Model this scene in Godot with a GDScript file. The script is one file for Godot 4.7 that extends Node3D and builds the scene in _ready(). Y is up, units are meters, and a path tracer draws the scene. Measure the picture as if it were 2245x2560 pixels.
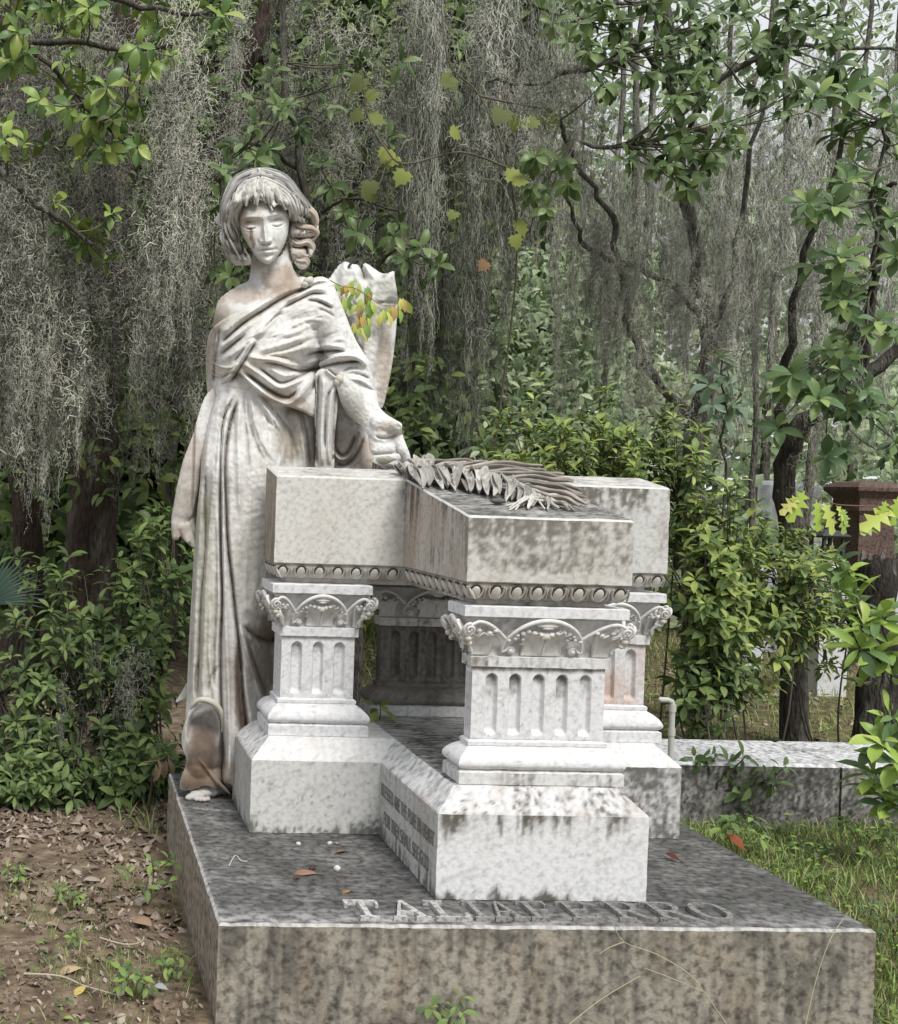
extends Node3D
# A weeping marble figure beside a cross-shaped marble tomb, in a wood hung with moss.
const GY := 0.235            # height of the top of the base slab above the ground
const FL := 2773.86          # focal length in pixels of a 2245 x 2560 picture
const CX := 341.68
const CY := 1249.18
const ROLL := 0.032
const YAW := 0.0564
const PITCH := 0.0089
const EYE := 0.9881          # eye height above the slab top
var CAM := Vector3(0, EYE + GY, 0)
var M := {}
var rng := RandomNumberGenerator.new()
var NL := FastNoiseLite.new()
var NF := FastNoiseLite.new()
var NS := FastNoiseLite.new()
var NW := FastNoiseLite.new()


func _ready() -> void:
	rng.seed = 7
	camera_and_light()
	noises()
	materials()
	ground()
	monument()
	statue()
	woods()
	stones_behind()
	trees()
	shrubs()
	moss()
	ground_cover()
	small_things()


func camera_and_light() -> void:
	var cam := Camera3D.new()
	cam.name = "camera"
	add_child(cam)
	cam.position = CAM
	cam.rotation_order = EULER_ORDER_YXZ
	cam.rotation = Vector3(-PITCH, -YAW, ROLL)
	var near := 0.1
	cam.keep_aspect = Camera3D.KEEP_HEIGHT
	cam.set_frustum(2560.0 / FL * near, Vector2((1122.5 - CX) / FL, -(1280.0 - CY) / FL) * near, near, 900.0)
	cam.current = true
	var we := WorldEnvironment.new()
	we.name = "world_environment"
	add_child(we)
	var env := Environment.new()
	env.background_mode = Environment.BG_SKY
	var sm := ProceduralSkyMaterial.new()
	sm.sky_top_color = Color(0.85, 0.865, 0.885)
	sm.sky_horizon_color = Color(0.91, 0.92, 0.92)
	sm.sky_curve = 0.2
	sm.ground_bottom_color = Color(0.22, 0.22, 0.19)
	sm.ground_horizon_color = Color(0.4, 0.41, 0.38)
	sm.sun_angle_max = 1.0
	var sky := Sky.new()
	sky.sky_material = sm
	env.sky = sky
	env.background_energy_multiplier = 0.75
	env.tonemap_mode = Environment.TONE_MAPPER_LINEAR
	env.tonemap_exposure = 1.5
	env.sdfgi_enabled = true
	env.ssao_enabled = true
	env.ssil_enabled = true
	we.environment = env
	var sun := DirectionalLight3D.new()
	sun.name = "sun"
	add_child(sun)
	sun.light_energy = 0.68
	sun.light_angular_distance = 22.0
	sun.light_color = Color(1.0, 0.985, 0.96)
	sun.shadow_enabled = true
	sun.look_at_from_position(Vector3(1.3, 6.0, 4.4), Vector3(0, 0, 0))


# ---------------------------------------------------------------- helpers
class MB:
	var v := PackedVector3Array()
	var n := PackedVector3Array()
	var c := PackedColorArray()
	var uv := PackedVector2Array()
	var ix := PackedInt32Array()
	var use_c := true

	func add(p: Vector3, nn: Vector3, col := Color.WHITE, t := Vector2.ZERO) -> int:
		v.append(p)
		n.append(nn)
		c.append(col)
		uv.append(t)
		return v.size() - 1

	func tri(a: int, b: int, d: int) -> void:   # counter-clockwise seen from outside
		ix.append(a)
		ix.append(d)
		ix.append(b)

	func quad(a: int, b: int, d: int, e: int) -> void:
		tri(a, b, d)
		tri(a, d, e)

	func face(p0: Vector3, p1: Vector3, p2: Vector3, p3: Vector3, col := Color.WHITE) -> void:
		var nn := (p1 - p0).cross(p2 - p0).normalized()
		var a := add(p0, nn, col, Vector2(0, 0))
		var b := add(p1, nn, col, Vector2(1, 0))
		var d := add(p2, nn, col, Vector2(1, 1))
		var e := add(p3, nn, col, Vector2(0, 1))
		quad(a, b, d, e)

	func tri3(p0: Vector3, p1: Vector3, p2: Vector3, col := Color.WHITE) -> void:
		var nn := (p1 - p0).cross(p2 - p0).normalized()
		tri(add(p0, nn, col), add(p1, nn, col), add(p2, nn, col))

	func box(lo: Vector3, hi: Vector3, col := Color.WHITE) -> void:
		var a := Vector3(lo.x, lo.y, hi.z)
		var b := Vector3(hi.x, lo.y, hi.z)
		var d := Vector3(hi.x, hi.y, hi.z)
		var e := Vector3(lo.x, hi.y, hi.z)
		var f := Vector3(lo.x, lo.y, lo.z)
		var g := Vector3(hi.x, lo.y, lo.z)
		var h := Vector3(hi.x, hi.y, lo.z)
		var i := Vector3(lo.x, hi.y, lo.z)
		face(a, b, d, e, col)
		face(g, f, i, h, col)
		face(b, g, h, d, col)
		face(f, a, e, i, col)
		face(e, d, h, i, col)
		face(f, g, b, a, col)

	func smooth() -> void:      # normals from the shared corners
		for i in n.size():
			n[i] = Vector3.ZERO
		for k in range(0, ix.size(), 3):
			var a := ix[k]
			var b := ix[k + 2]
			var d := ix[k + 1]
			var q := (v[b] - v[a]).cross(v[d] - v[a])
			n[a] += q
			n[b] += q
			n[d] += q
		for i in n.size():
			n[i] = n[i].normalized()

	func tube(path: PackedVector3Array, radii: PackedFloat32Array, sides := 8, col := Color.WHITE, cap := true) -> void:
		var up := Vector3(0.13, 0.97, 0.21).normalized()
		var first := v.size()
		var m := path.size()
		var along := 0.0
		var prev := Vector3.ZERO
		for i in m:
			var t := (path[mini(i + 1, m - 1)] - path[maxi(i - 1, 0)]).normalized()
			var s := t.cross(up)
			if prev != Vector3.ZERO:
				s = prev - t * prev.dot(t)
			if s.length() < 0.01:
				s = t.cross(Vector3(1, 0.1, 0))
			s = s.normalized()
			prev = s
			var w := t.cross(s)
			if i > 0:
				along += path[i].distance_to(path[i - 1])
			for k in sides:
				var a := TAU * k / sides
				var d := s * cos(a) + w * sin(a)
				add(path[i] + d * radii[i], d, col, Vector2(float(k) / sides, along))
		for i in m - 1:
			for k in sides:
				var a := first + i * sides + k
				var b := first + i * sides + (k + 1) % sides
				quad(a, b, b + sides, a + sides)
		if cap:
			for e in 2:
				var i := 0 if e == 0 else m - 1
				var t := (path[1] - path[0]).normalized() * -1.0 if e == 0 else (path[m - 1] - path[m - 2]).normalized()
				var o := add(path[i] + t * radii[i] * 0.5, t, col)
				for k in sides:
					var a := first + i * sides + k
					var b := first + i * sides + (k + 1) % sides
					if e == 0:
						tri(o, b, a)
					else:
						tri(o, a, b)

	func blob(o: Vector3, r: Vector3, basis := Basis.IDENTITY, col := Color.WHITE, nu := 10, nv := 7) -> void:
		var first := v.size()
		for j in nv + 1:
			var b := PI * j / nv - PI / 2
			for i in nu + 1:
				var a := TAU * i / nu
				var d := Vector3(cos(b) * cos(a), sin(b), -cos(b) * sin(a))
				add(o + basis * (d * r), (basis * (d / r)).normalized(), col)
		for j in nv:
			for i in nu:
				var a := first + j * (nu + 1) + i
				quad(a, a + 1, a + nu + 2, a + nu + 1)

	func mesh(mat: Material = null) -> ArrayMesh:
		var arr := []
		arr.resize(Mesh.ARRAY_MAX)
		arr[Mesh.ARRAY_VERTEX] = v
		arr[Mesh.ARRAY_NORMAL] = n
		if use_c:
			arr[Mesh.ARRAY_COLOR] = c
		arr[Mesh.ARRAY_TEX_UV] = uv
		arr[Mesh.ARRAY_INDEX] = ix
		var m := ArrayMesh.new()
		m.add_surface_from_arrays(Mesh.PRIMITIVE_TRIANGLES, arr)
		if mat:
			m.surface_set_material(0, mat)
		return m


# a stain profile of a stone face
class SP:
	var clean := Color(0.66, 0.66, 0.67)
	var dark := Color(0.10, 0.098, 0.09)
	var warm := Color(0.36, 0.27, 0.2)
	var b := -0.2
	var big := 0.5
	var fine := 0.5
	var streak := 0.0
	var top := 0.0
	var bot := 0.0
	var w := -0.1
	var wn := 0.5
	var pits := 0.3
	var y0 := 0.0
	var y1 := 1.0

	func _init(d := {}) -> void:
		for k in d:
			set(k, d[k])


func noises() -> void:
	for q in [[NL, 11, 3], [NF, 12, 4], [NS, 13, 3], [NW, 14, 2]]:
		q[0].noise_type = FastNoiseLite.TYPE_SIMPLEX_SMOOTH
		q[0].seed = q[1]
		q[0].frequency = 1.0
		q[0].fractal_type = FastNoiseLite.FRACTAL_FBM
		q[0].fractal_octaves = q[2]


func stone(p: Vector3, nn: Vector3, s: SP) -> Color:
	var t := (p.y - s.y0) / (s.y1 - s.y0)
	var patch_ := NL.get_noise_3d(p.x * 5.5, p.y * 4.0, p.z * 5.5)
	var grain := NF.get_noise_3d(p.x * 52.0, p.y * 44.0, p.z * 52.0)
	var d := s.b + s.big * patch_
	var drip := 0.0
	if absf(nn.y) < 0.8:
		drip = NS.get_noise_3d(p.x * 40.0, p.y * 3.6, p.z * 40.0)
		d += s.streak * drip
		var ledge := 0.75 + 1.5 * NL.get_noise_3d(p.x * 9.0, 4.0, p.z * 9.0) + 1.1 * drip
		d += s.top * smoothstep(0.5, 1.05, t) * (ledge if s.top > 0 else 1.0)
		d += s.bot * smoothstep(0.26 + 0.3 * NL.get_noise_3d(p.x * 12.0, 8.0, p.z * 12.0), -0.03, t) * (ledge if s.bot > 0 else 1.0)
	else:
		d += s.streak * (NS.get_noise_3d(p.x * 9.0, 3.0, p.z * 60.0) * 0.7 + 0.5 * NS.get_noise_3d(p.x * 22.0, 5.0, p.z * 100.0))
	d += s.fine * grain * (0.35 + 0.9 * clampf(d + 0.35, 0.0, 1.0))
	var k := smoothstep(-0.12, 1.0, d)
	var wv := clampf(s.w + s.wn * NW.get_noise_3d(p.x * 7.0, p.y * 3.0, p.z * 7.0 + 9.0), 0.0, 1.0)
	var c := s.clean.lerp(s.warm, wv)
	# faint slanting veins and sparse grey pits of the marble itself
	var q := NW.get_noise_3d(p.x * 2.4 + p.y * 3.0 + 0.5 * patch_, p.y * 11.0 - p.x * 7.0, p.z * 4.0)
	c = c.lerp(c * 0.72, smoothstep(0.07, 0.0, absf(q)) * 0.6)
	c = c.lerp(Color(0.24, 0.24, 0.235), smoothstep(0.36, 0.52, NF.get_noise_3d(p.x * 38.0 + 9.0, p.y * 38.0, p.z * 38.0)) * s.pits)
	return c.lerp(s.dark, k)


# a point of the place from where it stands in the 2245 x 2560 picture and how deep it lies
func at(u: float, v: float, z: float) -> Vector3:
	var du := u - CX
	var dv := v - CY
	var a := (cos(ROLL) * du + sin(ROLL) * dv) / FL
	var b := -(-sin(ROLL) * du + cos(ROLL) * dv) / FL
	var y := cos(PITCH) * b - sin(PITCH)
	var zz := sin(PITCH) * b + cos(PITCH)
	var x := cos(YAW) * a + sin(YAW) * zz
	var w := -sin(YAW) * a + cos(YAW) * zz
	return Vector3(x * z / w, EYE + GY + y * z / w, -z)


# the same, on the ground or at another height
func on(u: float, v: float, y := 0.0) -> Vector3:
	var r := at(u, v, 1.0) - CAM
	return CAM + r * ((y - CAM.y) / r.y)


var taken := {}


func numbered(called: String) -> String:
	if not taken.has(called):
		taken[called] = 0
		return called
	taken[called] += 1
	return "%s_%03d" % [called, taken[called]]


func tag(o: Node3D, label: String, category := "", group := "", kind := "") -> Node3D:
	if label:
		o.set_meta("label", label)
	if category:
		o.set_meta("category", category)
	if group:
		o.set_meta("group", group)
	if kind:
		o.set_meta("kind", kind)
	return o


func thing(called: String, where: Vector3, label: String, category: String, group := "") -> Node3D:
	var o := Node3D.new()
	o.name = numbered(called)
	add_child(o)
	o.position = where
	tag(o, label, category, group)
	return o


# world-space mesh under a parent that may stand anywhere
func part(called: String, mesh: Mesh, parent: Node3D = null, mat: Material = null) -> MeshInstance3D:
	var o := MeshInstance3D.new()
	o.mesh = mesh
	if mat:
		o.material_override = mat
	var p: Node3D = parent if parent else self
	o.name = numbered(called) if p == self else called
	p.add_child(o, true)
	o.transform = world_of(p).affine_inverse()
	return o


func world_of(p: Node3D) -> Transform3D:
	var t := Transform3D.IDENTITY
	var q: Node = p
	while q != self and q is Node3D:
		t = (q as Node3D).transform * t
		q = q.get_parent()
	return t


# a mesh placed by a transform given in the world
func placed(called: String, mesh: Mesh, t: Transform3D, parent: Node3D = null, mat: Material = null) -> MeshInstance3D:
	var o := part(called, mesh, parent, mat)
	o.transform = o.transform * t
	return o


func many(called: String, mesh: Mesh, where: Array, tints: Array, parent: Node3D = null) -> MultiMeshInstance3D:
	var mm := MultiMesh.new()
	mm.transform_format = MultiMesh.TRANSFORM_3D
	mm.use_colors = true
	mm.mesh = mesh
	mm.instance_count = where.size()
	for i in where.size():
		mm.set_instance_transform(i, where[i])
		mm.set_instance_color(i, tints[i])
	var o := MultiMeshInstance3D.new()
	o.multimesh = mm
	var p: Node3D = parent if parent else self
	o.name = numbered(called) if p == self else called
	p.add_child(o, true)
	o.transform = world_of(p).affine_inverse()
	o.set_meta("kind", "stuff")
	return o


func ramp(stops: Array) -> Gradient:
	var g := Gradient.new()
	var o := PackedFloat32Array()
	var c := PackedColorArray()
	for s in stops:
		o.append(s[0])
		c.append(s[1])
	g.offsets = o
	g.colors = c
	return g


func noise_tex(size: int, freq: float, oct: int, sd: int, stops: Array, kind := FastNoiseLite.TYPE_SIMPLEX_SMOOTH) -> NoiseTexture2D:
	var f := FastNoiseLite.new()
	f.noise_type = kind
	f.seed = sd
	f.frequency = freq
	f.fractal_octaves = oct
	var t := NoiseTexture2D.new()
	t.width = size
	t.height = size
	t.seamless = true
	t.noise = f
	t.generate_mipmaps = false
	if stops.size():
		t.color_ramp = ramp(stops)
	return t


func grey(x: float) -> Color:
	return Color(x, x, x)


func srgb(r: float, g: float, b: float) -> Color:
	return Color(r, g, b).linear_to_srgb()


func mat(col: Color, rough := 0.8, vcol := true) -> StandardMaterial3D:
	var m := StandardMaterial3D.new()
	m.albedo_color = col.linear_to_srgb()
	m.roughness = rough
	m.metallic_specular = 0.4
	m.vertex_color_use_as_albedo = vcol
	m.cull_mode = BaseMaterial3D.CULL_DISABLED
	return m


func materials() -> void:
	var st := mat(Color.WHITE, 0.75)
	st.albedo_texture = noise_tex(1024, 0.02, 7, 3, [[0.0, grey(0.84)], [0.35, grey(0.95)], [0.6, grey(1.0)], [1.0, grey(1.0)]])
	st.uv1_triplanar = true
	st.uv1_world_triplanar = true
	st.uv1_scale = Vector3.ONE * 2.2
	st.heightmap_enabled = true
	st.heightmap_texture = noise_tex(512, 0.06, 5, 5, [])
	st.heightmap_scale = 0.06
	M.stone = st
	var rough := st.duplicate()
	rough.albedo_texture = noise_tex(1024, 0.014, 7, 8, [[0.0, grey(0.5)], [0.35, grey(0.82)], [0.55, grey(0.97)], [0.8, grey(1.0)], [1.0, grey(1.0)]])
	rough.heightmap_scale = 0.12
	rough.roughness = 0.85
	M.rough = rough
	var dirt := mat(Color.WHITE, 0.95)
	dirt.albedo_texture = noise_tex(1024, 0.012, 6, 21, [[0.0, Color(0.3, 0.265, 0.23)], [0.4, Color(0.5, 0.45, 0.39)], [0.6, Color(0.56, 0.51, 0.45)], [1.0, Color(0.7, 0.65, 0.57)]])
	dirt.uv1_triplanar = true
	dirt.uv1_world_triplanar = true
	dirt.uv1_scale = Vector3.ONE * 0.8
	dirt.heightmap_enabled = true
	dirt.heightmap_texture = noise_tex(512, 0.05, 5, 22, [])
	dirt.heightmap_scale = 1.2
	M.dirt = dirt
	var bark := mat(Color.WHITE, 0.95)
	bark.albedo_texture = noise_tex(512, 0.02, 5, 31, [[0.0, grey(0.45)], [0.4, grey(0.75)], [0.6, grey(1.0)], [1.0, grey(0.8)]])
	bark.uv1_triplanar = true
	bark.uv1_world_triplanar = true
	bark.uv1_scale = Vector3(4, 0.9, 4)
	bark.heightmap_enabled = true
	bark.heightmap_texture = noise_tex(512, 0.03, 5, 33, [])
	bark.heightmap_scale = 1.5
	M.bark = bark
	M.plain = mat(Color.WHITE, 0.7)
	var leaf := mat(Color.WHITE, 0.42)
	leaf.metallic_specular = 0.32
	leaf.backlight_enabled = true
	leaf.backlight = Color(0.35, 0.4, 0.2)
	M.leaf = leaf
	var mo := mat(Color.WHITE, 1.0)
	mo.metallic_specular = 0.2
	M.moss = mo


# ---------------------------------------------------------------- ground
func ground_height(x: float, z: float) -> float:
	return 0.02 * NL.get_noise_2d(x * 0.6, z * 0.6) - 0.012


func ground() -> void:
	var mb := MB.new()
	var xs := PackedFloat32Array()
	var zs := PackedFloat32Array()
	for i in 141:
		var t := (i - 70) / 70.0
		xs.append(signf(t) * (absf(t) * 6.0 + pow(absf(t), 5.0) * 394.0) + 1.0)
		var q := i / 140.0
		zs.append(6.0 - q * 16.0 - pow(q, 6.0) * 390.0)
	for z in zs:
		for x in xs:
			var p := Vector3(x, ground_height(x, z), z)
			# bare trodden soil to the left, grassy soil to the right
			var g := smoothstep(0.6, 2.2, x + 0.5 * NL.get_noise_2d(x * 2.0, z * 2.0))
			var col := Color(0.74, 0.7, 0.65).lerp(Color(0.5, 0.58, 0.34), g)
			col = col.lerp(Color(0.6, 0.54, 0.47), clampf(NW.get_noise_2d(x * 1.5, z * 1.5) + 0.2, 0, 1))
			mb.add(p, Vector3.UP, col)
	var w := xs.size()
	for j in zs.size() - 1:
		for i in w - 1:
			var a := j * w + i
			mb.quad(a, a + 1, a + w + 1, a + w)
	mb.smooth()
	tag(part("ground", mb.mesh(M.dirt)), "brown soil with leaf litter and patches of grass around the tomb", "ground", "", "structure")


# ---------------------------------------------------------------- monument
# outline of a cross: half width, half depth of the arms, reach left, front, right, back, all drawn in by d
func cross(c: Array, d: float) -> PackedVector2Array:
	var w: float = c[0] - d
	var v: float = c[1] - d
	var l: float = c[2] - d
	var f: float = c[3] - d
	var q: float = c[4] - d
	var b: float = c[5] - d
	return PackedVector2Array([Vector2(-w, -f), Vector2(w, -f), Vector2(w, -v), Vector2(q, -v), Vector2(q, v), Vector2(w, v), Vector2(w, b), Vector2(-w, b), Vector2(-w, v), Vector2(-l, v), Vector2(-l, -v), Vector2(-w, -v)])


func rect(hx: float, hz: float, d: float) -> PackedVector2Array:
	return PackedVector2Array([Vector2(-hx + d, -hz + d), Vector2(hx - d, -hz + d), Vector2(hx - d, hz - d), Vector2(-hx + d, hz - d)])


# one face between two edges, as a grid with stains
func patch(mb: MB, a: Vector3, b: Vector3, d: Vector3, e: Vector3, s: SP, step := 0.008) -> void:
	var nn := (b - a).cross(e - a)
	if nn.length() < 1e-12:
		nn = (b - d).cross(e - d) * -1.0
	nn = nn.normalized()
	var nu := clampi(int(ceil(maxf(a.distance_to(b), e.distance_to(d)) / step)), 1, 400)
	var nv := clampi(int(ceil(maxf(a.distance_to(e), b.distance_to(d)) / step)), 1, 400)
	var first := mb.v.size()
	for j in nv + 1:
		var t := float(j) / nv
		var l := a.lerp(e, t)
		var r := b.lerp(d, t)
		for i in nu + 1:
			var p := l.lerp(r, float(i) / nu)
			mb.add(p, nn, stone(p, nn, s))
	for j in nv:
		for i in nu:
			var q := first + j * (nu + 1) + i
			mb.quad(q, q + 1, q + nu + 2, q + nu + 1)


# a stack of outlines joined into walls; rings = [[outline, y], ...] going up; sps = one stain profile or one per edge
func walls(mb: MB, rings: Array, o: Vector3, sps: Array, step := 0.008, slope := 0.0) -> void:
	for k in rings.size() - 1:
		var lo: PackedVector2Array = rings[k][0]
		var hi: PackedVector2Array = rings[k + 1][0]
		for i in lo.size():
			var j := (i + 1) % lo.size()
			var y0: float = rings[k][1]
			var y1: float = rings[k + 1][1]
			var ya := y1
			var yb := y1
			if slope != 0.0 and k == rings.size() - 2:
				ya = y1 + slope * hi[i].y
				yb = y1 + slope * hi[j].y
			patch(mb, o + Vector3(lo[i].x, y0, -lo[i].y), o + Vector3(lo[j].x, y0, -lo[j].y), o + Vector3(hi[j].x, yb, -hi[j].y), o + Vector3(hi[i].x, ya, -hi[i].y), sps[i % sps.size()], step)


# worn stone: every corner shifted a little, so that edges are not ruled
func worn(mb: MB, amount: float) -> MB:
	for i in mb.v.size():
		var p := mb.v[i]
		var k := amount * (1.0 + 1.6 * maxf(0.0, NL.get_noise_3d(p.x * 8.0, p.y * 8.0, p.z * 8.0 + 40.0)))
		mb.v[i] = p + Vector3(NF.get_noise_3d(p.x * 17.0, p.y * 17.0, p.z * 17.0), NF.get_noise_3d(p.x * 17.0 + 30.0, p.y * 17.0, p.z * 17.0), NF.get_noise_3d(p.x * 17.0, p.y * 17.0 + 30.0, p.z * 17.0)) * k
	return mb


func flat(mb: MB, x0: float, x1: float, z0: float, z1: float, y: float, slope: float, o: Vector3, s: SP, step := 0.008) -> void:
	patch(mb, o + Vector3(x0, y + slope * z0, -z0), o + Vector3(x1, y + slope * z0, -z0), o + Vector3(x1, y + slope * z1, -z1), o + Vector3(x0, y + slope * z1, -z1), s, step)


func soft(pts: Array, n := 4) -> Array:      # a smooth curve through [inset, height] points
	var out := []
	for i in pts.size() - 1:
		for k in n:
			var t := float(k) / n
			var a: Array = pts[maxi(i - 1, 0)]
			var b: Array = pts[i]
			var c: Array = pts[i + 1]
			var d: Array = pts[mini(i + 2, pts.size() - 1)]
			out.append([cubic_interpolate(b[0], c[0], a[0], d[0], t), cubic_interpolate(b[1], c[1], a[1], d[1], t)])
	out.append(pts[-1])
	return out


const TC := [0.2128, 0.0908, 0.6022, 0.6329, 0.6028, 0.3775]      # the table's cross
const PC := [0.2672, 0.1754, 0.6486, 0.6894, 0.6405, 0.43]        # the plinth's cross
const PO := Vector3(1.188, GY, -3.3701)
const TO := Vector3(1.202, GY, -3.3619)
const HB := 0.7825
const HT := 1.0611
const SLOPE := 0.175


func monument() -> void:
	var o := thing("cross_tomb", Vector3(1.19, 0, -3.2), "white marble cross-shaped table tomb on fluted piers over a grey base slab", "tomb")
	# base slab
	var mb := MB.new()
	var x0 := 0.3618
	var x1 := 1.9318
	var zf := 2.5195
	var zb := 3.87
	var side := SP.new({"clean": Color(0.36, 0.335, 0.285), "dark": Color(0.15, 0.14, 0.122), "warm": Color(0.27, 0.215, 0.155), "b": 0.25, "big": 0.8, "fine": 0.28, "streak": 0.9, "w": 0.1, "wn": 0.8, "pits": 0.2, "y0": 0.0, "y1": GY, "top": 0.2})
	var sidel := SP.new({"clean": Color(0.36, 0.32, 0.27), "dark": Color(0.13, 0.11, 0.09), "warm": Color(0.28, 0.21, 0.15), "b": -0.05, "big": 0.4, "fine": 0.4, "streak": 1.0, "w": 0.3, "wn": 0.6, "y0": 0.0, "y1": GY, "top": -0.3})
	var topd := SP.new({"clean": Color(0.33, 0.33, 0.325), "dark": Color(0.105, 0.102, 0.1), "warm": Color(0.2, 0.18, 0.16), "b": 0.78, "big": 0.55, "fine": 0.22, "streak": 0.7, "w": 0.0, "wn": 0.5, "pits": 0.0})
	var bev := 0.006
	var sq := func(d: float) -> PackedVector2Array: return PackedVector2Array([Vector2(x0 + d, zf + d), Vector2(x1 - d, zf + d), Vector2(x1 - d, zb - d), Vector2(x0 + d, zb - d)])
	walls(mb, [[sq.call(0.0), -0.15], [sq.call(0.0), GY - bev]], Vector3.ZERO, [side, sidel, side, sidel], 0.007)
	var edge := SP.new({"clean": Color(0.52, 0.52, 0.5), "dark": Color(0.2, 0.2, 0.19), "b": -0.1})
	walls(mb, [[sq.call(0.0), GY - bev], [sq.call(bev), GY]], Vector3.ZERO, [edge], 0.012)
	# the top: wind-washed pale near the front edge and in one band beside the figure
	var tp := topd
	var fx := mb.v.size()
	flat(mb, x0 + bev, x1 - bev, zf + bev, zb - bev, GY, 0.0, Vector3.ZERO, tp, 0.008)
	for i in range(fx, mb.v.size()):
		var p := mb.v[i]
		var e := smoothstep(0.13, 0.0, -p.z - zf) * (0.75 - 0.35 * clampf((p.x - 0.5) / 1.2, 0, 1))
		e += 0.6 * smoothstep(0.02, 0.0, absf(-p.z - 3.42 + (p.x - 0.5) * 0.25)) * smoothstep(0.62, 0.5, p.x)
		e += smoothstep(0.03, 0.0, p.x - x0) * 0.3
		e *= clampf(0.7 + 1.6 * NS.get_noise_2d(p.x * 8.0, p.z * 30.0), 0, 1)
		mb.c[i] = mb.c[i].lerp(Color(0.5, 0.5, 0.5), clampf(e, 0, 0.85))
	var slab := part("base_slab", worn(mb, 0.0022).mesh(M.rough), o)
	lettering(slab)
	plinth(o)
	# piers
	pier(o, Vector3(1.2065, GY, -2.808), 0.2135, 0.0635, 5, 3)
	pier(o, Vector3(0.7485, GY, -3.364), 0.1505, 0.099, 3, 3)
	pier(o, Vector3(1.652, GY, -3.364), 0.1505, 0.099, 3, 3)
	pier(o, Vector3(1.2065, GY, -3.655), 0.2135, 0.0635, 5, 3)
	table(o)
	palm(o)


func lettering(slab: Node3D) -> void:
	var font := SystemFont.new()
	font.font_names = PackedStringArray(["Droid Serif"])
	font.font_weight = 400
	var m := mat(Color(0.34, 0.335, 0.32), 0.8, false)
	m.albedo_texture = M.rough.albedo_texture
	m.uv1_triplanar = true
	m.uv1_world_triplanar = true
	m.uv1_scale = Vector3.ONE * 4.0
	var word := "TALIAFERRO"
	var cols := [0.55, 0.52, 0.46, 0.3, 0.28, 0.26, 0.25, 0.25, 0.26, 0.26]
	# where each letter's middle stands along the front edge, and how wide it is
	var mids := [0.046, 0.153, 0.258, 0.332, 0.403, 0.493, 0.600, 0.729, 0.839, 0.950]
	var wide := [0.082, 0.09, 0.086, 0.036, 0.074, 0.07, 0.072, 0.09, 0.098, 0.09]
	var a := on(880, 2303, GY)
	var b := on(1855, 2309, GY)
	var top := on(881, 2260, GY)
	var h: float = absf(top.z - a.z)
	for i in word.length():
		var t := TextMesh.new()
		t.text = word[i]
		t.font = font
		t.font_size = 64
		t.pixel_size = 0.001
		t.depth = 0.02
		var bb := t.get_aabb()
		var k: float = h / bb.size.y
		var mm := m.duplicate()
		mm.albedo_color = (Color(1, 1, 0.98) * cols[i]).linear_to_srgb()
		var q := a.lerp(b, mids[i])
		var bs := Basis(Vector3(wide[i] / bb.size.x, 0, 0), Vector3(0, 0, -k), Vector3(0, 1, 0))
		var mid := bb.get_center()
		var oo := q + Vector3(0, 0.001, -h / 2) - bs * Vector3(mid.x, mid.y, 0)
		placed("raised_letter", t, Transform3D(bs, oo), slab, mm)


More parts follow.
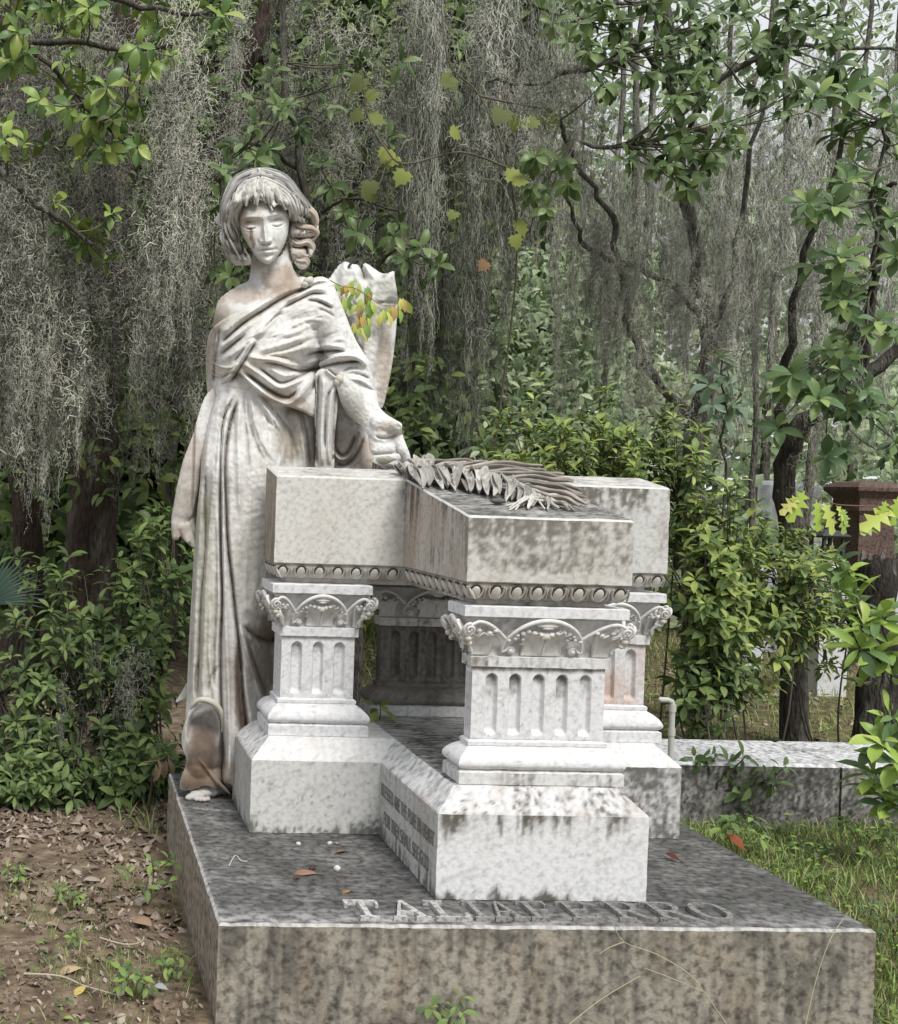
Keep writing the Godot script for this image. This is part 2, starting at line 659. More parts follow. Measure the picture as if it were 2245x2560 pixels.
func plinth(o: Node3D) -> void:
	var mb := MB.new()
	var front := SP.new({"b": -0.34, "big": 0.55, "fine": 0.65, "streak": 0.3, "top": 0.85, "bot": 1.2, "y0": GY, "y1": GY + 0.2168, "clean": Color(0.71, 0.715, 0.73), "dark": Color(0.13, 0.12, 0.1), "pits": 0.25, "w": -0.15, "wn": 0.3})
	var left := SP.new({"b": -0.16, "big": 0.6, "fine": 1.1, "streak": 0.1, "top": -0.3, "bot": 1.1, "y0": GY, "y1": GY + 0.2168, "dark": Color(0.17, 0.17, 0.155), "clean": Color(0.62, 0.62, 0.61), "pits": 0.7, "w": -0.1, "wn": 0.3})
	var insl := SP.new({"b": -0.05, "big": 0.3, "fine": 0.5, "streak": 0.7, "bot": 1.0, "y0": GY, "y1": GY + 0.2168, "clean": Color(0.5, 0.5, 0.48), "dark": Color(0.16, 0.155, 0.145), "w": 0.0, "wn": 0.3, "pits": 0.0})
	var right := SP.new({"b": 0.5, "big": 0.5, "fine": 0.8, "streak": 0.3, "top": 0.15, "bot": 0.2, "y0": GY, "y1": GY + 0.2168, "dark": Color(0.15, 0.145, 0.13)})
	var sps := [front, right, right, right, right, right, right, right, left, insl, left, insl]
	var hp := 0.2168
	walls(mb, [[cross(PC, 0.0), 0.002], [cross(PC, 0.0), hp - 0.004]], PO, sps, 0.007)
	var cham := SP.new({"b": -0.5, "big": 0.4, "fine": 0.5, "streak": 0.35, "y0": GY, "y1": GY + 0.3, "w": -0.05, "wn": 0.35, "clean": Color(0.71, 0.71, 0.71)})
	var chf := SP.new({"b": 0.02, "big": 0.4, "fine": 0.5, "streak": 1.3, "y0": GY, "y1": GY + 0.3, "w": 0.05, "wn": 0.8, "dark": Color(0.13, 0.11, 0.09)})
	var chi := SP.new({"b": 0.15, "big": 0.2, "fine": 0.35, "streak": 0.9, "y0": GY, "y1": GY + 0.3, "dark": Color(0.2, 0.2, 0.2)})
	var chs := [chf, chi, cham, cham, cham, cham, cham, cham, cham, chi, cham, chi]
	walls(mb, [[cross(PC, 0.0), hp - 0.004], [cross(PC, 0.003), hp + 0.001], [cross(PC, 0.057), 0.2705]], PO, chs, 0.008)
	var c := cross(PC, 0.057)
	var tops := SP.new({"b": 0.45, "big": 0.7, "fine": 0.4, "streak": 1.0, "clean": Color(0.5, 0.5, 0.48), "dark": Color(0.06, 0.058, 0.052)})
	flat(mb, c[0].x, c[1].x, c[0].y, c[6].y, 0.2705, 0, PO, tops)
	flat(mb, c[9].x, c[11].x, c[10].y, c[9].y, 0.2705, 0, PO, cham)
	flat(mb, c[2].x, c[3].x, c[2].y, c[4].y, 0.2705, 0, PO, cham)
	var pl := part("cross_plinth", worn(mb, 0.0013).mesh(M.stone), o)
	# the verse on the left flank of the front arm
	var font := SystemFont.new()
	font.font_names = PackedStringArray(["Droid Sans"])
	var m := mat(Color(0.16, 0.155, 0.145), 0.9, false)
	var lines := [["BLESSED ARE THE PURE IN HEART", 0.142, 0.47, 0.0], ["FOR THEY SHALL SEE GOD", 0.068, 0.40, 0.0]]
	for l in lines:
		var t := TextMesh.new()
		t.text = l[0]
		t.font = font
		t.font_size = 64
		t.pixel_size = 0.001
		t.depth = 0.001
		var bb := t.get_aabb()
		var ky: float = 0.037 / bb.size.y
		var kx: float = l[2] / bb.size.x
		var bs := Basis(Vector3(0, 0, kx), Vector3(0, ky, 0), Vector3(-1, 0, 0))
		var mid := bb.get_center()
		var zc: float = -(3.3701 - (0.1754 + 0.6894) / 2.0)
		placed("incised_verse", t, Transform3D(bs, Vector3(PO.x - 0.2672 - 0.0024, GY + l[1], zc) - bs * Vector3(mid.x, mid.y, 0)), pl, m)


# one fluted pier; hx, hz: half size of its abacus; nx, nz: flutes on its front and on its flank
func pier(o: Node3D, c: Vector3, hx: float, hz: float, nx: int, nz: int) -> void:
	var p := Node3D.new()
	p.name = "fluted_pier"
	o.add_child(p, true)
	p.position = c - o.position
	var sp := SP.new({"b": -0.62, "big": 0.35, "fine": 0.6, "streak": 0.2, "clean": Color(0.71, 0.715, 0.735), "dark": Color(0.2, 0.2, 0.19), "w": -0.2, "wn": 0.3, "pits": 0.4, "y0": GY, "y1": GY + 0.7})
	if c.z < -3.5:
		sp = SP.new({"b": 0.35, "big": 0.4, "fine": 0.5, "streak": 0.5, "clean": Color(0.24, 0.23, 0.21), "dark": Color(0.1, 0.09, 0.08), "y0": GY, "y1": GY + 0.7})  # rear pier's stone darkened in colour for the shade under the table
	var low := SP.new({"b": -0.08, "big": 0.6, "fine": 0.7, "streak": 0.9, "clean": Color(0.68, 0.68, 0.68), "dark": Color(0.13, 0.115, 0.095), "y0": GY, "y1": GY + 0.7})
	var mb := MB.new()
	# foot block and rolled base
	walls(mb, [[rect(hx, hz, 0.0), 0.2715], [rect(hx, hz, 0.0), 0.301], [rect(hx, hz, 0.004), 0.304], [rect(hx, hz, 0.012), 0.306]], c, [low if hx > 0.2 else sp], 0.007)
	var prof := soft([[0.012, 0.306], [0.002, 0.312], [-0.003, 0.322], [0.002, 0.336], [0.018, 0.352], [0.031, 0.360], [0.033, 0.363]], 3)
	var rings := []
	for q in prof:
		rings.append([rect(hx, hz, q[0]), q[1]])
	rings.append([rect(hx, hz, 0.031), 0.364])
	rings.append([rect(hx, hz, 0.031), 0.373])
	rings.append([rect(hx, hz, 0.045), 0.381])
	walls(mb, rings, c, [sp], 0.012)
	part("rolled_base", worn(mb, 0.0013).mesh(M.stone), p)
	# shaft with flutes sunk into its faces
	mb = MB.new()
	var sx := hx - 0.0395
	var sz := hz - 0.0395
	var y0 := 0.379
	var y1 := 0.567
	for s in 4:
		var along := sx if s % 2 == 0 else sz
		var out := sz if s % 2 == 0 else sx
		var num := nx if s % 2 == 0 else nz
		var tn := Vector3(1, 0, 0).rotated(Vector3.UP, s * PI / 2)
		var nn := Vector3(0, 0, 1).rotated(Vector3.UP, s * PI / 2)
		var cols := clampi(int(along * 2.0 / 0.0022), 24, 190)
		var rows := 66
		var pitch := along * 2.0 / (num + (0.65 if num > 3 else 0.4))
		var fr := minf(pitch * 0.235, 0.016)
		var first := mb.v.size()
		for j in rows + 1:
			var y := lerpf(y0, y1, float(j) / rows)
			for i in cols + 1:
				var a := lerpf(-along, along, float(i) / cols)
				var u := fposmod(a / pitch + (0.5 if num % 2 == 1 else 0.0), 1.0) - 0.5
				var idx := absf(a) / pitch
				var d := 0.0
				if idx < num / 2.0:
					var du := absf(u) * pitch / fr
					var ytop := 0.545 - fr
					var dd := du
					if y > ytop:
						dd = Vector2(du, (y - ytop) / fr).length()
					if dd < 1.0:
						d = minf(0.0135 * sqrt(1.0 - dd * dd) + 0.002, 0.0125)
						d = minf(d, maxf(0.0, (y - 0.393) * 0.95 + 0.004 * (1.0 - du * du)))
				var pp := c + tn * a + nn * (out - d) + Vector3(0, y, 0)
				var col := stone(pp, nn, sp)
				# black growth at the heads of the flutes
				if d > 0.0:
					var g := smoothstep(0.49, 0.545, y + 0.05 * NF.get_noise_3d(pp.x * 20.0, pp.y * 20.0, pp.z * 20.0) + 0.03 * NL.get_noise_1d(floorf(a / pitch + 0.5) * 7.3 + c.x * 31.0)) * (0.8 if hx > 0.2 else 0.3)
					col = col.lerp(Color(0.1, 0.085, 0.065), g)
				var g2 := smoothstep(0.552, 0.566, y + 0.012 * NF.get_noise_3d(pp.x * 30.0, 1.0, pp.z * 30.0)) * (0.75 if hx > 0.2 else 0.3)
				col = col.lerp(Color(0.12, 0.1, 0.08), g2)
				if c.x > 1.6:
					col = col.lerp(Color(0.45, 0.24, 0.14), clampf(0.25 + NW.get_noise_3d(pp.x * 9.0, pp.y * 3.0, pp.z), 0, 0.6))
				mb.add(pp, nn, col)
		for j in rows:
			for i in cols:
				var q := first + j * (cols + 1) + i
				mb.quad(q, q + 1, q + cols + 2, q + cols + 1)
	mb.smooth()
	part("fluted_shaft", mb.mesh(M.stone), p)
	# neck band, bell and abacus
	mb = MB.new()
	walls(mb, [[rect(hx, hz, 0.045), 0.5645], [rect(hx, hz, 0.031), 0.565], [rect(hx, hz, 0.031), 0.5905], [rect(hx, hz, 0.034), 0.592], [rect(hx, hz, 0.044), 0.593]], c, [low if hx > 0.2 else sp], 0.007)
	part("neck_band", worn(mb, 0.0013).mesh(M.stone), p)
	mb = MB.new()
	var bell := SP.new({"b": -0.12 if hx > 0.2 else -0.35, "big": 0.6, "fine": 0.7, "streak": 0.2, "clean": Color(0.6, 0.6, 0.6), "y0": GY, "y1": GY + 0.7})
	rings = []
	for q in soft([[0.043, 0.592], [0.041, 0.62], [0.034, 0.65], [0.02, 0.676], [0.013, 0.69], [0.013, 0.6945]], 3):
		rings.append([rect(hx, hz, q[0]), q[1]])
	walls(mb, rings, c, [bell], 0.01)
	part("capital_bell", mb.mesh(M.stone), p)
	mb = MB.new()
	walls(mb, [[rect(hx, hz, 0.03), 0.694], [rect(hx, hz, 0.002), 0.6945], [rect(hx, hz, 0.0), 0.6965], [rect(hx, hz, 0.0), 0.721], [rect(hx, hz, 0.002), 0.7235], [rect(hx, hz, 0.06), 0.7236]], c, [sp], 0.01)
	part("abacus", worn(mb, 0.0013).mesh(M.stone), p)
	for s in 4:
		if hx > 0.2 and c.z < -3.5 and s != 0:
			continue        # the rear pier shows only the face towards the others
		ornament(p, c, s, hx if s % 2 == 0 else hz, hz if s % 2 == 0 else hx)


func bell_out(y: float) -> float:
	return -0.043 + 0.03 * smoothstep(0.6, 0.692, y)


# scrolls, leaves and boss on one face of a capital
func ornament(p: Node3D, c: Vector3, s: int, half: float, out: float) -> void:
	var tn := Vector3(1, 0, 0).rotated(Vector3.UP, s * PI / 2)
	var nn := Vector3(0, 0, 1).rotated(Vector3.UP, s * PI / 2)
	var r := clampf(half * 0.55, 0.036, 0.105)
	var k := r / 0.105
	var big := half > 0.19
	var col := Color(0.7, 0.69, 0.68)
	var f := func(a: float, y: float, d: float) -> Vector3: return c + tn * a + nn * (out + bell_out(y) + d) + Vector3(0, y, 0)
	var cy := 0.592 + minf(r, 0.098) * 0.0
	var ry := 0.692 - cy
	# the great arch
	var mb := MB.new()
	var path := PackedVector3Array()
	var rad := PackedFloat32Array()
	for i in 13:      # curl at the left foot
		var t := i / 12.0
		var ang := lerpf(-2.4 * PI, -0.1, t)
		var rr := lerpf(0.003, 0.0125, t) * maxf(k, 0.6)
		path.append(f.call(-r + 0.024 * k + cos(ang + PI) * rr, 0.607 + sin(ang + PI) * rr * 0.9, 0.012))
		rad.append(0.0038)
	for i in 25:
		var ang := lerpf(PI * 1.0, 0.0, i / 24.0)
		path.append(f.call(cos(ang) * r, cy + 0.012 + sin(ang) * (ry - 0.014), 0.012 + 0.012 * sin(ang)))
		rad.append(0.0042 + 0.002 * pow(sin(ang), 3))
	for i in 13:
		var t := 1.0 - i / 12.0
		var ang := lerpf(-2.4 * PI, -0.1, t)
		var rr := lerpf(0.003, 0.0125, t) * maxf(k, 0.6)
		path.append(f.call(r - 0.024 * k - cos(ang + PI) * rr, 0.607 + sin(ang + PI) * rr * 0.9, 0.012))
		rad.append(0.0038)
	mb.tube(path, rad, 8, col)
	for e in [-1.0, 1.0]:
		mb.blob(f.call(e * (r - 0.024 * k), 0.607, 0.012), Vector3.ONE * 0.0075 * maxf(k, 0.6), Basis.IDENTITY, col)
	part("arch_scroll", mb.mesh(M.stone), p)
	# corner scrolls
	for e in [-1.0, 1.0]:
		mb = MB.new()
		path = PackedVector3Array()
		rad = PackedFloat32Array()
		var vx: float = half - 0.010
		var vr := 0.0165
		for i in 12:
			var t := i / 11.0
			var a := lerpf(r * 0.93, vx - 0.002, t)
			var y := 0.638 + 0.046 * sin(t * PI * 0.62) / sin(PI * 0.5)
			if t > 0.8:
				y -= (t - 0.8) * 0.03
			path.append(f.call(e * a, y, 0.010 + 0.02 * t))
			rad.append(0.0048)
		for i in 26:
			var t := i / 25.0
			var ang := lerpf(PI * 0.5, -PI * 3.2, t)
			var rr := lerpf(vr, 0.002, t)
			path.append(f.call(e * (vx + cos(ang) * rr), 0.663 + sin(ang) * rr, 0.03 + 0.006 * t))
			rad.append(lerpf(0.0046, 0.003, t))
		mb.tube(path, rad, 8, col)
		part("volute", mb.mesh(M.stone), p)
		# bud below the volute
		mb = MB.new()
		for q in [[0.006, 0.641, 0.009], [-0.008, 0.637, 0.0085], [0.0, 0.628, 0.007], [-0.017, 0.643, 0.006]]:
			mb.blob(f.call(e * (half - 0.006 + q[0]), q[1], 0.02), Vector3.ONE * q[2], Basis.IDENTITY, Color(0.66, 0.63, 0.57))
		part("corner_bud", mb.mesh(M.stone), p)
		# leaves on either side
		if half > 0.08:
			var lw := (half - r) * 0.5
			relief(p, f, [[-lw * 0.5, 0.594], [lw * 0.42, 0.594], [lw * 0.4, 0.615], [lw * 0.95, 0.628], [lw * 0.75, 0.633], [lw * 1.0, 0.645], [lw * 0.62, 0.644], [lw * 0.55, 0.653], [lw * 0.2, 0.645], [0.0, 0.657], [-lw * 0.3, 0.648], [-lw * 0.6, 0.655], [-lw * 0.55, 0.638]], e * (r + lw * 1.05), e, 0.019)
			relief(p, f, [[0.0, 0.594], [0.052 * k, 0.594], [0.05 * k, 0.62], [0.066 * k, 0.626], [0.06 * k, 0.634], [0.076 * k, 0.642], [0.062 * k, 0.645], [0.068 * k, 0.655], [0.05 * k, 0.652], [0.043 * k, 0.664], [0.03 * k, 0.654], [0.018 * k, 0.66], [0.016 * k, 0.648], [0.0, 0.644]], 0.0, e, 0.018)
	# the rounded tips of the leaves
	if half > 0.08:
		for q in [[0.03, 0.657], [0.046, 0.660], [0.061, 0.656], [0.073, 0.650], [0.058, 0.640], [0.077, 0.641], [0.093, 0.636]]:
			for e in [-1.0, 1.0]:
				var tip := MB.new()
				tip.blob(f.call(e * q[0] * k, q[1], 0.018), Vector3(0.0068, 0.0058, 0.0068) * maxf(k, 0.7), Basis.IDENTITY, col, 10, 7)
				part("acanthus_tip", tip.mesh(M.stone), p)
		for t in [0.12, 0.36, 0.6, 0.84]:
			for e in [-1.0, 1.0]:
				var tip := MB.new()
				tip.blob(f.call(e * lerpf(r + 0.02, half - 0.03, t), 0.655 + 0.006 * sin(t * 9.0), 0.018), Vector3(0.0072, 0.006, 0.0072) * maxf(k, 0.7), Basis.IDENTITY, col, 10, 7)
				part("acanthus_tip", tip.mesh(M.stone), p)
	# crown of the arch and boss
	mb = MB.new()
	for q in [[0.0, 0.684, 0.05, 0.0075, 0.02], [0.0, 0.677, 0.03, 0.006, 0.021], [0.0, 0.671, 0.016, 0.005, 0.022]]:
		mb.blob(f.call(0.0, q[0 + 1], q[4]), Vector3(q[2] * k, q[3], 0.006), Basis.IDENTITY.rotated(Vector3.UP, s * PI / 2), col, 16, 8)
	for q in [[0.0, 0.650, 0.015], [-0.013, 0.653, 0.010], [0.013, 0.653, 0.010], [-0.006, 0.646, 0.009], [0.006, 0.646, 0.009]]:
		mb.blob(f.call(q[0] * k, q[1], 0.02), Vector3(q[2] * maxf(k, 0.5), q[2] * 0.72, 0.009), Basis.IDENTITY.rotated(Vector3.UP, s * PI / 2), Color(0.68, 0.66, 0.6))
	part("capital_boss", mb.mesh(M.stone), p)


# a leaf in relief: its outline raised from the bell, with a rounded rim
func relief(p: Node3D, f: Callable, pts: Array, at_a: float, e: float, thick: float) -> void:
	var ring := PackedVector2Array()
	var cen := Vector2.ZERO
	for q in pts:
		ring.append(Vector2(q[0], q[1]))
		cen += Vector2(q[0], q[1])
	cen /= pts.size()
	var mb := MB.new()
	var lv := [[1.0, 0.002], [1.0, thick * 0.75], [0.93, thick * 1.05], [0.72, thick * 0.72], [0.35, thick * 0.55]]
	var m := ring.size()
	for l in lv:
		for q in ring:
			var w := cen.lerp(q, l[0])
			var lift: float = l[1] * (0.55 + 0.9 * smoothstep(0.6, 0.655, w.y))
			mb.add(f.call(at_a + e * w.x, w.y, lift), Vector3.ZERO, Color(0.72, 0.715, 0.7))
	for j in lv.size() - 1:
		for i in m:
			var a := j * m + i
			var b := j * m + (i + 1) % m
			if e > 0:
				mb.quad(a, b, b + m, a + m)
			else:
				mb.quad(b, a, a + m, b + m)
	var o := mb.add(f.call(at_a + e * cen.x, cen.y, thick * 0.5), Vector3.ZERO, Color(0.6, 0.59, 0.56))
	var base := (lv.size() - 1) * m
	for i in m:
		if e > 0:
			mb.tri(o, base + i, base + (i + 1) % m)
		else:
			mb.tri(o, base + (i + 1) % m, base + i)
	mb.smooth()
	part("acanthus_leaf", mb.mesh(M.stone), p)


func top_y(b: float) -> float:      # height of the sloping table top above the slab
	return HT + SLOPE * b


func table(o: Node3D) -> void:
	var mb := MB.new()
	var y0 := GY + HB
	var y1 := GY + 1.04
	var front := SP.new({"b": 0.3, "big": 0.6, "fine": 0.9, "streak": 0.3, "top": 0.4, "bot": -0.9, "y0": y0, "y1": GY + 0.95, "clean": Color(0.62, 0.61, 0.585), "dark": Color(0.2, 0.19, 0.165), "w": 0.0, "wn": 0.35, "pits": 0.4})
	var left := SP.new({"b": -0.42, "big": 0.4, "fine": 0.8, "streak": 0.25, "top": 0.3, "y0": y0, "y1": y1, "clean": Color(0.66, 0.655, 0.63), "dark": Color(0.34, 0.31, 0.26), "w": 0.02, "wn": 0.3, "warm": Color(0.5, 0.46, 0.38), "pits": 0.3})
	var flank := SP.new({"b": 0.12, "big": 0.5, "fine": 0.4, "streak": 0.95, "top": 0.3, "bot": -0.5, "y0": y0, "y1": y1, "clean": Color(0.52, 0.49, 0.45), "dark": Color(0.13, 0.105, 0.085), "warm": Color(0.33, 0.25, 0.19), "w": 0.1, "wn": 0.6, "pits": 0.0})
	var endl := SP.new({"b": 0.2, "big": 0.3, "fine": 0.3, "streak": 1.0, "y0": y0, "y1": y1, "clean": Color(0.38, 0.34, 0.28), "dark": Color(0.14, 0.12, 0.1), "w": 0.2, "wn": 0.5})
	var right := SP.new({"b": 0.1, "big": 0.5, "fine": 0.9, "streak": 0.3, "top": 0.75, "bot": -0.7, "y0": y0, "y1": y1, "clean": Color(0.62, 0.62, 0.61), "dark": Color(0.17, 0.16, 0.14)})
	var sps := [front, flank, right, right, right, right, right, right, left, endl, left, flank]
	var bev := 0.005
	walls(mb, [[cross(TC, 0.003), HB + 0.0], [cross(TC, 0.0), HB + 0.003]], TO, sps, 0.01)
	walls(mb, [[cross(TC, 0.0), HB + 0.003], [cross(TC, 0.0), HT - bev]], TO, sps, 0.007, SLOPE)
	# top edge and top
	var rim := SP.new({"b": -0.3, "clean": Color(0.66, 0.66, 0.64), "dark": Color(0.3, 0.29, 0.27)})
	var e0 := cross(TC, 0.0)
	var e1 := cross(TC, bev)
	for i in e0.size():
		var j := (i + 1) % e0.size()
		patch(mb, TO + Vector3(e0[i].x, HT - bev + SLOPE * e0[i].y, -e0[i].y), TO + Vector3(e0[j].x, HT - bev + SLOPE * e0[j].y, -e0[j].y), TO + Vector3(e1[j].x, HT + SLOPE * e1[j].y, -e1[j].y), TO + Vector3(e1[i].x, HT + SLOPE * e1[i].y, -e1[i].y), rim, 0.02)
	var dk := SP.new({"b": 0.65, "big": 0.6, "fine": 0.4, "streak": 0.8, "clean": Color(0.5, 0.49, 0.47), "dark": Color(0.1, 0.096, 0.09)})
	var pale := SP.new({"b": 0.1, "big": 0.5, "fine": 0.5, "streak": 1.0, "clean": Color(0.62, 0.61, 0.59), "dark": Color(0.2, 0.19, 0.18)})
	var c := e1
	flat(mb, c[0].x, c[1].x, c[0].y, c[11].y, HT, SLOPE, TO, dk)
	flat(mb, c[8].x, c[5].x, c[11].y, c[6].y, HT, SLOPE, TO, pale)
	flat(mb, c[9].x, c[8].x, c[10].y, c[9].y, HT, SLOPE, TO, pale)
	flat(mb, c[5].x, c[4].x, c[2].y, c[4].y, HT, SLOPE, TO, pale)
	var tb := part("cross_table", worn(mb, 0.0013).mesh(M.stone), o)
	# ovolo, step and underside
	mb = MB.new()
	var ov := SP.new({"b": 0.18, "big": 0.5, "fine": 0.7, "streak": 0.2, "y0": GY + 0.72, "y1": y0, "dark": Color(0.09, 0.08, 0.07), "w": 0.0, "wn": 0.5, "clean": Color(0.6, 0.58, 0.55)})
	var ovl := SP.new({"b": -0.15, "big": 0.4, "fine": 0.5, "y0": GY + 0.72, "y1": y0, "clean": Color(0.6, 0.58, 0.55), "w": 0.0, "wn": 0.4})
	var ovs := [ov, ov, ovl, ovl, ovl, ovl, ovl, ovl, ovl, ovl, ovl, ov]
	var rings := []
	for q in [[0.085, 0.724], [0.046, 0.7245], [0.046, 0.7365], [0.044, 0.738], [0.036, 0.74], [0.027, 0.745], [0.019, 0.752], [0.013, 0.76], [0.010, 0.768], [0.009, 0.774], [0.008, 0.779], [0.004, 0.7825]]:
		rings.append([cross(TC, q[0]), q[1]])
	walls(mb, rings, TO, ovs, 0.012)
	var cc := cross(TC, 0.05)
	var under := SP.new({"b": 0.5})
	for q in [[cc[0].x, cc[1].x, cc[0].y, cc[6].y], [cc[9].x, cc[8].x, cc[10].y, cc[9].y], [cc[2].x, cc[3].x, cc[2].y, cc[4].y]]:
		patch(mb, TO + Vector3(q[0], 0.7245, -q[3]), TO + Vector3(q[1], 0.7245, -q[3]), TO + Vector3(q[1], 0.7245, -q[2]), TO + Vector3(q[0], 0.7245, -q[2]), under, 0.05)
	var om := part("egg_moulding", mb.mesh(M.stone), o)
	eggs(om)


# the row of eggs and darts under the table's edge
func eggs(om: Node3D) -> void:
	var c := cross(TC, 0.0)
	var egg := MB.new()
	var first := 0
	# egg in its own axes: x along, y up, z out; shaped with a deep rim round it
	for j in 11:
		var b := PI * 0.5 * j / 10.0
		for i in 21:
			var a := TAU * i / 20.0
			var y := cos(b) if j == 0 else 0.0
			var q := Vector3(sin(b) * cos(a) * 0.0138, sin(b) * sin(a) * 0.0215, cos(b) * 0.0085)
			if q.y < 0:
				q.x *= 1.0 - 0.25 * pow(-q.y / 0.0215, 2)
			egg.add(q, Vector3.ZERO, Color(0.62, 0.6, 0.56))
	for j in 10:
		for i in 20:
			var a := j * 21 + i
			egg.quad(a, a + 21, a + 22, a + 1)
	egg.smooth()
	var em := egg.mesh(M.stone)
	var rim := MB.new()
	var path := PackedVector3Array()
	var rad := PackedFloat32Array()
	for i in 17:
		var a := lerpf(PI * 0.98, PI * 2.02, i / 16.0)
		path.append(Vector3(cos(a) * 0.0188, sin(a) * 0.0225 + 0.006, 0.002 + sin(-a) * 0.001))
		rad.append(0.0034)
	path.insert(0, Vector3(-0.0186, 0.017, 0.001))
	path.append(Vector3(0.0186, 0.017, 0.001))
	rad.append(0.0034)
	rad.append(0.0034)
	rim.tube(path, rad, 6, Color(0.5, 0.48, 0.45))
	var dart := MB.new()
	dart.blob(Vector3(0.0256, -0.004, 0.0), Vector3(0.0022, 0.017, 0.004), Basis.IDENTITY, Color(0.52, 0.5, 0.47), 8, 6)
	var rm := rim.mesh(M.stone)
	var dm := dart.mesh(M.stone)
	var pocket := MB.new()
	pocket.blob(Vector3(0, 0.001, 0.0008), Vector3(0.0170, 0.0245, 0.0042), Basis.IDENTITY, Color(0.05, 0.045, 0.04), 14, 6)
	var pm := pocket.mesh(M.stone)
	for i in c.size():
		if i in [4, 5, 6, 7, 8]:
			continue         # the rear sides
		var j := (i + 1) % c.size()
		var a := c[i]
		var b := c[j]
		var len := a.distance_to(b)
		var num := maxi(1, roundi(len / 0.0525))
		var t := (b - a).normalized()
		var out := Vector2(t.y, -t.x)
		for k in num:
			var m := a + t * (len * (k + 0.5) / num) - out * 0.0135
			var tn := Vector3(t.x, 0, -t.y)
			var on_ := Vector3(out.x, 0, -out.y)
			var lean := on_.rotated(tn, 0.52)
			var bs := Basis(tn, lean.cross(tn), lean)
			var pos := TO + Vector3(m.x, 0.758, -m.y)
			placed("egg", em, Transform3D(bs, pos), om)
			placed("egg_rim", rm, Transform3D(bs, pos), om)
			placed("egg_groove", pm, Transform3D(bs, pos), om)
			placed("dart", dm, Transform3D(bs, pos), om)


func on_top(u: float, v: float, lift := 0.0) -> Vector3:      # picture place on the sloping table top
	var r := at(u, v, 1.0) - CAM
	# plane: y = GY + HT + SLOPE * (-(z) - 3.3619)
	var t := (GY + HT - SLOPE * 3.3619 - CAM.y) / (r.y + SLOPE * r.z)
	return CAM + r * t + Vector3(0, lift, 0)


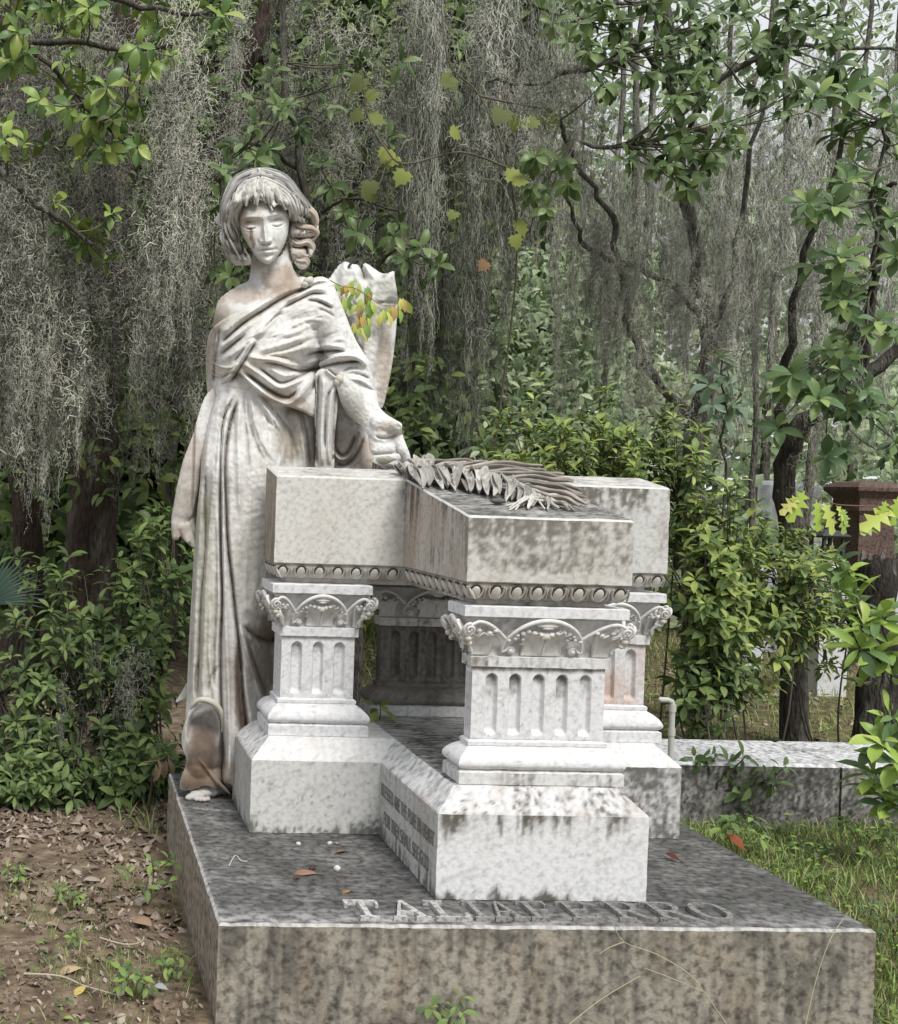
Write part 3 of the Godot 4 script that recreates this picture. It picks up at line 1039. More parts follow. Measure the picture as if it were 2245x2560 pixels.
# the palm branch carved on the table top
func palm(o: Node3D) -> void:
	var p := Node3D.new()
	p.name = "palm_branch"
	o.add_child(p, true)
	var spine := PackedVector3Array()
	for q in [[985, 1168, 0.026], [1050, 1176, 0.028], [1120, 1182, 0.03], [1200, 1190, 0.03], [1265, 1206, 0.028], [1310, 1225, 0.022], [1345, 1246, 0.016], [1395, 1272, 0.008]]:
		spine.append(on_top(q[0], q[1] + q[2] * 620.0, q[2]))
	spine = smooth_path(spine, 4)
	var mb := MB.new()
	mb.tube(spine, flat_radii(spine.size(), 0.009, 0.004), 8, Color(0.5, 0.48, 0.44))
	part("midrib", mb.mesh(M.stone), p)
	# leaflets: [place along the spine, tip u, tip v, arch, width]
	var near := [[0.02, 1040, 1255, 0.03, 0.017], [0.06, 1022, 1238, 0.035, 0.016], [0.1, 1058, 1222, 0.03, 0.02], [0.15, 1072, 1228, 0.035, 0.022], [0.2, 1108, 1224, 0.04, 0.022], [0.26, 1128, 1228, 0.035, 0.018], [0.31, 1150, 1228, 0.045, 0.024], [0.37, 1172, 1236, 0.045, 0.024], [0.43, 1205, 1238, 0.045, 0.026], [0.49, 1215, 1246, 0.045, 0.022], [0.55, 1240, 1252, 0.045, 0.022], [0.61, 1262, 1258, 0.04, 0.02], [0.67, 1284, 1262, 0.035, 0.018], [0.73, 1310, 1268, 0.03, 0.016], [0.8, 1335, 1272, 0.02, 0.014], [0.88, 1362, 1276, 0.012, 0.012]]
	var far := [[0.1, 1180, 1170, 0.03, 0.016], [0.18, 1240, 1168, 0.035, 0.017], [0.26, 1300, 1170, 0.035, 0.018], [0.33, 1360, 1180, 0.035, 0.018], [0.4, 1400, 1190, 0.035, 0.018], [0.47, 1425, 1204, 0.035, 0.019], [0.54, 1440, 1218, 0.033, 0.019], [0.61, 1450, 1234, 0.03, 0.019], [0.68, 1458, 1248, 0.028, 0.02], [0.75, 1460, 1260, 0.026, 0.02], [0.82, 1450, 1268, 0.02, 0.018], [0.9, 1425, 1274, 0.014, 0.014]]
	var r2 := RandomNumberGenerator.new()
	r2.seed = 41
	for side in 2:
		for q in (near if side == 0 else far):
			for twin in 2:
				var t: float = clampf(q[0] + 0.018 * (twin - 1), 0.0, 0.99) * (spine.size() - 1)
				var a := spine[int(t)].lerp(spine[mini(int(t) + 1, spine.size() - 1)], t - int(t))
				var du := r2.randf_range(-16, 16)
				var dv := r2.randf_range(-7, 5) - (twin - 1) * 3.0
				var b := on_top(q[1] + du, q[2] + dv, 0.006 + 0.012 * r2.randf())
				if side == 0 and q[0] < 0.08:
					b = at(q[1] + du * 0.4, q[2] + dv, 3.255)
				var shade := r2.randf_range(0.55, 1.12)
				leaflet(p, a, b, q[3] * (r2.randf_range(0.1, 0.7) if side == 0 else r2.randf_range(-0.1, 0.35)), q[4] * r2.randf_range(0.4, 0.85), (Color(0.6, 0.585, 0.55) if side == 0 else Color(0.5, 0.45, 0.4)) * shade)
	# bare ribs at the outer end
	for k in 16:
		var t := r2.randf_range(0.72, 0.98) * (spine.size() - 1)
		var a := spine[int(t)]
		var b := on_top(r2.randf_range(1230, 1420), r2.randf_range(1255, 1280), 0.004)
		var c := a.lerp(b, 0.5) + Vector3(r2.randfn() * 0.012, 0.012, r2.randfn() * 0.012)
		var rb := MB.new()
		var rp := smooth_path(PackedVector3Array([a, c, b]), 5)
		rb.tube(rp, taper(rp.size(), 0.0042, 0.0024), 6, Color(0.6, 0.59, 0.55))
		part("rib", rb.mesh(M.stone), p)
	# a curl of leaf at the near end of the near side
	var dark := MB.new()
	dark.blob(on_top(1245, 1262, 0.01), Vector3(0.022, 0.008, 0.012), Basis.IDENTITY, Color(0.12, 0.12, 0.12), 14, 8)
	part("broken_leaf_end", dark.mesh(M.stone), p)
	# fingers of cloth-like leaf over the inner corner
	for q in [[1002, 1180, 1036, 1250, 0.02], [1012, 1176, 1046, 1262, 0.018], [1020, 1178, 1030, 1240, 0.016], [1030, 1172, 1060, 1225, 0.02], [1046, 1160, 1052, 1215, 0.016], [1062, 1156, 1070, 1222, 0.018]]:
		leaflet(p, on_top(q[0], q[1] + 12, 0.03), at(q[2], q[3], 3.262 if q[2] < 1050 else 3.24), 0.035, q[4], Color(0.6, 0.58, 0.54))


func leaflet(p: Node3D, a: Vector3, b: Vector3, arch: float, width: float, col: Color) -> void:
	var mb := MB.new()
	var n := 12
	var across := (b - a).cross(Vector3.UP).normalized()
	var rows := []
	for i in n + 1:
		var t := float(i) / n
		var c := a.lerp(b, t) + Vector3.UP * arch * sin(t * PI) * (1.0 - 0.3 * t)
		var w := width * (0.3 + 0.7 * sin(pow(t, 0.75) * PI)) * (1.0 if t < 0.93 else 0.35)
		c += across * 0.006 * sin(t * 7.0 + a.x * 90.0) + Vector3.UP * 0.003 * sin(t * 11.0 + a.x * 140.0)
		var row := []
		for k in 7:
			var s := (k - 3) / 3.0
			row.append(c + across * w * s + Vector3.UP * (w * 0.9 * s * s + w * 0.4 * exp(-s * s * 12.0)))
		rows.append(row)
	for i in n + 1:
		for k in 7:
			mb.add(rows[i][k], Vector3.ZERO, stone(rows[i][k], Vector3.UP, SP.new({"b": 0.05 + 0.3 * exp(-pow((k - 3.0) / 1.2, 2.0)) , "big": 0.8, "fine": 1.1, "clean": col, "dark": Color(0.15, 0.135, 0.115)})))
	for i in n + 1:
		for k in 7:
			mb.add(rows[i][k] - Vector3.UP * 0.005, Vector3.ZERO, col * 0.6)
	var h := (n + 1) * 7
	for i in n:
		for k in 6:
			var q := i * 7 + k
			mb.quad(q, q + 7, q + 8, q + 1)
			mb.quad(h + q + 1, h + q + 8, h + q + 7, h + q)
		mb.quad(i * 7, h + i * 7, h + i * 7 + 7, i * 7 + 7)
		mb.quad(i * 7 + 6, i * 7 + 13, h + i * 7 + 13, h + i * 7 + 6)
	mb.smooth()
	part("leaflet", mb.mesh(M.stone), p)


# ---------------------------------------------------------------- the marble figure
const ZS := 3.66             # depth of the figure's own plane
const PX := ZS / FL          # metres to a picture pixel there


# carved folds: a height field over the figure's front, in millimetres
class Folds:
	var u0 := 420.0
	var v0 := 400.0
	var st := 2.0
	var w := 315
	var h := 800
	var f := PackedFloat32Array()

	func _init() -> void:
		f.resize(w * h)

	# width and height of a ridge (or, below zero, a groove); lean > 0 steepens its right-hand side
	func line(width: float, height: float, pts: Array, lean := 0.0, ends := 0.25) -> void:
		width *= 0.82
		height *= 1.45
		var p := PackedVector2Array()
		for i in pts.size() / 2:
			p.append(Vector2(pts[i * 2], pts[i * 2 + 1]))
		var q := PackedVector2Array()
		for i in p.size() - 1:
			var a := p[maxi(i - 1, 0)]
			var d := p[mini(i + 2, p.size() - 1)]
			for k in 3:
				q.append(p[i].cubic_interpolate(p[i + 1], a, d, k / 3.0))
		q.append(p[p.size() - 1])
		var lo := q[0]
		var hi := q[0]
		var total := 0.0
		var along := PackedFloat32Array([0.0])
		for i in q.size():
			lo = lo.min(q[i])
			hi = hi.max(q[i])
			if i > 0:
				total += q[i].distance_to(q[i - 1])
				along.append(total)
		var reach := width * (2.4 + 2.0 * absf(lean))
		var i0 := clampi(int((lo.x - reach - u0) / st), 0, w - 1)
		var i1 := clampi(int((hi.x + reach - u0) / st), 0, w - 1)
		var j0 := clampi(int((lo.y - reach - v0) / st), 0, h - 1)
		var j1 := clampi(int((hi.y + reach - v0) / st), 0, h - 1)
		for j in range(j0, j1 + 1):
			var y := v0 + j * st
			for i in range(i0, i1 + 1):
				var x := u0 + i * st
				var best := 1e9
				var side := 0.0
				var t_at := 0.0
				for k in q.size() - 1:
					var a := q[k]
					var b := q[k + 1]
					if x < minf(a.x, b.x) - reach or x > maxf(a.x, b.x) + reach or y < minf(a.y, b.y) - reach or y > maxf(a.y, b.y) + reach:
						continue
					var e := b - a
					var l2 := e.length_squared()
					var t := clampf(((x - a.x) * e.x + (y - a.y) * e.y) / l2, 0.0, 1.0)
					var dx := x - a.x - e.x * t
					var dy := y - a.y - e.y * t
					var d2 := dx * dx + dy * dy
					if d2 < best:
						best = d2
						side = e.x * dy - e.y * dx
						t_at = along[k] + sqrt(l2) * t
				if best > reach * reach:
					continue
				var d := sqrt(best) / width * signf(side)
				if lean != 0.0:
					d = d * (1.0 + 2.0 * lean) if d * signf(lean) < 0.0 and lean > 0.0 else d * (1.0 / (1.0 + lean)) if lean > 0.0 else d
				var taper := 1.0
				if ends > 0.0:
					taper = smoothstep(0.0, ends, t_at / total) * smoothstep(0.0, ends, 1.0 - t_at / total)
				f[j * w + i] += height * (exp(-absf(d) * 1.5) * 1.1 if height < 0.0 else exp(-d * d)) * taper

	func at(u: float, v: float) -> float:
		var x := clampf((u - u0) / st, 0.0, w - 1.001)
		var y := clampf((v - v0) / st, 0.0, h - 1.001)
		var i := int(x)
		var j := int(y)
		x -= i
		y -= j
		var k := j * w + i
		return lerpf(lerpf(f[k], f[k + 1], x), lerpf(f[k + w], f[k + w + 1], x), y)


# rounded masses seen from the front: each [u, v, r, d, u, v, r, d, flatness]; r in pixels, d in metres towards the viewer
class Mass:
	var a := PackedFloat32Array()
	var n := 0
	var blend := 0.02

	func _init(list: Array, bl := 0.02) -> void:
		blend = bl
		n = list.size()
		for q in list:
			for x in q:
				a.append(x)

	func at(u: float, v: float) -> float:
		var out := -1.0
		for i in n:
			var o := i * 9
			var ex := a[o + 4] - a[o]
			var ey := a[o + 5] - a[o + 1]
			var l2 := ex * ex + ey * ey
			var t := 0.0
			if l2 > 0.01:
				t = clampf(((u - a[o]) * ex + (v - a[o + 1]) * ey) / l2, 0.0, 1.0)
			var dx := u - a[o] - ex * t
			var dy := v - a[o + 1] - ey * t
			var r := lerpf(a[o + 2], a[o + 6], t)
			var e := sqrt(dx * dx + dy * dy)
			var d := lerpf(a[o + 3], a[o + 7], t)
			if e < r:
				d += sqrt(r * r - e * e) * 0.00132 * a[o + 8]
			else:
				d -= (e - r) * 0.0030
			if out < -0.9:
				out = d
			else:
				var h := clampf(0.5 + 0.5 * (d - out) / blend, 0.0, 1.0)
				out = lerpf(out, d, h) + blend * h * (1.0 - h)
		return out


var folds: Folds
var spots: Array = []        # stains and some painted sun and shade on the marble: [u, v, ru, rv, colour, strength]


func marble(u: float, v: float, p: Vector3, hollow: float) -> Color:
	var c := Color(0.74, 0.74, 0.73)
	var n1 := NL.get_noise_3d(p.x * 9.0, p.y * 6.0, p.z * 9.0)
	var n2 := NF.get_noise_3d(p.x * 42.0, p.y * 30.0, p.z * 42.0)
	var n3 := NW.get_noise_3d(p.x * 16.0, p.y * 3.0, p.z * 16.0)
	c = c.lerp(Color(0.46, 0.4, 0.31), clampf(0.02 + n3 * 0.35 + n1 * 0.2, 0, 0.45))
	c = c.lerp(Color(0.3, 0.29, 0.25), smoothstep(0.2, 0.7, n2 + 0.3 * n1) * 0.4)
	for s in spots:
		var du: float = (u - s[0]) / s[2]
		var dv: float = (v - s[1]) / s[3]
		var d := du * du + dv * dv
		if d < 1.7:
			c = c.lerp(s[4], s[5] * (0.8 if s[1] < 1800 and s[1] > 640 else 1.0) * smoothstep(1.5, 0.2, d + (0.9 * n1 + 0.7 * n2) * (0.25 if s[1] > 1800 else 1.0)))
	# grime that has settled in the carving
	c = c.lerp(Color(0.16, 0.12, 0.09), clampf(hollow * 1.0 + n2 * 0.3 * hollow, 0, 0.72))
	return c


# a carved piece: its outline in the picture, its front from depth(u, v), a thick rim and a rounded back
func carve(mb: MB, outline: Array, step: float, depth: Callable, thick: float, bulge: float, reach := 60.0) -> void:
	var poly := PackedVector2Array()
	for i in outline.size() / 2:
		poly.append(Vector2(outline[i * 2], outline[i * 2 + 1]))
	# round the outline a little
	var fine := PackedVector2Array()
	var m := poly.size()
	for i in m:
		for k in 3:
			fine.append(poly[i].cubic_interpolate(poly[(i + 1) % m], poly[(i + m - 1) % m], poly[(i + 2) % m], k / 3.0))
	poly = fine
	m = poly.size()
	var lo := poly[0]
	var hi := poly[0]
	for q in poly:
		lo = lo.min(q)
		hi = hi.max(q)
	var nu := int((hi.x - lo.x) / step) + 3
	var nv := int((hi.y - lo.y) / step) + 3
	var o := lo - Vector2(step, step)
	var pos := PackedVector2Array()
	var edge := PackedFloat32Array()
	var inside := PackedByteArray()
	for j in nv:
		for i in nu:
			var q := o + Vector2(i, j) * step
			var best := 1e9
			var hit := q
			for k in m:
				var a := poly[k]
				var b := poly[(k + 1) % m]
				var r := minf(sqrt(best), reach)
				if q.x < minf(a.x, b.x) - r or q.x > maxf(a.x, b.x) + r or q.y < minf(a.y, b.y) - r or q.y > maxf(a.y, b.y) + r:
					continue
				var e := b - a
				var t := clampf((q - a).dot(e) / maxf(e.length_squared(), 1e-6), 0.0, 1.0)
				var h := a + e * t
				var d := q.distance_squared_to(h)
				if d < best:
					best = d
					hit = h
			var dist := sqrt(best)
			inside.append(1 if Geometry2D.is_point_in_polygon(q, poly) else 0)
			if dist < step * 0.62:
				pos.append(hit)
				edge.append(0.0)
				inside[inside.size() - 1] = 2
			else:
				pos.append(q)
				edge.append(minf(dist, reach))
	var front := PackedInt32Array()
	var back := PackedInt32Array()
	front.resize(nu * nv)
	front.fill(-1)
	back.resize(nu * nv)
	back.fill(-1)
	var edges := {}
	for j in nv - 1:
		for i in nu - 1:
			var a := j * nu + i
			var c4 := [a, a + nu, a + nu + 1, a + 1]        # counter-clockwise seen from the front (v runs down)
			for half in 2:
				var t := [c4[0], c4[1], c4[2]] if half == 0 else [c4[0], c4[2], c4[3]]
				var ok := true
				var n_edge := 0
				for k in t:
					if inside[k] == 0:
						ok = false
					if inside[k] == 2:
						n_edge += 1
				if not ok:
					continue
				if n_edge == 3 and not Geometry2D.is_point_in_polygon((pos[t[0]] + pos[t[1]] + pos[t[2]]) / 3.0, poly):
					continue
				for k in t:
					if front[k] < 0:
						var q := pos[k]
						var dd: Array = depth.call(q.x, q.y, edge[k])
						var p := at(q.x, q.y, ZS - dd[0])
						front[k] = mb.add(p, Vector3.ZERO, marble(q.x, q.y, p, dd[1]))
						var th := thick + bulge * sqrt(1.0 - pow(1.0 - minf(edge[k] / reach, 1.0), 2.0))
						back[k] = mb.add(at(q.x, q.y, ZS - dd[0] + th), Vector3.ZERO, marble(q.x, q.y, p, 0.4))
				mb.tri(front[t[0]], front[t[1]], front[t[2]])
				mb.tri(back[t[0]], back[t[2]], back[t[1]])
				for k in 3:
					var x: int = t[k]
					var y: int = t[(k + 1) % 3]
					var key := mini(x, y) * 1000000 + maxi(x, y)
					if edges.has(key):
						edges.erase(key)
					else:
						edges[key] = [x, y]
	for e in edges.values():
		mb.quad(front[e[1]], front[e[0]], back[e[0]], back[e[1]])


func carved_folds() -> void:
	folds = Folds.new()
	var f := folds
	# the mantle: hem band from the shoulder to the waist, and what hangs from it
	f.line(7, -17, [770, 716, 755, 724, 703, 748, 657, 777, 604, 812, 549, 862], 0.0, 0.1)
	f.line(10, 9, [752, 712, 700, 733, 650, 763, 600, 797, 545, 842], 0.0, 0.12)
	f.line(6, 6, [690, 742, 640, 772, 590, 806], 0.0, 0.3)
	f.line(7, -13, [620, 832, 572, 869, 541, 897], 0.0, 0.3)
	f.line(9, 8, [655, 790, 610, 822, 560, 864, 535, 890], 0.0, 0.3)
	f.line(8, 6, [640, 850, 590, 880, 548, 905], 0.0, 0.3)
	f.line(5, -13, [828, 738, 784, 734, 749, 749, 709, 770, 690, 783])
	f.line(6, 8, [826, 724, 785, 722, 745, 738, 705, 758])
	f.line(4.5, -12, [836, 775, 815, 762, 793, 753, 758, 750])
	f.line(6, 7, [838, 766, 810, 751, 790, 744])
	f.line(5, -12, [832, 706, 796, 708, 761, 723, 730, 741])
	f.line(6, 7, [830, 697, 800, 699, 770, 712])
	f.line(4, -6, [840, 795, 815, 778, 790, 772])
	f.line(9, 13, [716, 752, 690, 785, 662, 818, 634, 846], 0.0, 0.2)
	f.line(5, -12, [708, 775, 680, 800, 652, 830], 0.0, 0.25)
	f.line(6, 13, [640, 842, 616, 877, 588, 922, 564, 956], 0.0, 0.15)
	f.line(4.5, -14, [640, 852, 622, 884, 596, 926, 574, 956], 0.0, 0.15)
	f.line(4.5, -9, [625, 850, 606, 877, 582, 908], 0.0, 0.2)
	f.line(8, 5, [634, 881, 703, 863, 776, 836])
	f.line(7, -6, [640, 890, 710, 874, 770, 852])
	f.line(8, 5, [640, 893, 715, 882, 790, 858])
	f.line(7, 4, [690, 842, 740, 830, 800, 800])
	f.line(6, -4, [690, 850, 750, 838, 810, 812])
	f.line(6, 4, [720, 815, 770, 800, 815, 802])
	f.line(6, -4, [730, 870, 790, 845, 835, 842])
	f.line(5, 4, [800, 870, 840, 850, 868, 850])
	f.line(6, -17, [752, 894, 790, 881, 845, 877, 872, 882])
	f.line(8, 10, [770, 876, 820, 865, 870, 872])
	f.line(9, 15, [606, 890, 686, 902, 747, 914, 819, 896, 877, 889, 908, 904, 928, 932], 0.0, 0.1)
	f.line(5, -16, [640, 902, 700, 912, 752, 928, 819, 914, 889, 902, 915, 918], 0.0, 0.15)
	f.line(4, -9, [625, 891, 690, 890, 740, 900], 0.0, 0.3)
	f.line(8, 13, [600, 903, 657, 941, 700, 969, 750, 951, 792, 926], 0.0, 0.12)
	f.line(6, -16, [640, 913, 685, 948, 710, 957, 765, 934, 786, 922], 0.0, 0.2)
	f.line(5, 8, [668, 917, 712, 940, 752, 930], 0.0, 0.3)
	f.line(8, 14, [600, 934, 662, 983, 720, 1012, 755, 972, 789, 928], 0.0, 0.08)
	f.line(7, -19, [606, 926, 674, 976, 722, 994, 750, 966], 0.0, 0.2)
	f.line(6, -9, [640, 960, 680, 992, 716, 1006], 0.0, 0.3)
	f.line(6, 8, [735, 1010, 765, 975, 795, 932], 0.0, 0.2)
	f.line(7, -8, [745, 1020, 775, 985, 790, 950], 0.0, 0.2)
	# knot of cloth at the waist
	for k in 5:
		f.line(3.6, 9.0, [528, 905 + k * 7, 550, 917 + k * 6, 575, 919 + k * 3, 600, 908 + k * 5], 0.0, 0.15)
		f.line(2.6, -10.0, [528, 909 + k * 7, 550, 921 + k * 6, 575, 922 + k * 3, 600, 911 + k * 5], 0.0, 0.15)
	# strand over the right arm
	f.line(5, 9, [537, 822, 530, 870, 526, 930, 524, 990], 0.0, 0.1)
	f.line(3.5, -12, [549, 818, 545, 860, 538, 905, 534, 960], 0.0, 0.1)
	f.line(3.5, -7, [527, 850, 520, 900, 518, 960], 0.0, 0.2)
	# the robe's skirt
	f.line(4.5, -34, [590, 985, 572, 1014, 555, 1072, 551, 1200, 552, 1350, 556, 1500, 551, 1620, 553, 1767, 559, 1886, 556, 1950], 0.0, 0.06)
	f.line(7, 12, [582, 972, 560, 1050, 543, 1190, 541, 1350], 0.0, 0.12)
	f.line(4.5, -30, [600, 990, 575, 1060, 562, 1150, 564, 1248, 569, 1358, 579, 1444, 589, 1541, 596, 1600, 606, 1720, 616, 1830, 622, 1900], 0.0, 0.06)
	f.line(6, 12, [570, 1050, 556, 1120, 558, 1300, 561, 1450, 566, 1600, 572, 1750, 574, 1960], 0.0, 0.05)
	f.line(12, -26, [592, 1600, 597, 1700, 604, 1790, 610, 1860], 0.0, 0.3)
	f.line(9, -22, [604, 1560, 640, 1590, 670, 1600, 720, 1590], 0.0, 0.2)
	f.line(16, 10, [600, 1510, 645, 1535, 700, 1530], 0.0, 0.2)
	f.line(5, 15, [598, 1560, 611, 1607, 629, 1666, 655, 1748, 680, 1850], 0.0, 0.1)
	f.line(7, -15, [610, 1580, 640, 1670, 668, 1750, 690, 1840], 0.0, 0.1)
	f.line(9, 8, [592, 1640, 612, 1720, 640, 1850], 0.0, 0.2)
	# left of the deep groove: long tubes of cloth
	f.line(7, 11, [536, 1150, 530, 1248, 518, 1395, 512, 1520, 508, 1640, 505, 1760], 0.0, 0.1)
	f.line(5, -15, [516, 1160, 513, 1260, 514, 1370, 503, 1500, 497, 1650, 492, 1760], 0.0, 0.1)
	f.line(5, -11, [546, 1180, 540, 1300, 540, 1500, 532, 1700, 528, 1770], 0.0, 0.1)
	f.line(5, 9, [504, 1190, 498, 1300, 490, 1450, 484, 1640, 482, 1760], 0.0, 0.1)
	f.line(4, -11, [495, 1280, 488, 1420, 480, 1560, 476, 1700], 0.0, 0.15)
	f.line(6, 8, [526, 1500, 522, 1620, 530, 1710, 540, 1770], 0.0, 0.2)
	f.line(6, -11, [550, 1660, 530, 1690, 515, 1740], 0.0, 0.3)
	f.line(5, -9, [500, 1640, 488, 1700, 492, 1760], 0.0, 0.3)
	# pleats that spread from the girdle
	f.line(7, 7.4, [602, 975, 596, 1040, 596, 1140, 600, 1300], 0.0, 0.15)
	f.line(5, -7.4, [612, 972, 609, 1020, 618, 1100, 624, 1200], 0.0, 0.2)
	f.line(7, 6.2, [626, 975, 634, 1040, 655, 1100, 690, 1160], 0.0, 0.15)
	f.line(5, -8.1, [618, 985, 622, 1050, 640, 1110, 668, 1165], 0.0, 0.2)
	f.line(7, 8.7, [640, 985, 668, 1025, 700, 1070, 714, 1110, 700, 1160, 690, 1220], 0.0, 0.12)
	f.line(6, -9.3, [648, 982, 690, 1030, 722, 1075, 732, 1120, 724, 1180], 0.0, 0.15)
	f.line(5, 5.0, [650, 1000, 668, 1030, 676, 1045, 690, 1090], 0.0, 0.3)
	f.line(4, -6.2, [655, 1030, 668, 1048, 690, 1075], 0.0, 0.3)
	f.line(6, 6.8, [744, 1030, 752, 1080, 764, 1165, 770, 1230], 0.0, 0.15)
	f.line(6, -8.7, [756, 1025, 768, 1080, 778, 1165], 0.0, 0.15)
	f.line(9, -5.0, [728, 1030, 738, 1090, 745, 1170], 0.0, 0.2)
	f.line(5, -6.8, [545, 990, 524, 1040, 508, 1110, 502, 1180], 0.0, 0.2)
	f.line(5, 4.3, [556, 985, 532, 1040, 518, 1120, 512, 1200], 0.0, 0.2)
	f.line(3, -3.1, [560, 966, 600, 972, 632, 973], 0.0, 0.1)
	# many small pleats, each its own length
	var rp := RandomNumberGenerator.new()
	rp.seed = 77
	for k in 26:
		var x0 := rp.randf_range(550, 720)
		var sp := (x0 - 610.0) * 0.5
		var y0 := rp.randf_range(978, 1010)
		var ln := rp.randf_range(60, 260)
		f.line(rp.randf_range(2.2, 4.5), rp.randf_range(1.5, 4.0) * (1 if k % 2 else -1), [x0, y0, x0 + sp * 0.25, y0 + ln * 0.4, x0 + sp * 0.6 + rp.randf_range(-6, 6), y0 + ln], 0.0, 0.3)
	for k in 34:
		var x0 := rp.randf_range(485, 700)
		var y0 := rp.randf_range(1150, 1700)
		var ln := rp.randf_range(60, 220)
		f.line(rp.randf_range(2.2, 5.0), rp.randf_range(1.2, 3.5) * (1 if k % 2 else -1), [x0, y0, x0 - 4 + rp.randf_range(-6, 6), y0 + ln * 0.5, x0 - 8 + rp.randf_range(-8, 8), y0 + ln], 0.0, 0.35)
	for k in 40:
		var x0 := rp.randf_range(600, 840)
		var y0 := rp.randf_range(740, 900)
		var ln := rp.randf_range(30, 90)
		f.line(rp.randf_range(2.0, 3.6), rp.randf_range(1.2, 3.2) * (1 if k % 2 else -1), [x0, y0, x0 + ln * 0.5, y0 - ln * 0.2 + rp.randf_range(-5, 5), x0 + ln, y0 - ln * 0.32], 0.0, 0.35)
	# light creases over the thigh
	for k in 9:
		var y := 1175.0 + k * 24.0 + 6.0 * sin(k * 2.3)
		f.line(6, 1.6 if k % 3 else -1.8, [600 + 9 * (k % 4), y + 12, 640, y, 668 + 7 * (k % 3), y - 14 + 6 * (k % 4)], 0.0, 0.45)
	# the loose sleeve
	f.line(5, -14, [796, 934, 794, 1000, 791, 1060, 793, 1168], 0.0, 0.1)
	f.line(7, 11, [810, 940, 806, 1030, 803, 1100, 806, 1168], 0.0, 0.1)
	f.line(5, 10, [842, 962, 828, 990, 822, 1060, 820, 1110, 826, 1168], 0.0, 0.1)
	f.line(5, -12, [836, 962, 816, 1000, 812, 1070, 813, 1130], 0.0, 0.15)
	f.line(5, -10, [850, 960, 838, 1000, 834, 1080, 832, 1160], 0.0, 0.1)
	f.line(5, 13, [833, 1128, 842, 1142, 855, 1149, 874, 1140, 890, 1112, 904, 1075], 0.0, 0.1)
	f.line(5, -11, [836, 1118, 848, 1134, 860, 1138, 876, 1122, 892, 1085], 0.0, 0.15)
	f.line(5, -12, [835, 1150, 850, 1162, 868, 1160, 892, 1135, 912, 1090], 0.0, 0.15)
	# cuff on the upper arm
	f.line(4, 8, [812, 922, 830, 938, 848, 950], 0.0, 0.15)
	f.line(3.5, -10, [818, 920, 836, 936, 850, 944], 0.0, 0.2)
	f.line(6, 10, [856, 958, 876, 949, 902, 951, 925, 966, 940, 985], 0.0, 0.1)
	f.line(4, -10, [858, 946, 880, 938, 905, 938, 925, 948], 0.0, 0.15)
	f.line(4, 6, [858, 938, 880, 928, 905, 928], 0.0, 0.2)
	f.line(4, -7, [856, 930, 875, 920, 900, 920], 0.0, 0.2)
	# hair: locks that leave the parting
	for k in 9:
		var t := k / 8.0
		f.line(4.2, -9.0, [645 + t * 3, 424 + t * 58, 620 - t * 12, 440 + t * 52, 590 - t * 6, 470 + t * 32, 566 + t * 22, 520 - t * 8 + 4 * sin(k * 1.7)], 0.0, 0.12)
		f.line(4.2, -9.0, [652 + t * 1, 424 + t * 58, 682 + t * 2, 436 + t * 52, 716 - t * 4, 466 + t * 34, 746 - t * 30, 520 - t * 6 + 4 * sin(k * 2.1)], 0.0, 0.12)
		f.line(5.0, 5.0, [646 + t * 3, 430 + t * 58, 622 - t * 12, 447 + t * 50, 593 - t * 6, 477 + t * 30, 570 + t * 22, 520 - t * 6], 0.0, 0.15)
		f.line(5.0, 5.0, [653, 430 + t * 58, 684 + t * 2, 443 + t * 50, 718 - t * 4, 473 + t * 32, 744 - t * 30, 521 - t * 4], 0.0, 0.15)
	f.line(3, 8, [648, 420, 648, 450, 647, 480], 0.0, 0.15)
	for k in 7:
		f.line(3.0, -8.0, [604 + k * 14, 480, 606 + k * 14 + 3 * sin(k * 2.0), 495, 603 + k * 15, 512], 0.0, 0.25)
	# long waves at the sides
	for k in 5:
		f.line(4.0, -9.0, [564 + k * 7, 540 + k * 4, 560 + k * 9, 575, 576 + k * 9, 612, 596 + k * 8, 650], 0.0, 0.15)
		f.line(4.0, 5.0, [570 + k * 7, 540 + k * 4, 566 + k * 9, 578, 582 + k * 9, 614, 600 + k * 8, 648], 0.0, 0.15)
	f.line(6, -12, [556, 590, 580, 600, 606, 612], 0.0, 0.2)
	f.line(6, -12, [568, 628, 595, 632, 622, 640], 0.0, 0.2)
	for k in 4:
		f.line(3.5, -10.0, [732 + k * 8, 528 + k * 2, 752 + k * 8, 540 + k * 3, 778, 552 + k * 8], 0.0, 0.2)
	f.line(5, -14, [730, 562, 752, 572, 778, 566, 793, 556], 0.0, 0.15)
	f.line(5, -14, [728, 594, 750, 598, 776, 600, 790, 592], 0.0, 0.15)
	f.line(5, -13, [730, 616, 752, 617, 772, 614], 0.0, 0.15)
	f.line(5, -13, [738, 648, 756, 650, 780, 645], 0.0, 0.15)
	f.line(5, -12, [748, 610, 766, 622, 768, 642], 0.0, 0.2)


func gauss(x: float, y: float, sx: float, sy: float) -> float:
	return exp(-(x / sx) * (x / sx) - (y / sy) * (y / sy))


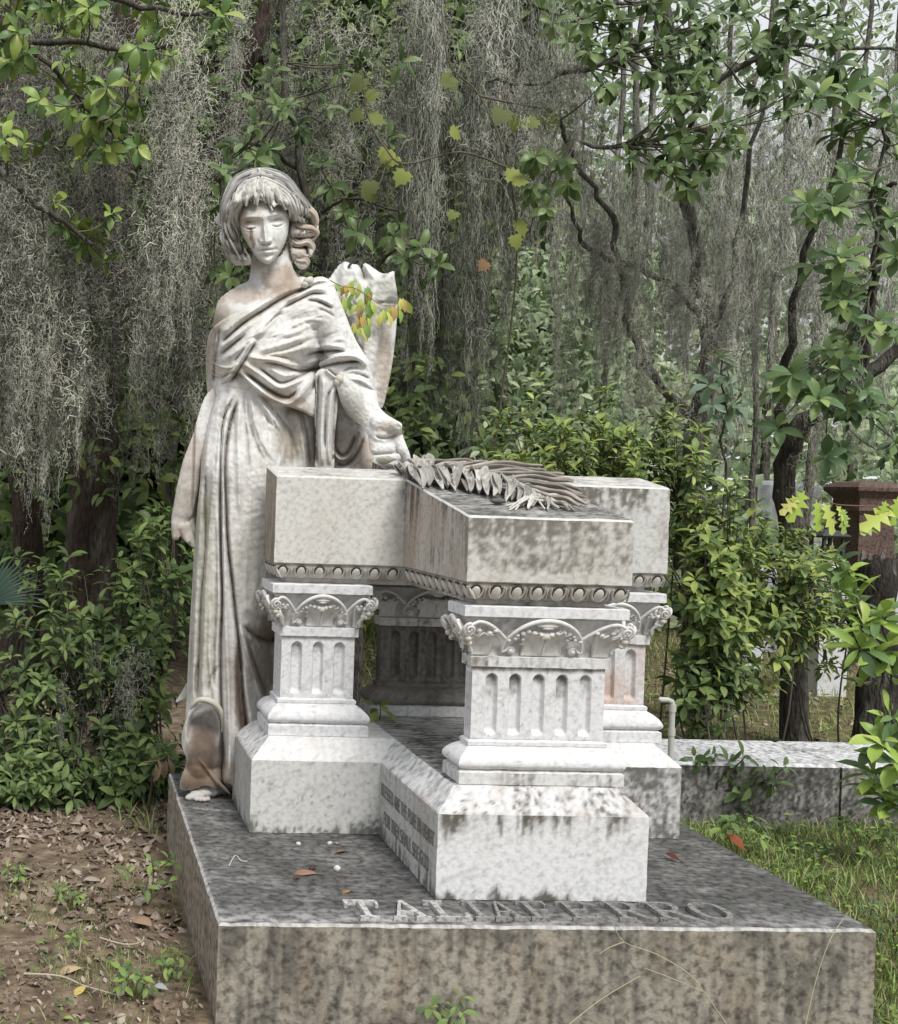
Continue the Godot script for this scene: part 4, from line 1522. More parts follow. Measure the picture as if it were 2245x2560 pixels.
# relief of the face, in pixels towards the viewer
func face_relief(u: float, v: float) -> float:
	var a := (u - 657.0) * 0.995 - (v - 562.0) * 0.101 - 3.5
	var b := (v - 562.0) * 0.995 + (u - 657.0) * 0.101
	var w := 65.0
	if b > 5.0:
		w = 65.0 - 7.0 * smoothstep(5, 50, b) - 16.0 * smoothstep(38, 80, b) - 20.0 * smoothstep(70, 102, b)
	var q := clampf(1.0 - (a / w) * (a / w), 0.0, 1.0)
	var h := 64.0 * pow(q, 0.55)
	h -= 14.0 * pow(maxf(0.0, b - 25.0) / 80.0, 2.0) * 0.8 + 16.0 * pow(maxf(0.0, -b - 25.0) / 50.0, 2.0)
	for s in [-1.0, 1.0]:
		var ea: float = a - s * 33.5
		h -= 19.0 * gauss(ea + s * 4.0, b + 4.0, 19.0, 12.5)
		h += 6.5 * gauss(ea + s * 1.0, b + 22.0 - 0.06 * absf(ea), 24.0, 6.5)
		h += 14.5 * gauss(ea, b - 0.5, 13.5, 7.5)
		h -= 6.0 * gauss(ea, b + 9.5 - 0.016 * ea * ea, 15.0, 2.2)
		var lid := b - (8.0 - 0.02 * ea * ea)
		h -= 7.5 * gauss(ea, lid, 16.0, 2.0)
		h += 2.5 * gauss(ea, lid - 4.0, 13.0, 2.5)
		h += 4.0 * gauss(a - s * 40.0, b - 28.0, 18.0, 20.0)
		h += 10.5 * gauss(a - s * 11.5, b - 41.0, 4.6, 5.0)
		h -= 4.0 * gauss(a - s * 18.5, b - 42.0, 3.0, 6.0)
		h -= 5.0 * gauss(a - s * 6.0, b - 49.5, 3.2, 2.2)
		h -= 3.0 * gauss(a - s * 23.0, b - 62.0, 4.0, 4.0)
	# nose
	var nt := clampf((b + 22.0) / 64.0, 0.0, 1.0)
	var nh := lerpf(5.0, 31.0, pow(nt, 0.9)) * smoothstep(-34.0, -14.0, b) * (1.0 - smoothstep(43.0, 51.5, b))
	var nw := lerpf(5.0, 8.0, nt * nt)
	h += nh * exp(-pow(absf(a / nw), 2.0))
	# mouth and chin
	h += 6.0 * gauss(a, b - 57.5, 16.0, 4.5) - 2.0 * gauss(a, b - 55.0, 2.6, 4.0)
	h += 7.5 * gauss(a, b - 69.5, 12.5, 5.0)
	h -= 7.0 * gauss(a, b - 63.0 - 0.004 * a * a, 20.0, 1.9)
	h -= 4.5 * gauss(a, b - 78.5, 13.0, 4.0)
	h += 5.0 * gauss(a, b - 90.0, 15.0, 9.0)
	return h


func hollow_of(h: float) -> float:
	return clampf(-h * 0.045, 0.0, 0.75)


func statue() -> void:
	carved_folds()
	var brown := Color(0.3, 0.2, 0.13)
	var grey_ := Color(0.26, 0.25, 0.22)
	var moss_ := Color(0.3, 0.31, 0.19)
	spots = [
		[506, 1776, 26, 13, Color(0.72, 0.71, 0.69), 0.9], [508, 1875, 46, 82, Color(0.105, 0.068, 0.048), 0.95], [520, 1950, 50, 34, Color(0.2, 0.14, 0.1), 0.85], [480, 1940, 36, 40, Color(0.24, 0.16, 0.11), 0.85],  # first a painted sunlit patch, then brown stain deepened for shaded hem cloth
		[700, 700, 45, 38, brown, 0.75], [690, 735, 50, 24, brown, 0.5], [735, 690, 24, 40, brown, 0.4], [600, 735, 60, 24, brown, 0.7], [548, 790, 26, 60, Color(0.36, 0.28, 0.2), 0.75], [525, 900, 20, 90, Color(0.3, 0.25, 0.19), 0.75],
		[628, 585, 4, 18, Color(0.2, 0.16, 0.12), 0.9], [633, 610, 4, 14, Color(0.25, 0.2, 0.15), 0.7], [660, 550, 5, 18, brown, 0.55], [610, 545, 16, 20, Color(0.42, 0.35, 0.27), 0.5], [650, 518, 40, 11, grey_, 0.75], [700, 520, 20, 9, grey_, 0.6],
		[655, 450, 75, 32, Color(0.24, 0.24, 0.22), 0.55], [590, 600, 40, 70, brown, 0.35], [755, 610, 35, 60, brown, 0.35], [560, 560, 16, 26, grey_, 0.6],
		[470, 1150, 45, 110, Color(0.38, 0.31, 0.25), 0.7], [450, 1280, 40, 80, Color(0.32, 0.28, 0.24), 0.75], [462, 1345, 30, 30, Color(0.42, 0.33, 0.25), 0.5],
		[520, 1270, 20, 60, moss_, 0.75], [505, 1420, 28, 190, Color(0.37, 0.37, 0.28), 0.75], [490, 1650, 24, 120, Color(0.34, 0.32, 0.26), 0.7], [522, 1560, 22, 160, Color(0.4, 0.38, 0.3), 0.6],
		[597, 1720, 12, 130, Color(0.2, 0.12, 0.07), 0.9], [610, 1830, 14, 60, Color(0.2, 0.12, 0.07), 0.85], [660, 1650, 46, 90, Color(0.17, 0.11, 0.075), 0.9], [700, 1580, 70, 40, Color(0.2, 0.14, 0.09), 0.8], [625, 1700, 12, 90, Color(0.3, 0.27, 0.24), 0.6],  # browns of the deep folds, plus shaded cloth painted dark at lower right
		[640, 1430, 60, 130, Color(0.46, 0.46, 0.38), 0.55], [572, 1700, 10, 160, Color(0.42, 0.34, 0.27), 0.5], [570, 1930, 30, 30, Color(0.42, 0.3, 0.2), 0.5],
		[730, 1100, 36, 60, Color(0.4, 0.34, 0.24), 0.75], [745, 1020, 30, 24, Color(0.42, 0.3, 0.2), 0.6], [700, 990, 50, 18, Color(0.36, 0.25, 0.17), 0.6], [775, 1120, 14, 60, Color(0.25, 0.2, 0.17), 0.7], [690, 900, 60, 22, Color(0.5, 0.4, 0.28), 0.35],
		[868, 1100, 40, 70, Color(0.27, 0.2, 0.16), 0.85], [915, 1140, 20, 50, Color(0.46, 0.34, 0.25), 0.7], [880, 1015, 34, 40, Color(0.3, 0.28, 0.23), 0.65], [900, 1045, 30, 30, Color(0.32, 0.3, 0.25), 0.6], [970, 1070, 30, 24, Color(0.42, 0.34, 0.24), 0.5], [960, 1152, 36, 9, Color(0.25, 0.25, 0.15), 0.9],
		[560, 925, 36, 24, Color(0.4, 0.32, 0.22), 0.5], [620, 925, 40, 20, Color(0.42, 0.32, 0.22), 0.4], [590, 795, 60, 22, Color(0.44, 0.4, 0.32), 0.5],
		[965, 740, 26, 60, Color(0.3, 0.29, 0.25), 0.6], [960, 900, 20, 110, Color(0.46, 0.35, 0.28), 0.8], [940, 790, 30, 20, Color(0.33, 0.31, 0.26), 0.5], [810, 1150, 30, 26, Color(0.42, 0.37, 0.28), 0.5],
	]
	var o := thing("angel_statue", Vector3(0.55, GY, -ZS), "weathered white marble angel with bowed head and broken wing, reaching over the tomb", "statue")
	# ---- skin: head, neck, shoulder, arms and foot in one piece
	var mb := MB.new()
	var neck := Mass.new([[684, 632, 50, -0.012, 690, 715, 58, 0.01, 1.0], [585, 775, 62, 0.0, 790, 755, 70, 0.0, 1.0], [640, 800, 90, 0.02, 720, 810, 90, 0.02, 0.8]], 0.025)
	carve(mb, [640, 610, 660, 640, 700, 640, 730, 590, 730, 640, 733, 672, 752, 690, 790, 705, 800, 760, 700, 830, 600, 860, 540, 860, 533, 812, 540, 768, 550, 746, 572, 728, 602, 711, 622, 700, 628, 660], 3.0,
		func(u: float, v: float, _e: float) -> Array:
			var d := neck.at(u, v)
			# collarbones, the strings of the throat
			d -= 0.007 * gauss(u - 668.0, v - 722.0, 14.0, 10.0)
			d += 0.006 * exp(-pow((v - 728.0 - (u - 668.0) * 0.02) / 7.0, 2.0)) * smoothstep(600, 640, u)
			d += 0.006 * exp(-pow((u - 712.0 + (v - 690.0) * 0.55) / 8.0, 2.0)) * smoothstep(725, 700, v)
			return [d, 0.0], 0.03, 0.2, 80.0)
	carve(mb, [597, 515, 600, 492, 640, 470, 690, 470, 722, 495, 724, 530, 722, 562, 718, 590, 708, 617, 692, 643, 674, 659, 662, 659, 643, 645, 624, 619, 608, 590, 598, 558], 1.4,
		func(u: float, v: float, e: float) -> Array:
			var h := face_relief(u, v)
			var fall := 12.0 * pow(1.0 - minf(e / 7.0, 1.0), 2.0)
			return [0.072 + (h - fall) * PX * 1.05, 0.0], 0.02, 0.12, 40.0)
	# her left forearm and hand on the palm
	var arm := Mass.new([[880, 960, 50, 0.10, 925, 1045, 37, 0.15, 1.0], [925, 1045, 37, 0.15, 955, 1085, 32, 0.185, 1.0], [950, 1085, 33, 0.18, 958, 1120, 36, 0.19, 0.7], [948, 1058, 24, 0.20, 985, 1062, 15, 0.225, 0.9], [985, 1062, 15, 0.225, 998, 1066, 12, 0.225, 1.0],
		[988, 1085, 16, 0.19, 1008, 1125, 13, 0.205, 0.9], [1008, 1122, 12, 0.205, 1022, 1148, 10, 0.205, 0.9], [940, 1146, 12, 0.20, 990, 1143, 13, 0.205, 0.8]], 0.008)
	carve(mb, [840, 940, 900, 930, 936, 960, 947, 1012, 964, 1034, 990, 1050, 1005, 1060, 1004, 1076, 1011, 1100, 1026, 1140, 1022, 1158, 1005, 1158, 992, 1150, 960, 1162, 940, 1152, 925, 1124, 920, 1090, 906, 1067, 882, 1051, 858, 1020, 847, 988], 2.0,
		func(u: float, v: float, e: float) -> Array:
			var d := arm.at(u, v)
			var g := exp(-pow((v - 1090.0 + 0.0105 * (u - 962.0) * (u - 962.0) - 6.0) / 3.2, 2.0)) * smoothstep(936, 946, u) * smoothstep(996, 986, u)
			g += 0.8 * exp(-pow((v - 1134.0 + (u - 960.0) * 0.05) / 3.0, 2.0)) * smoothstep(930, 940, u) * smoothstep(1002, 992, u)
			g += 0.6 * gauss(u - 996.0, v - 1066.0, 5.0, 6.0)
			return [d - 0.012 * g + 0.002 * NF.get_noise_2d(u * 0.08, v * 0.08), 0.35 * g], 0.012, 0.075, 30.0)
	# her right arm hanging behind the robe
	var arm2 := Mass.new([[520, 1000, 34, 0.0, 478, 1160, 36, 0.02, 1.0], [478, 1160, 36, 0.02, 455, 1280, 28, 0.035, 1.0], [450, 1290, 24, 0.04, 445, 1318, 20, 0.045, 0.9], [440, 1312, 13, 0.055, 442, 1340, 11, 0.055, 0.9], [455, 1318, 12, 0.06, 468, 1350, 10, 0.055, 0.9],
		[466, 1315, 11, 0.05, 484, 1362, 9, 0.045, 0.9], [474, 1305, 12, 0.03, 492, 1345, 10, 0.03, 0.9]], 0.006)
	carve(mb, [548, 960, 517, 985, 500, 1024, 481, 1090, 458, 1150, 442, 1218, 434, 1262, 428, 1302, 431, 1345, 445, 1350, 452, 1342, 470, 1360, 487, 1370, 496, 1350, 505, 1250, 530, 1100, 560, 1000], 2.4,
		func(u: float, v: float, _e: float) -> Array:
			var d := arm2.at(u, v)
			var g := exp(-pow((u - 484.0 + (v - 1150.0) * 0.02) / 2.5, 2.0)) * smoothstep(1010, 1060, v) * smoothstep(1290, 1240, v)
			return [d - 0.012 * g, 0.6 * g], 0.012, 0.09, 34.0)
	mb.smooth()
	# the foot
	var fb := MB.new()
	for q in [[541, 1974, 0.030, 0.030, 0.040, 3.60], [526, 1978, 0.032, 0.028, 0.036, 3.575], [510, 1984, 0.032, 0.023, 0.034, 3.56], [494, 1991, 0.026, 0.016, 0.026, 3.545], [481, 1998, 0.020, 0.011, 0.014, 3.53], [472, 2001, 0.012, 0.009, 0.011, 3.527], [492, 2003, 0.011, 0.009, 0.014, 3.518], [502, 2005, 0.010, 0.009, 0.014, 3.515], [511, 2005, 0.010, 0.008, 0.013, 3.515], [519, 2004, 0.009, 0.008, 0.012, 3.52]]:
		var c3 := on(q[0], q[1], GY + q[3])
		c3 = at(q[0], q[1], q[5])
		c3.y = GY + q[3] * 0.92
		fb.blob(c3, Vector3(q[2], q[3], q[4]), Basis.IDENTITY.rotated(Vector3.UP, -0.4), Color(0.5, 0.485, 0.455), 16, 10)
	part("body", mb.mesh(M.stone), o)
	part("foot", fb.mesh(M.stone), o)
	# ---- hair: crown and both sides in one mass
	mb = MB.new()
	var side := Mass.new([[575, 535, 28, 0.06, 568, 600, 26, 0.045, 1.0], [568, 600, 26, 0.045, 605, 655, 20, 0.03, 1.0], [590, 560, 16, 0.05, 602, 630, 14, 0.03, 0.8], [742, 530, 20, 0.07, 780, 545, 16, 0.045, 1.0], [742, 578, 19, 0.05, 784, 580, 16, 0.035, 1.0], [738, 606, 14, 0.04, 768, 608, 14, 0.03, 1.0], [742, 632, 20, 0.035, 772, 631, 16, 0.03, 1.0], [745, 658, 15, 0.03, 760, 662, 10, 0.03, 1.0]], 0.01)
	var skull := func(u: float, v: float, _e: float) -> Array:
		var q := clampf(1.0 - pow((u - 660.0) / 119.0, 2.0) - pow((v - 552.0) / 138.0, 2.0), 0.0, 1.0)
		var f := folds.at(u, v)
		var d := 0.05 + (98.0 * sqrt(q)) * PX
		d = lerpf(d, side.at(u, v), smoothstep(505.0, 560.0, v)) if absf(u - 660.0) > 50.0 else d
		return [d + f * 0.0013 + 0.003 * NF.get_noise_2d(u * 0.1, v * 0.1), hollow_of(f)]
	carve(mb, [537, 552, 549, 528, 553, 505, 563, 475, 576, 450, 595, 435, 621, 423, 648, 419, 680, 421, 707, 431, 728, 450, 745, 479, 760, 498, 775, 513, 784, 532, 795, 556, 794, 582, 777, 600, 783, 616, 780, 640, 767, 650, 768, 666, 750, 673, 735, 655, 727, 630, 722, 600, 720, 560, 721, 528, 714, 506, 704, 512, 692, 512, 686, 520, 677, 510, 664, 506, 652, 501, 640, 507, 628, 502, 616, 508, 604, 504, 596, 520, 593, 562, 602, 600, 620, 634, 628, 660, 600, 664, 586, 662, 572, 642, 569, 626, 556, 612, 548, 588, 554, 570], 2.0, skull, 0.022, 0.1, 50.0)
	mb.smooth()
	# locks of the fringe, swept from the parting to the brow
	var tips := [[588, 524], [602, 511], [618, 515], [633, 509], [645, 513], [661, 508], [684, 526], [700, 512], [718, 524]]
	for k in tips.size():
		var tip := Vector2(tips[k][0], tips[k][1])
		var start := Vector2(648.0 + (tip.x - 648.0) * 0.34, 446.0 + absf(tip.x - 650.0) * 0.16)
		var sgn := 1.0 if k % 2 == 0 else -1.0
		for strand in 3:
			var path2 := PackedVector3Array()
			var rad2 := PackedFloat32Array()
			for i in 12:
				var t := i / 11.0
				var q := start.lerp(tip, t) + Vector2(sgn * 4.0 * sin(t * 5.0 + 0.3 * strand) + (strand - 1) * 7.0 * sin(t * PI * 0.9 + 0.35), -6.0 * sin(t * PI) * absf(tip.x - 650.0) / 70.0)
				var d: Array = skull.call(q.x, minf(q.y, 500.0), 0.0)
				path2.append(at(q.x, q.y, ZS - d[0] + 0.004 - 0.010 * sin(t * PI) - (0.004 if strand == 1 else 0.001)))
				rad2.append(0.0088 * (0.3 + 0.7 * sin(minf(t + 0.22, 1.0) * PI * 0.95)))
			var sh := 0.68 - 0.32 * fposmod(k * 0.618 + strand * 0.37, 1.0)
			mb.tube(path2, rad2, 8, Color(sh, sh * 0.985, sh * 0.92))
	# long locks from the parting over the crown and down the sides
	for side2 in [-1.0, 1.0]:
		for k in 19:
			var t0 := k / 18.0
			var pts: Array = [Vector2(648.0 + side2 * 3.0, lerpf(423.0, 472.0, t0)), Vector2(655.0 + side2 * lerpf(60.0, 44.0, t0), lerpf(441.0, 496.0, t0))]
			if side2 < 0:
				pts += [Vector2(lerpf(570, 603, t0), lerpf(480, 522, t0)), Vector2(lerpf(551, 593, t0), lerpf(538, 556, t0)), Vector2(lerpf(553, 600, t0), 594.0), Vector2(lerpf(578, 620, t0), lerpf(648, 650, t0))]
			else:
				pts += [Vector2(lerpf(752, 722, t0), lerpf(486, 522, t0)), Vector2(lerpf(783, 728, t0), lerpf(534, 556, t0)), Vector2(lerpf(790, 734, t0), lerpf(566, 596, t0))]
			var raw := PackedVector3Array()
			for q in pts:
				raw.append(Vector3(q.x, q.y, 0))
			raw = smooth_path(raw, 6)
			var path3 := PackedVector3Array()
			var rad3 := PackedFloat32Array()
			for i in raw.size():
				var t := float(i) / (raw.size() - 1)
				var q := Vector2(raw[i].x, raw[i].y) + Vector2((6.5 * sin(t * 11.0 + k * 0.4) * smoothstep(0.25, 0.7, t) + 1.5 * sin(t * 16.0 + k)) , -2.2 * sin(t * 13.0 + k * 0.8) * (1.0 - t))
				var d: Array = skull.call(q.x, q.y, 0.0)
				path3.append(at(q.x, q.y, ZS - d[0] + 0.006 - 0.0048 * (k % 3)))
				rad3.append((0.0058 + 0.002 * sin(k * 2.7 + t * 5.0)) * (0.5 + 0.5 * sin(minf(t + 0.2, 1.0) * PI * 0.93)))
			var sh := 0.24 + 0.46 * fposmod(k * 0.618, 1.0)
			mb.tube(path3, rad3, 7, Color(sh, sh * 0.985, sh * 0.95))
	# the undersides of the hair have gone brown
	for i in mb.v.size():
		var e := smoothstep(0.155, 0.05, mb.v[i].y - GY - 1.62) * 0.5
		mb.c[i] = mb.c[i].lerp(Color(0.4, 0.32, 0.25), clampf(e + 0.2 * NL.get_noise_3d(mb.v[i].x * 14.0, mb.v[i].y * 14.0, 0.0), 0.0, 0.6) if mb.v[i].y - GY < 1.80 else 0.0)
	# rolls of curl on her left
	var rolls := [[[730, 528], [758, 522], [783, 536], [790, 562], [776, 582], [756, 580]], [[728, 560], [752, 570], [782, 574], [792, 588], [778, 602], [752, 602]], [[724, 596], [744, 610], [770, 606], [782, 622], [772, 640], [748, 640]], [[728, 630], [744, 650], [764, 652], [768, 664], [756, 671]], [[722, 580], [736, 598], [752, 616], [756, 634]]]
	for k in rolls.size():
		for strand in 5:
			var pts := PackedVector3Array()
			for i in rolls[k].size():
				var q: Array = rolls[k][i]
				var off := (strand - 2.0) * 3.9 + 1.2 * sin(strand * 2.0 + k)
				var inn: float = 1.0 - 0.5 * float(i) / rolls[k].size()
				pts.append(at(q[0] - off * 0.55 * inn, q[1] + off * inn, ZS - 0.06 - 0.012 * sin(i * 1.2) - 0.006 * (1.5 - absf(strand - 2.0)) + 0.01 * k))
			var path4 := smooth_path(pts, 4)
			var rad4 := PackedFloat32Array()
			for i in path4.size():
				rad4.append((0.0062 - 0.0006 * strand) * sin(lerpf(0.5, 2.85, float(i) / (path4.size() - 1))))
			mb.tube(path4, rad4, 7, Color(0.62, 0.58, 0.52).lerp(Color(0.42, 0.33, 0.26), 0.25 * fposmod(strand * 1.618 + k * 0.4, 4.0)))
	part("hair", mb.mesh(M.stone), o)
	# ---- robe
	mb = MB.new()
	var skirt := Mass.new([[632, 960, 88, 0.03, 600, 1180, 112, 0.03, 0.9], [600, 1180, 112, 0.03, 560, 1800, 100, 0.04, 0.9], [640, 1130, 62, 0.075, 645, 1480, 64, 0.09, 0.8], [730, 1090, 85, -0.01, 720, 1800, 80, -0.05, 0.7], [572, 1700, 30, 0.1, 572, 1965, 24, 0.12, 0.8]], 0.03)
	carve(mb, [540, 918, 700, 925, 800, 950, 806, 1100, 790, 1300, 770, 1500, 745, 1700, 730, 1930, 660, 1955, 620, 1960, 591, 1968, 575, 1960, 556, 1951, 558, 1880, 552, 1800, 540, 1775, 500, 1790, 466, 1800, 467, 1740, 472, 1615, 480, 1468, 486, 1370, 493, 1272, 501, 1199, 502, 1140, 505, 1086, 521, 1028, 541, 988], 3.0,
		func(u: float, v: float, e: float) -> Array:
			var f := folds.at(u, v)
			var d := skirt.at(u, v) - 0.02 * pow(1.0 - minf(e / 14.0, 1.0), 2.0)
			d = minf(d + f * 0.001, 0.188)
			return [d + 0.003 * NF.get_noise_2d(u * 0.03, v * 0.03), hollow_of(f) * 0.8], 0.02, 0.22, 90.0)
	# the hem turned up over the foot
	var cup := Mass.new([[508, 1780, 48, 0.05, 500, 1890, 46, 0.05, 0.5], [480, 1945, 34, 0.05, 520, 1955, 30, 0.06, 0.7]], 0.02)
	carve(mb, [466, 1795, 476, 1768, 496, 1748, 530, 1754, 552, 1772, 556, 1810, 560, 1890, 562, 1960, 588, 1970, 585, 1992, 560, 1988, 535, 1972, 515, 1965, 490, 1972, 455, 1976, 450, 1952, 466, 1903, 455, 1866, 455, 1832], 2.6,
		func(u: float, v: float, e: float) -> Array:
			var d := cup.at(u, v) + 0.055
			# hollow of the turned hem
			var q := pow((u - 508.0) / 44.0, 2.0) + pow((v - 1835.0) / 72.0, 2.0)
			d -= 0.06 * smoothstep(1.0, 0.5, q) * smoothstep(1880, 1790, v)
			d += 0.02 * smoothstep(1.0, 0.2, pow((u - 500.0) / 44.0, 2.0) + pow((v - 1890.0) / 60.0, 2.0))
			d += 0.012 * gauss(u - (500.0 + (v - 1900.0) * 0.75), 0.0, 5.0, 1.0) * smoothstep(1890, 1930, v)
			return [d, 0.25 * smoothstep(1772, 1800, v) * smoothstep(0.0, 5.0, e)], 0.015, 0.06, 30.0)
	mb.smooth()
	var path := PackedVector3Array()
	var rad := PackedFloat32Array()
	for q in [[472, 1784, 0.112], [482, 1763, 0.135], [498, 1750, 0.15], [520, 1751, 0.158], [540, 1762, 0.155], [552, 1780, 0.146], [557, 1806, 0.13], [555, 1830, 0.112]]:
		path.append(at(q[0], q[1], ZS - q[2]))
	var rim := smooth_path(path, 4)
	for i in rim.size():
		rad.append(0.0085 * sin(lerpf(0.15, 2.95, float(i) / (rim.size() - 1))) + 0.0012)
	mb.tube(rim, rad, 10, Color(0.56, 0.53, 0.46))
	# a rolled seam slanting across the foot
	mb.tube(run([[505, 1905, ZS - 0.128], [525, 1932, ZS - 0.135], [548, 1958, ZS - 0.13], [575, 1985, ZS - 0.12]]), flat_radii(13, 0.006, 0.002), 8, Color(0.3, 0.23, 0.18))
	part("robe", mb.mesh(M.stone), o)
	# ---- mantle
	mb = MB.new()
	var chest := Mass.new([[600, 800, 70, 0.03, 790, 775, 80, 0.03, 0.9], [650, 860, 112, 0.03, 645, 960, 95, 0.04, 0.85], [618, 862, 46, 0.09, 618, 862, 46, 0.09, 0.6], [738, 850, 50, 0.10, 738, 850, 50, 0.10, 0.6], [818, 760, 62, 0.02, 888, 905, 58, 0.065, 1.0], [690, 965, 55, 0.09, 760, 1000, 55, 0.075, 0.6]], 0.03)
	carve(mb, [771, 702, 745, 705, 728, 707, 688, 726, 639, 758, 572, 790, 536, 815, 520, 842, 516, 883, 515, 941, 521, 993, 534, 985, 546, 973, 558, 960, 575, 950, 598, 935, 630, 968, 662, 993, 720, 1016, 755, 1028, 788, 1042, 792, 1000, 794, 930, 812, 924, 848, 913, 880, 904, 897, 904, 915, 922, 930, 946, 929, 925, 924, 905, 906, 877, 886, 842, 862, 781, 838, 720, 828, 703, 808, 692, 790, 693], 2.4,
		func(u: float, v: float, e: float) -> Array:
			var f := folds.at(u, v)
			var d := chest.at(u, v) - 0.012 * pow(1.0 - minf(e / 6.0, 1.0), 2.0)
			return [d + 0.018 + f * 0.0011 + 0.0015 * NF.get_noise_2d(u * 0.05, v * 0.05), hollow_of(f)], 0.02, 0.13, 60.0)
	mb.smooth()
	for q in [[771, 704, 0.115, 0.017], [776, 698, 0.11, 0.011], [762, 712, 0.12, 0.012]]:
		mb.blob(at(q[0], q[1], ZS - q[2]), Vector3(q[3], q[3] * 0.85, q[3]), Basis.IDENTITY, Color(0.6, 0.58, 0.53), 12, 8)
	part("mantle", mb.mesh(M.stone), o)
	# ---- sleeve of the left arm
	mb = MB.new()
	var cuff := Mass.new([[845, 915, 50, 0.07, 905, 945, 48, 0.10, 1.0]], 0.01)
	carve(mb, [800, 905, 850, 890, 905, 895, 930, 935, 940, 980, 930, 985, 905, 958, 880, 952, 858, 962, 846, 966, 826, 945, 806, 928], 2.2,
		func(u: float, v: float, _e: float) -> Array:
			var f := folds.at(u, v)
			return [cuff.at(u, v) + f * 0.0011, hollow_of(f)], 0.02, 0.1, 40.0)
	var hang := Mass.new([[815, 935, 32, 0.115, 812, 1190, 30, 0.10, 0.8]], 0.01)
	carve(mb, [788, 935, 812, 922, 846, 956, 850, 975, 842, 1040, 836, 1100, 832, 1185, 790, 1185, 790, 1100, 786, 1040, 790, 980], 2.4,
		func(u: float, v: float, _e: float) -> Array:
			var f := folds.at(u, v)
			return [hang.at(u, v) + f * 0.0011, hollow_of(f)], 0.02, 0.05, 30.0)
	var loop := Mass.new([[865, 985, 40, 0.02, 880, 1180, 48, 0.03, 0.8]], 0.01)
	carve(mb, [838, 975, 860, 985, 884, 1052, 908, 1068, 922, 1092, 932, 1130, 925, 1185, 826, 1185, 830, 1090], 2.4,
		func(u: float, v: float, _e: float) -> Array:
			var f := folds.at(u, v)
			return [loop.at(u, v) + f * 0.0013, hollow_of(f)], 0.02, 0.08, 30.0)
	mb.smooth()
	for q in [[848, 948, 0.155, 0.014], [852, 938, 0.15, 0.01], [843, 955, 0.155, 0.011], [856, 952, 0.15, 0.010]]:
		mb.blob(at(q[0], q[1], ZS - q[2]), Vector3(q[3], q[3] * 1.1, q[3]), Basis.IDENTITY, Color(0.62, 0.59, 0.52), 12, 8)
	part("sleeve", mb.mesh(M.stone), o)
	# ---- wings
	mb = MB.new()
	carve(mb, [800, 720, 823, 695, 845, 665, 863, 654, 880, 660, 896, 663, 906, 682, 910, 692, 906, 670, 912, 657, 934, 670, 952, 682, 968, 683, 985, 678, 987, 697, 994, 743, 992, 802, 987, 859, 979, 920, 968, 974, 956, 1020, 935, 1020, 910, 940, 870, 830, 830, 760], 3.0,
		func(u: float, v: float, e: float) -> Array:
			var t := (v - 700.0) / 300.0
			var ridge := lerpf(968.0, 925.0, clampf((v - 740.0) / 210.0, 0, 1))
			var d := -0.02 - 0.05 * smoothstep(ridge - 4.0, ridge + 16.0, u) * smoothstep(720, 770, v) - 0.03 * smoothstep(20.0, 0.0, e)
			d += 0.008 * sin((u - 820.0) * 0.16 + v * 0.02) * smoothstep(960, 930, u) + 0.004 * NL.get_noise_2d(u * 0.02, v * 0.02)
			d -= 0.02 * gauss(u - 908.0, v - 690.0, 9.0, 18.0) + 0.01 * exp(-pow((v - 757.0) / 3.0, 2.0)) * smoothstep(930, 960, u)
			d += 0.004 * NF.get_noise_2d(u * 0.06, v * 0.05)
			return [d, 0.3 * gauss(u - 908.0, v - 690.0, 7.0, 14.0) + 0.3 * exp(-pow((v - 757.0) / 3.0, 2.0)) * smoothstep(930, 960, u)], 0.05, 0.04, 30.0)
	mb.smooth()
	var wing := part("broken_wing", mb.mesh(M.stone), o)
	wing.set_meta("label", "broken-off stump of the left wing with two iron pins")
	mb = MB.new()
	carve(mb, [468, 1706, 453, 1732, 438, 1755, 450, 1754, 472, 1742, 480, 1720], 2.5, func(_u: float, _v: float, _e: float) -> Array: return [-0.03, 0.0], 0.02, 0.02, 10.0)
	mb.smooth()
	part("wing_tip", mb.mesh(M.stone), o)
	var iron := mat(Color(0.05, 0.055, 0.06), 0.6, false)
	for q in [[871, 668, 891, 639], [966, 676, 978, 647]]:
		mb = MB.new()
		mb.tube(PackedVector3Array([at(q[0], q[1], ZS + 0.02), at(q[2], q[3], ZS + 0.02)]), PackedFloat32Array([0.0045, 0.0042]), 8)
		part("iron_pin", mb.mesh(iron), wing)


func smooth_path(p: PackedVector3Array, n: int) -> PackedVector3Array:
	var out := PackedVector3Array()
	for i in p.size() - 1:
		for k in n:
			out.append(p[i].cubic_interpolate(p[i + 1], p[maxi(i - 1, 0)], p[mini(i + 2, p.size() - 1)], float(k) / n))
	out.append(p[p.size() - 1])
	return out


func flat_radii(n: int, a: float, b := -1.0) -> PackedFloat32Array:
	var r := PackedFloat32Array()
	for i in n:
		var t := float(i) / maxi(n - 1, 1)
		r.append(a if b < 0 else lerpf(b, a, minf(1.0, 6.0 * minf(t, 1.0 - t))))
	return r


# ---------------------------------------------------------------- plants
var LEAF := {}               # leaf meshes
var TINT := {}               # leaf materials of single leaves


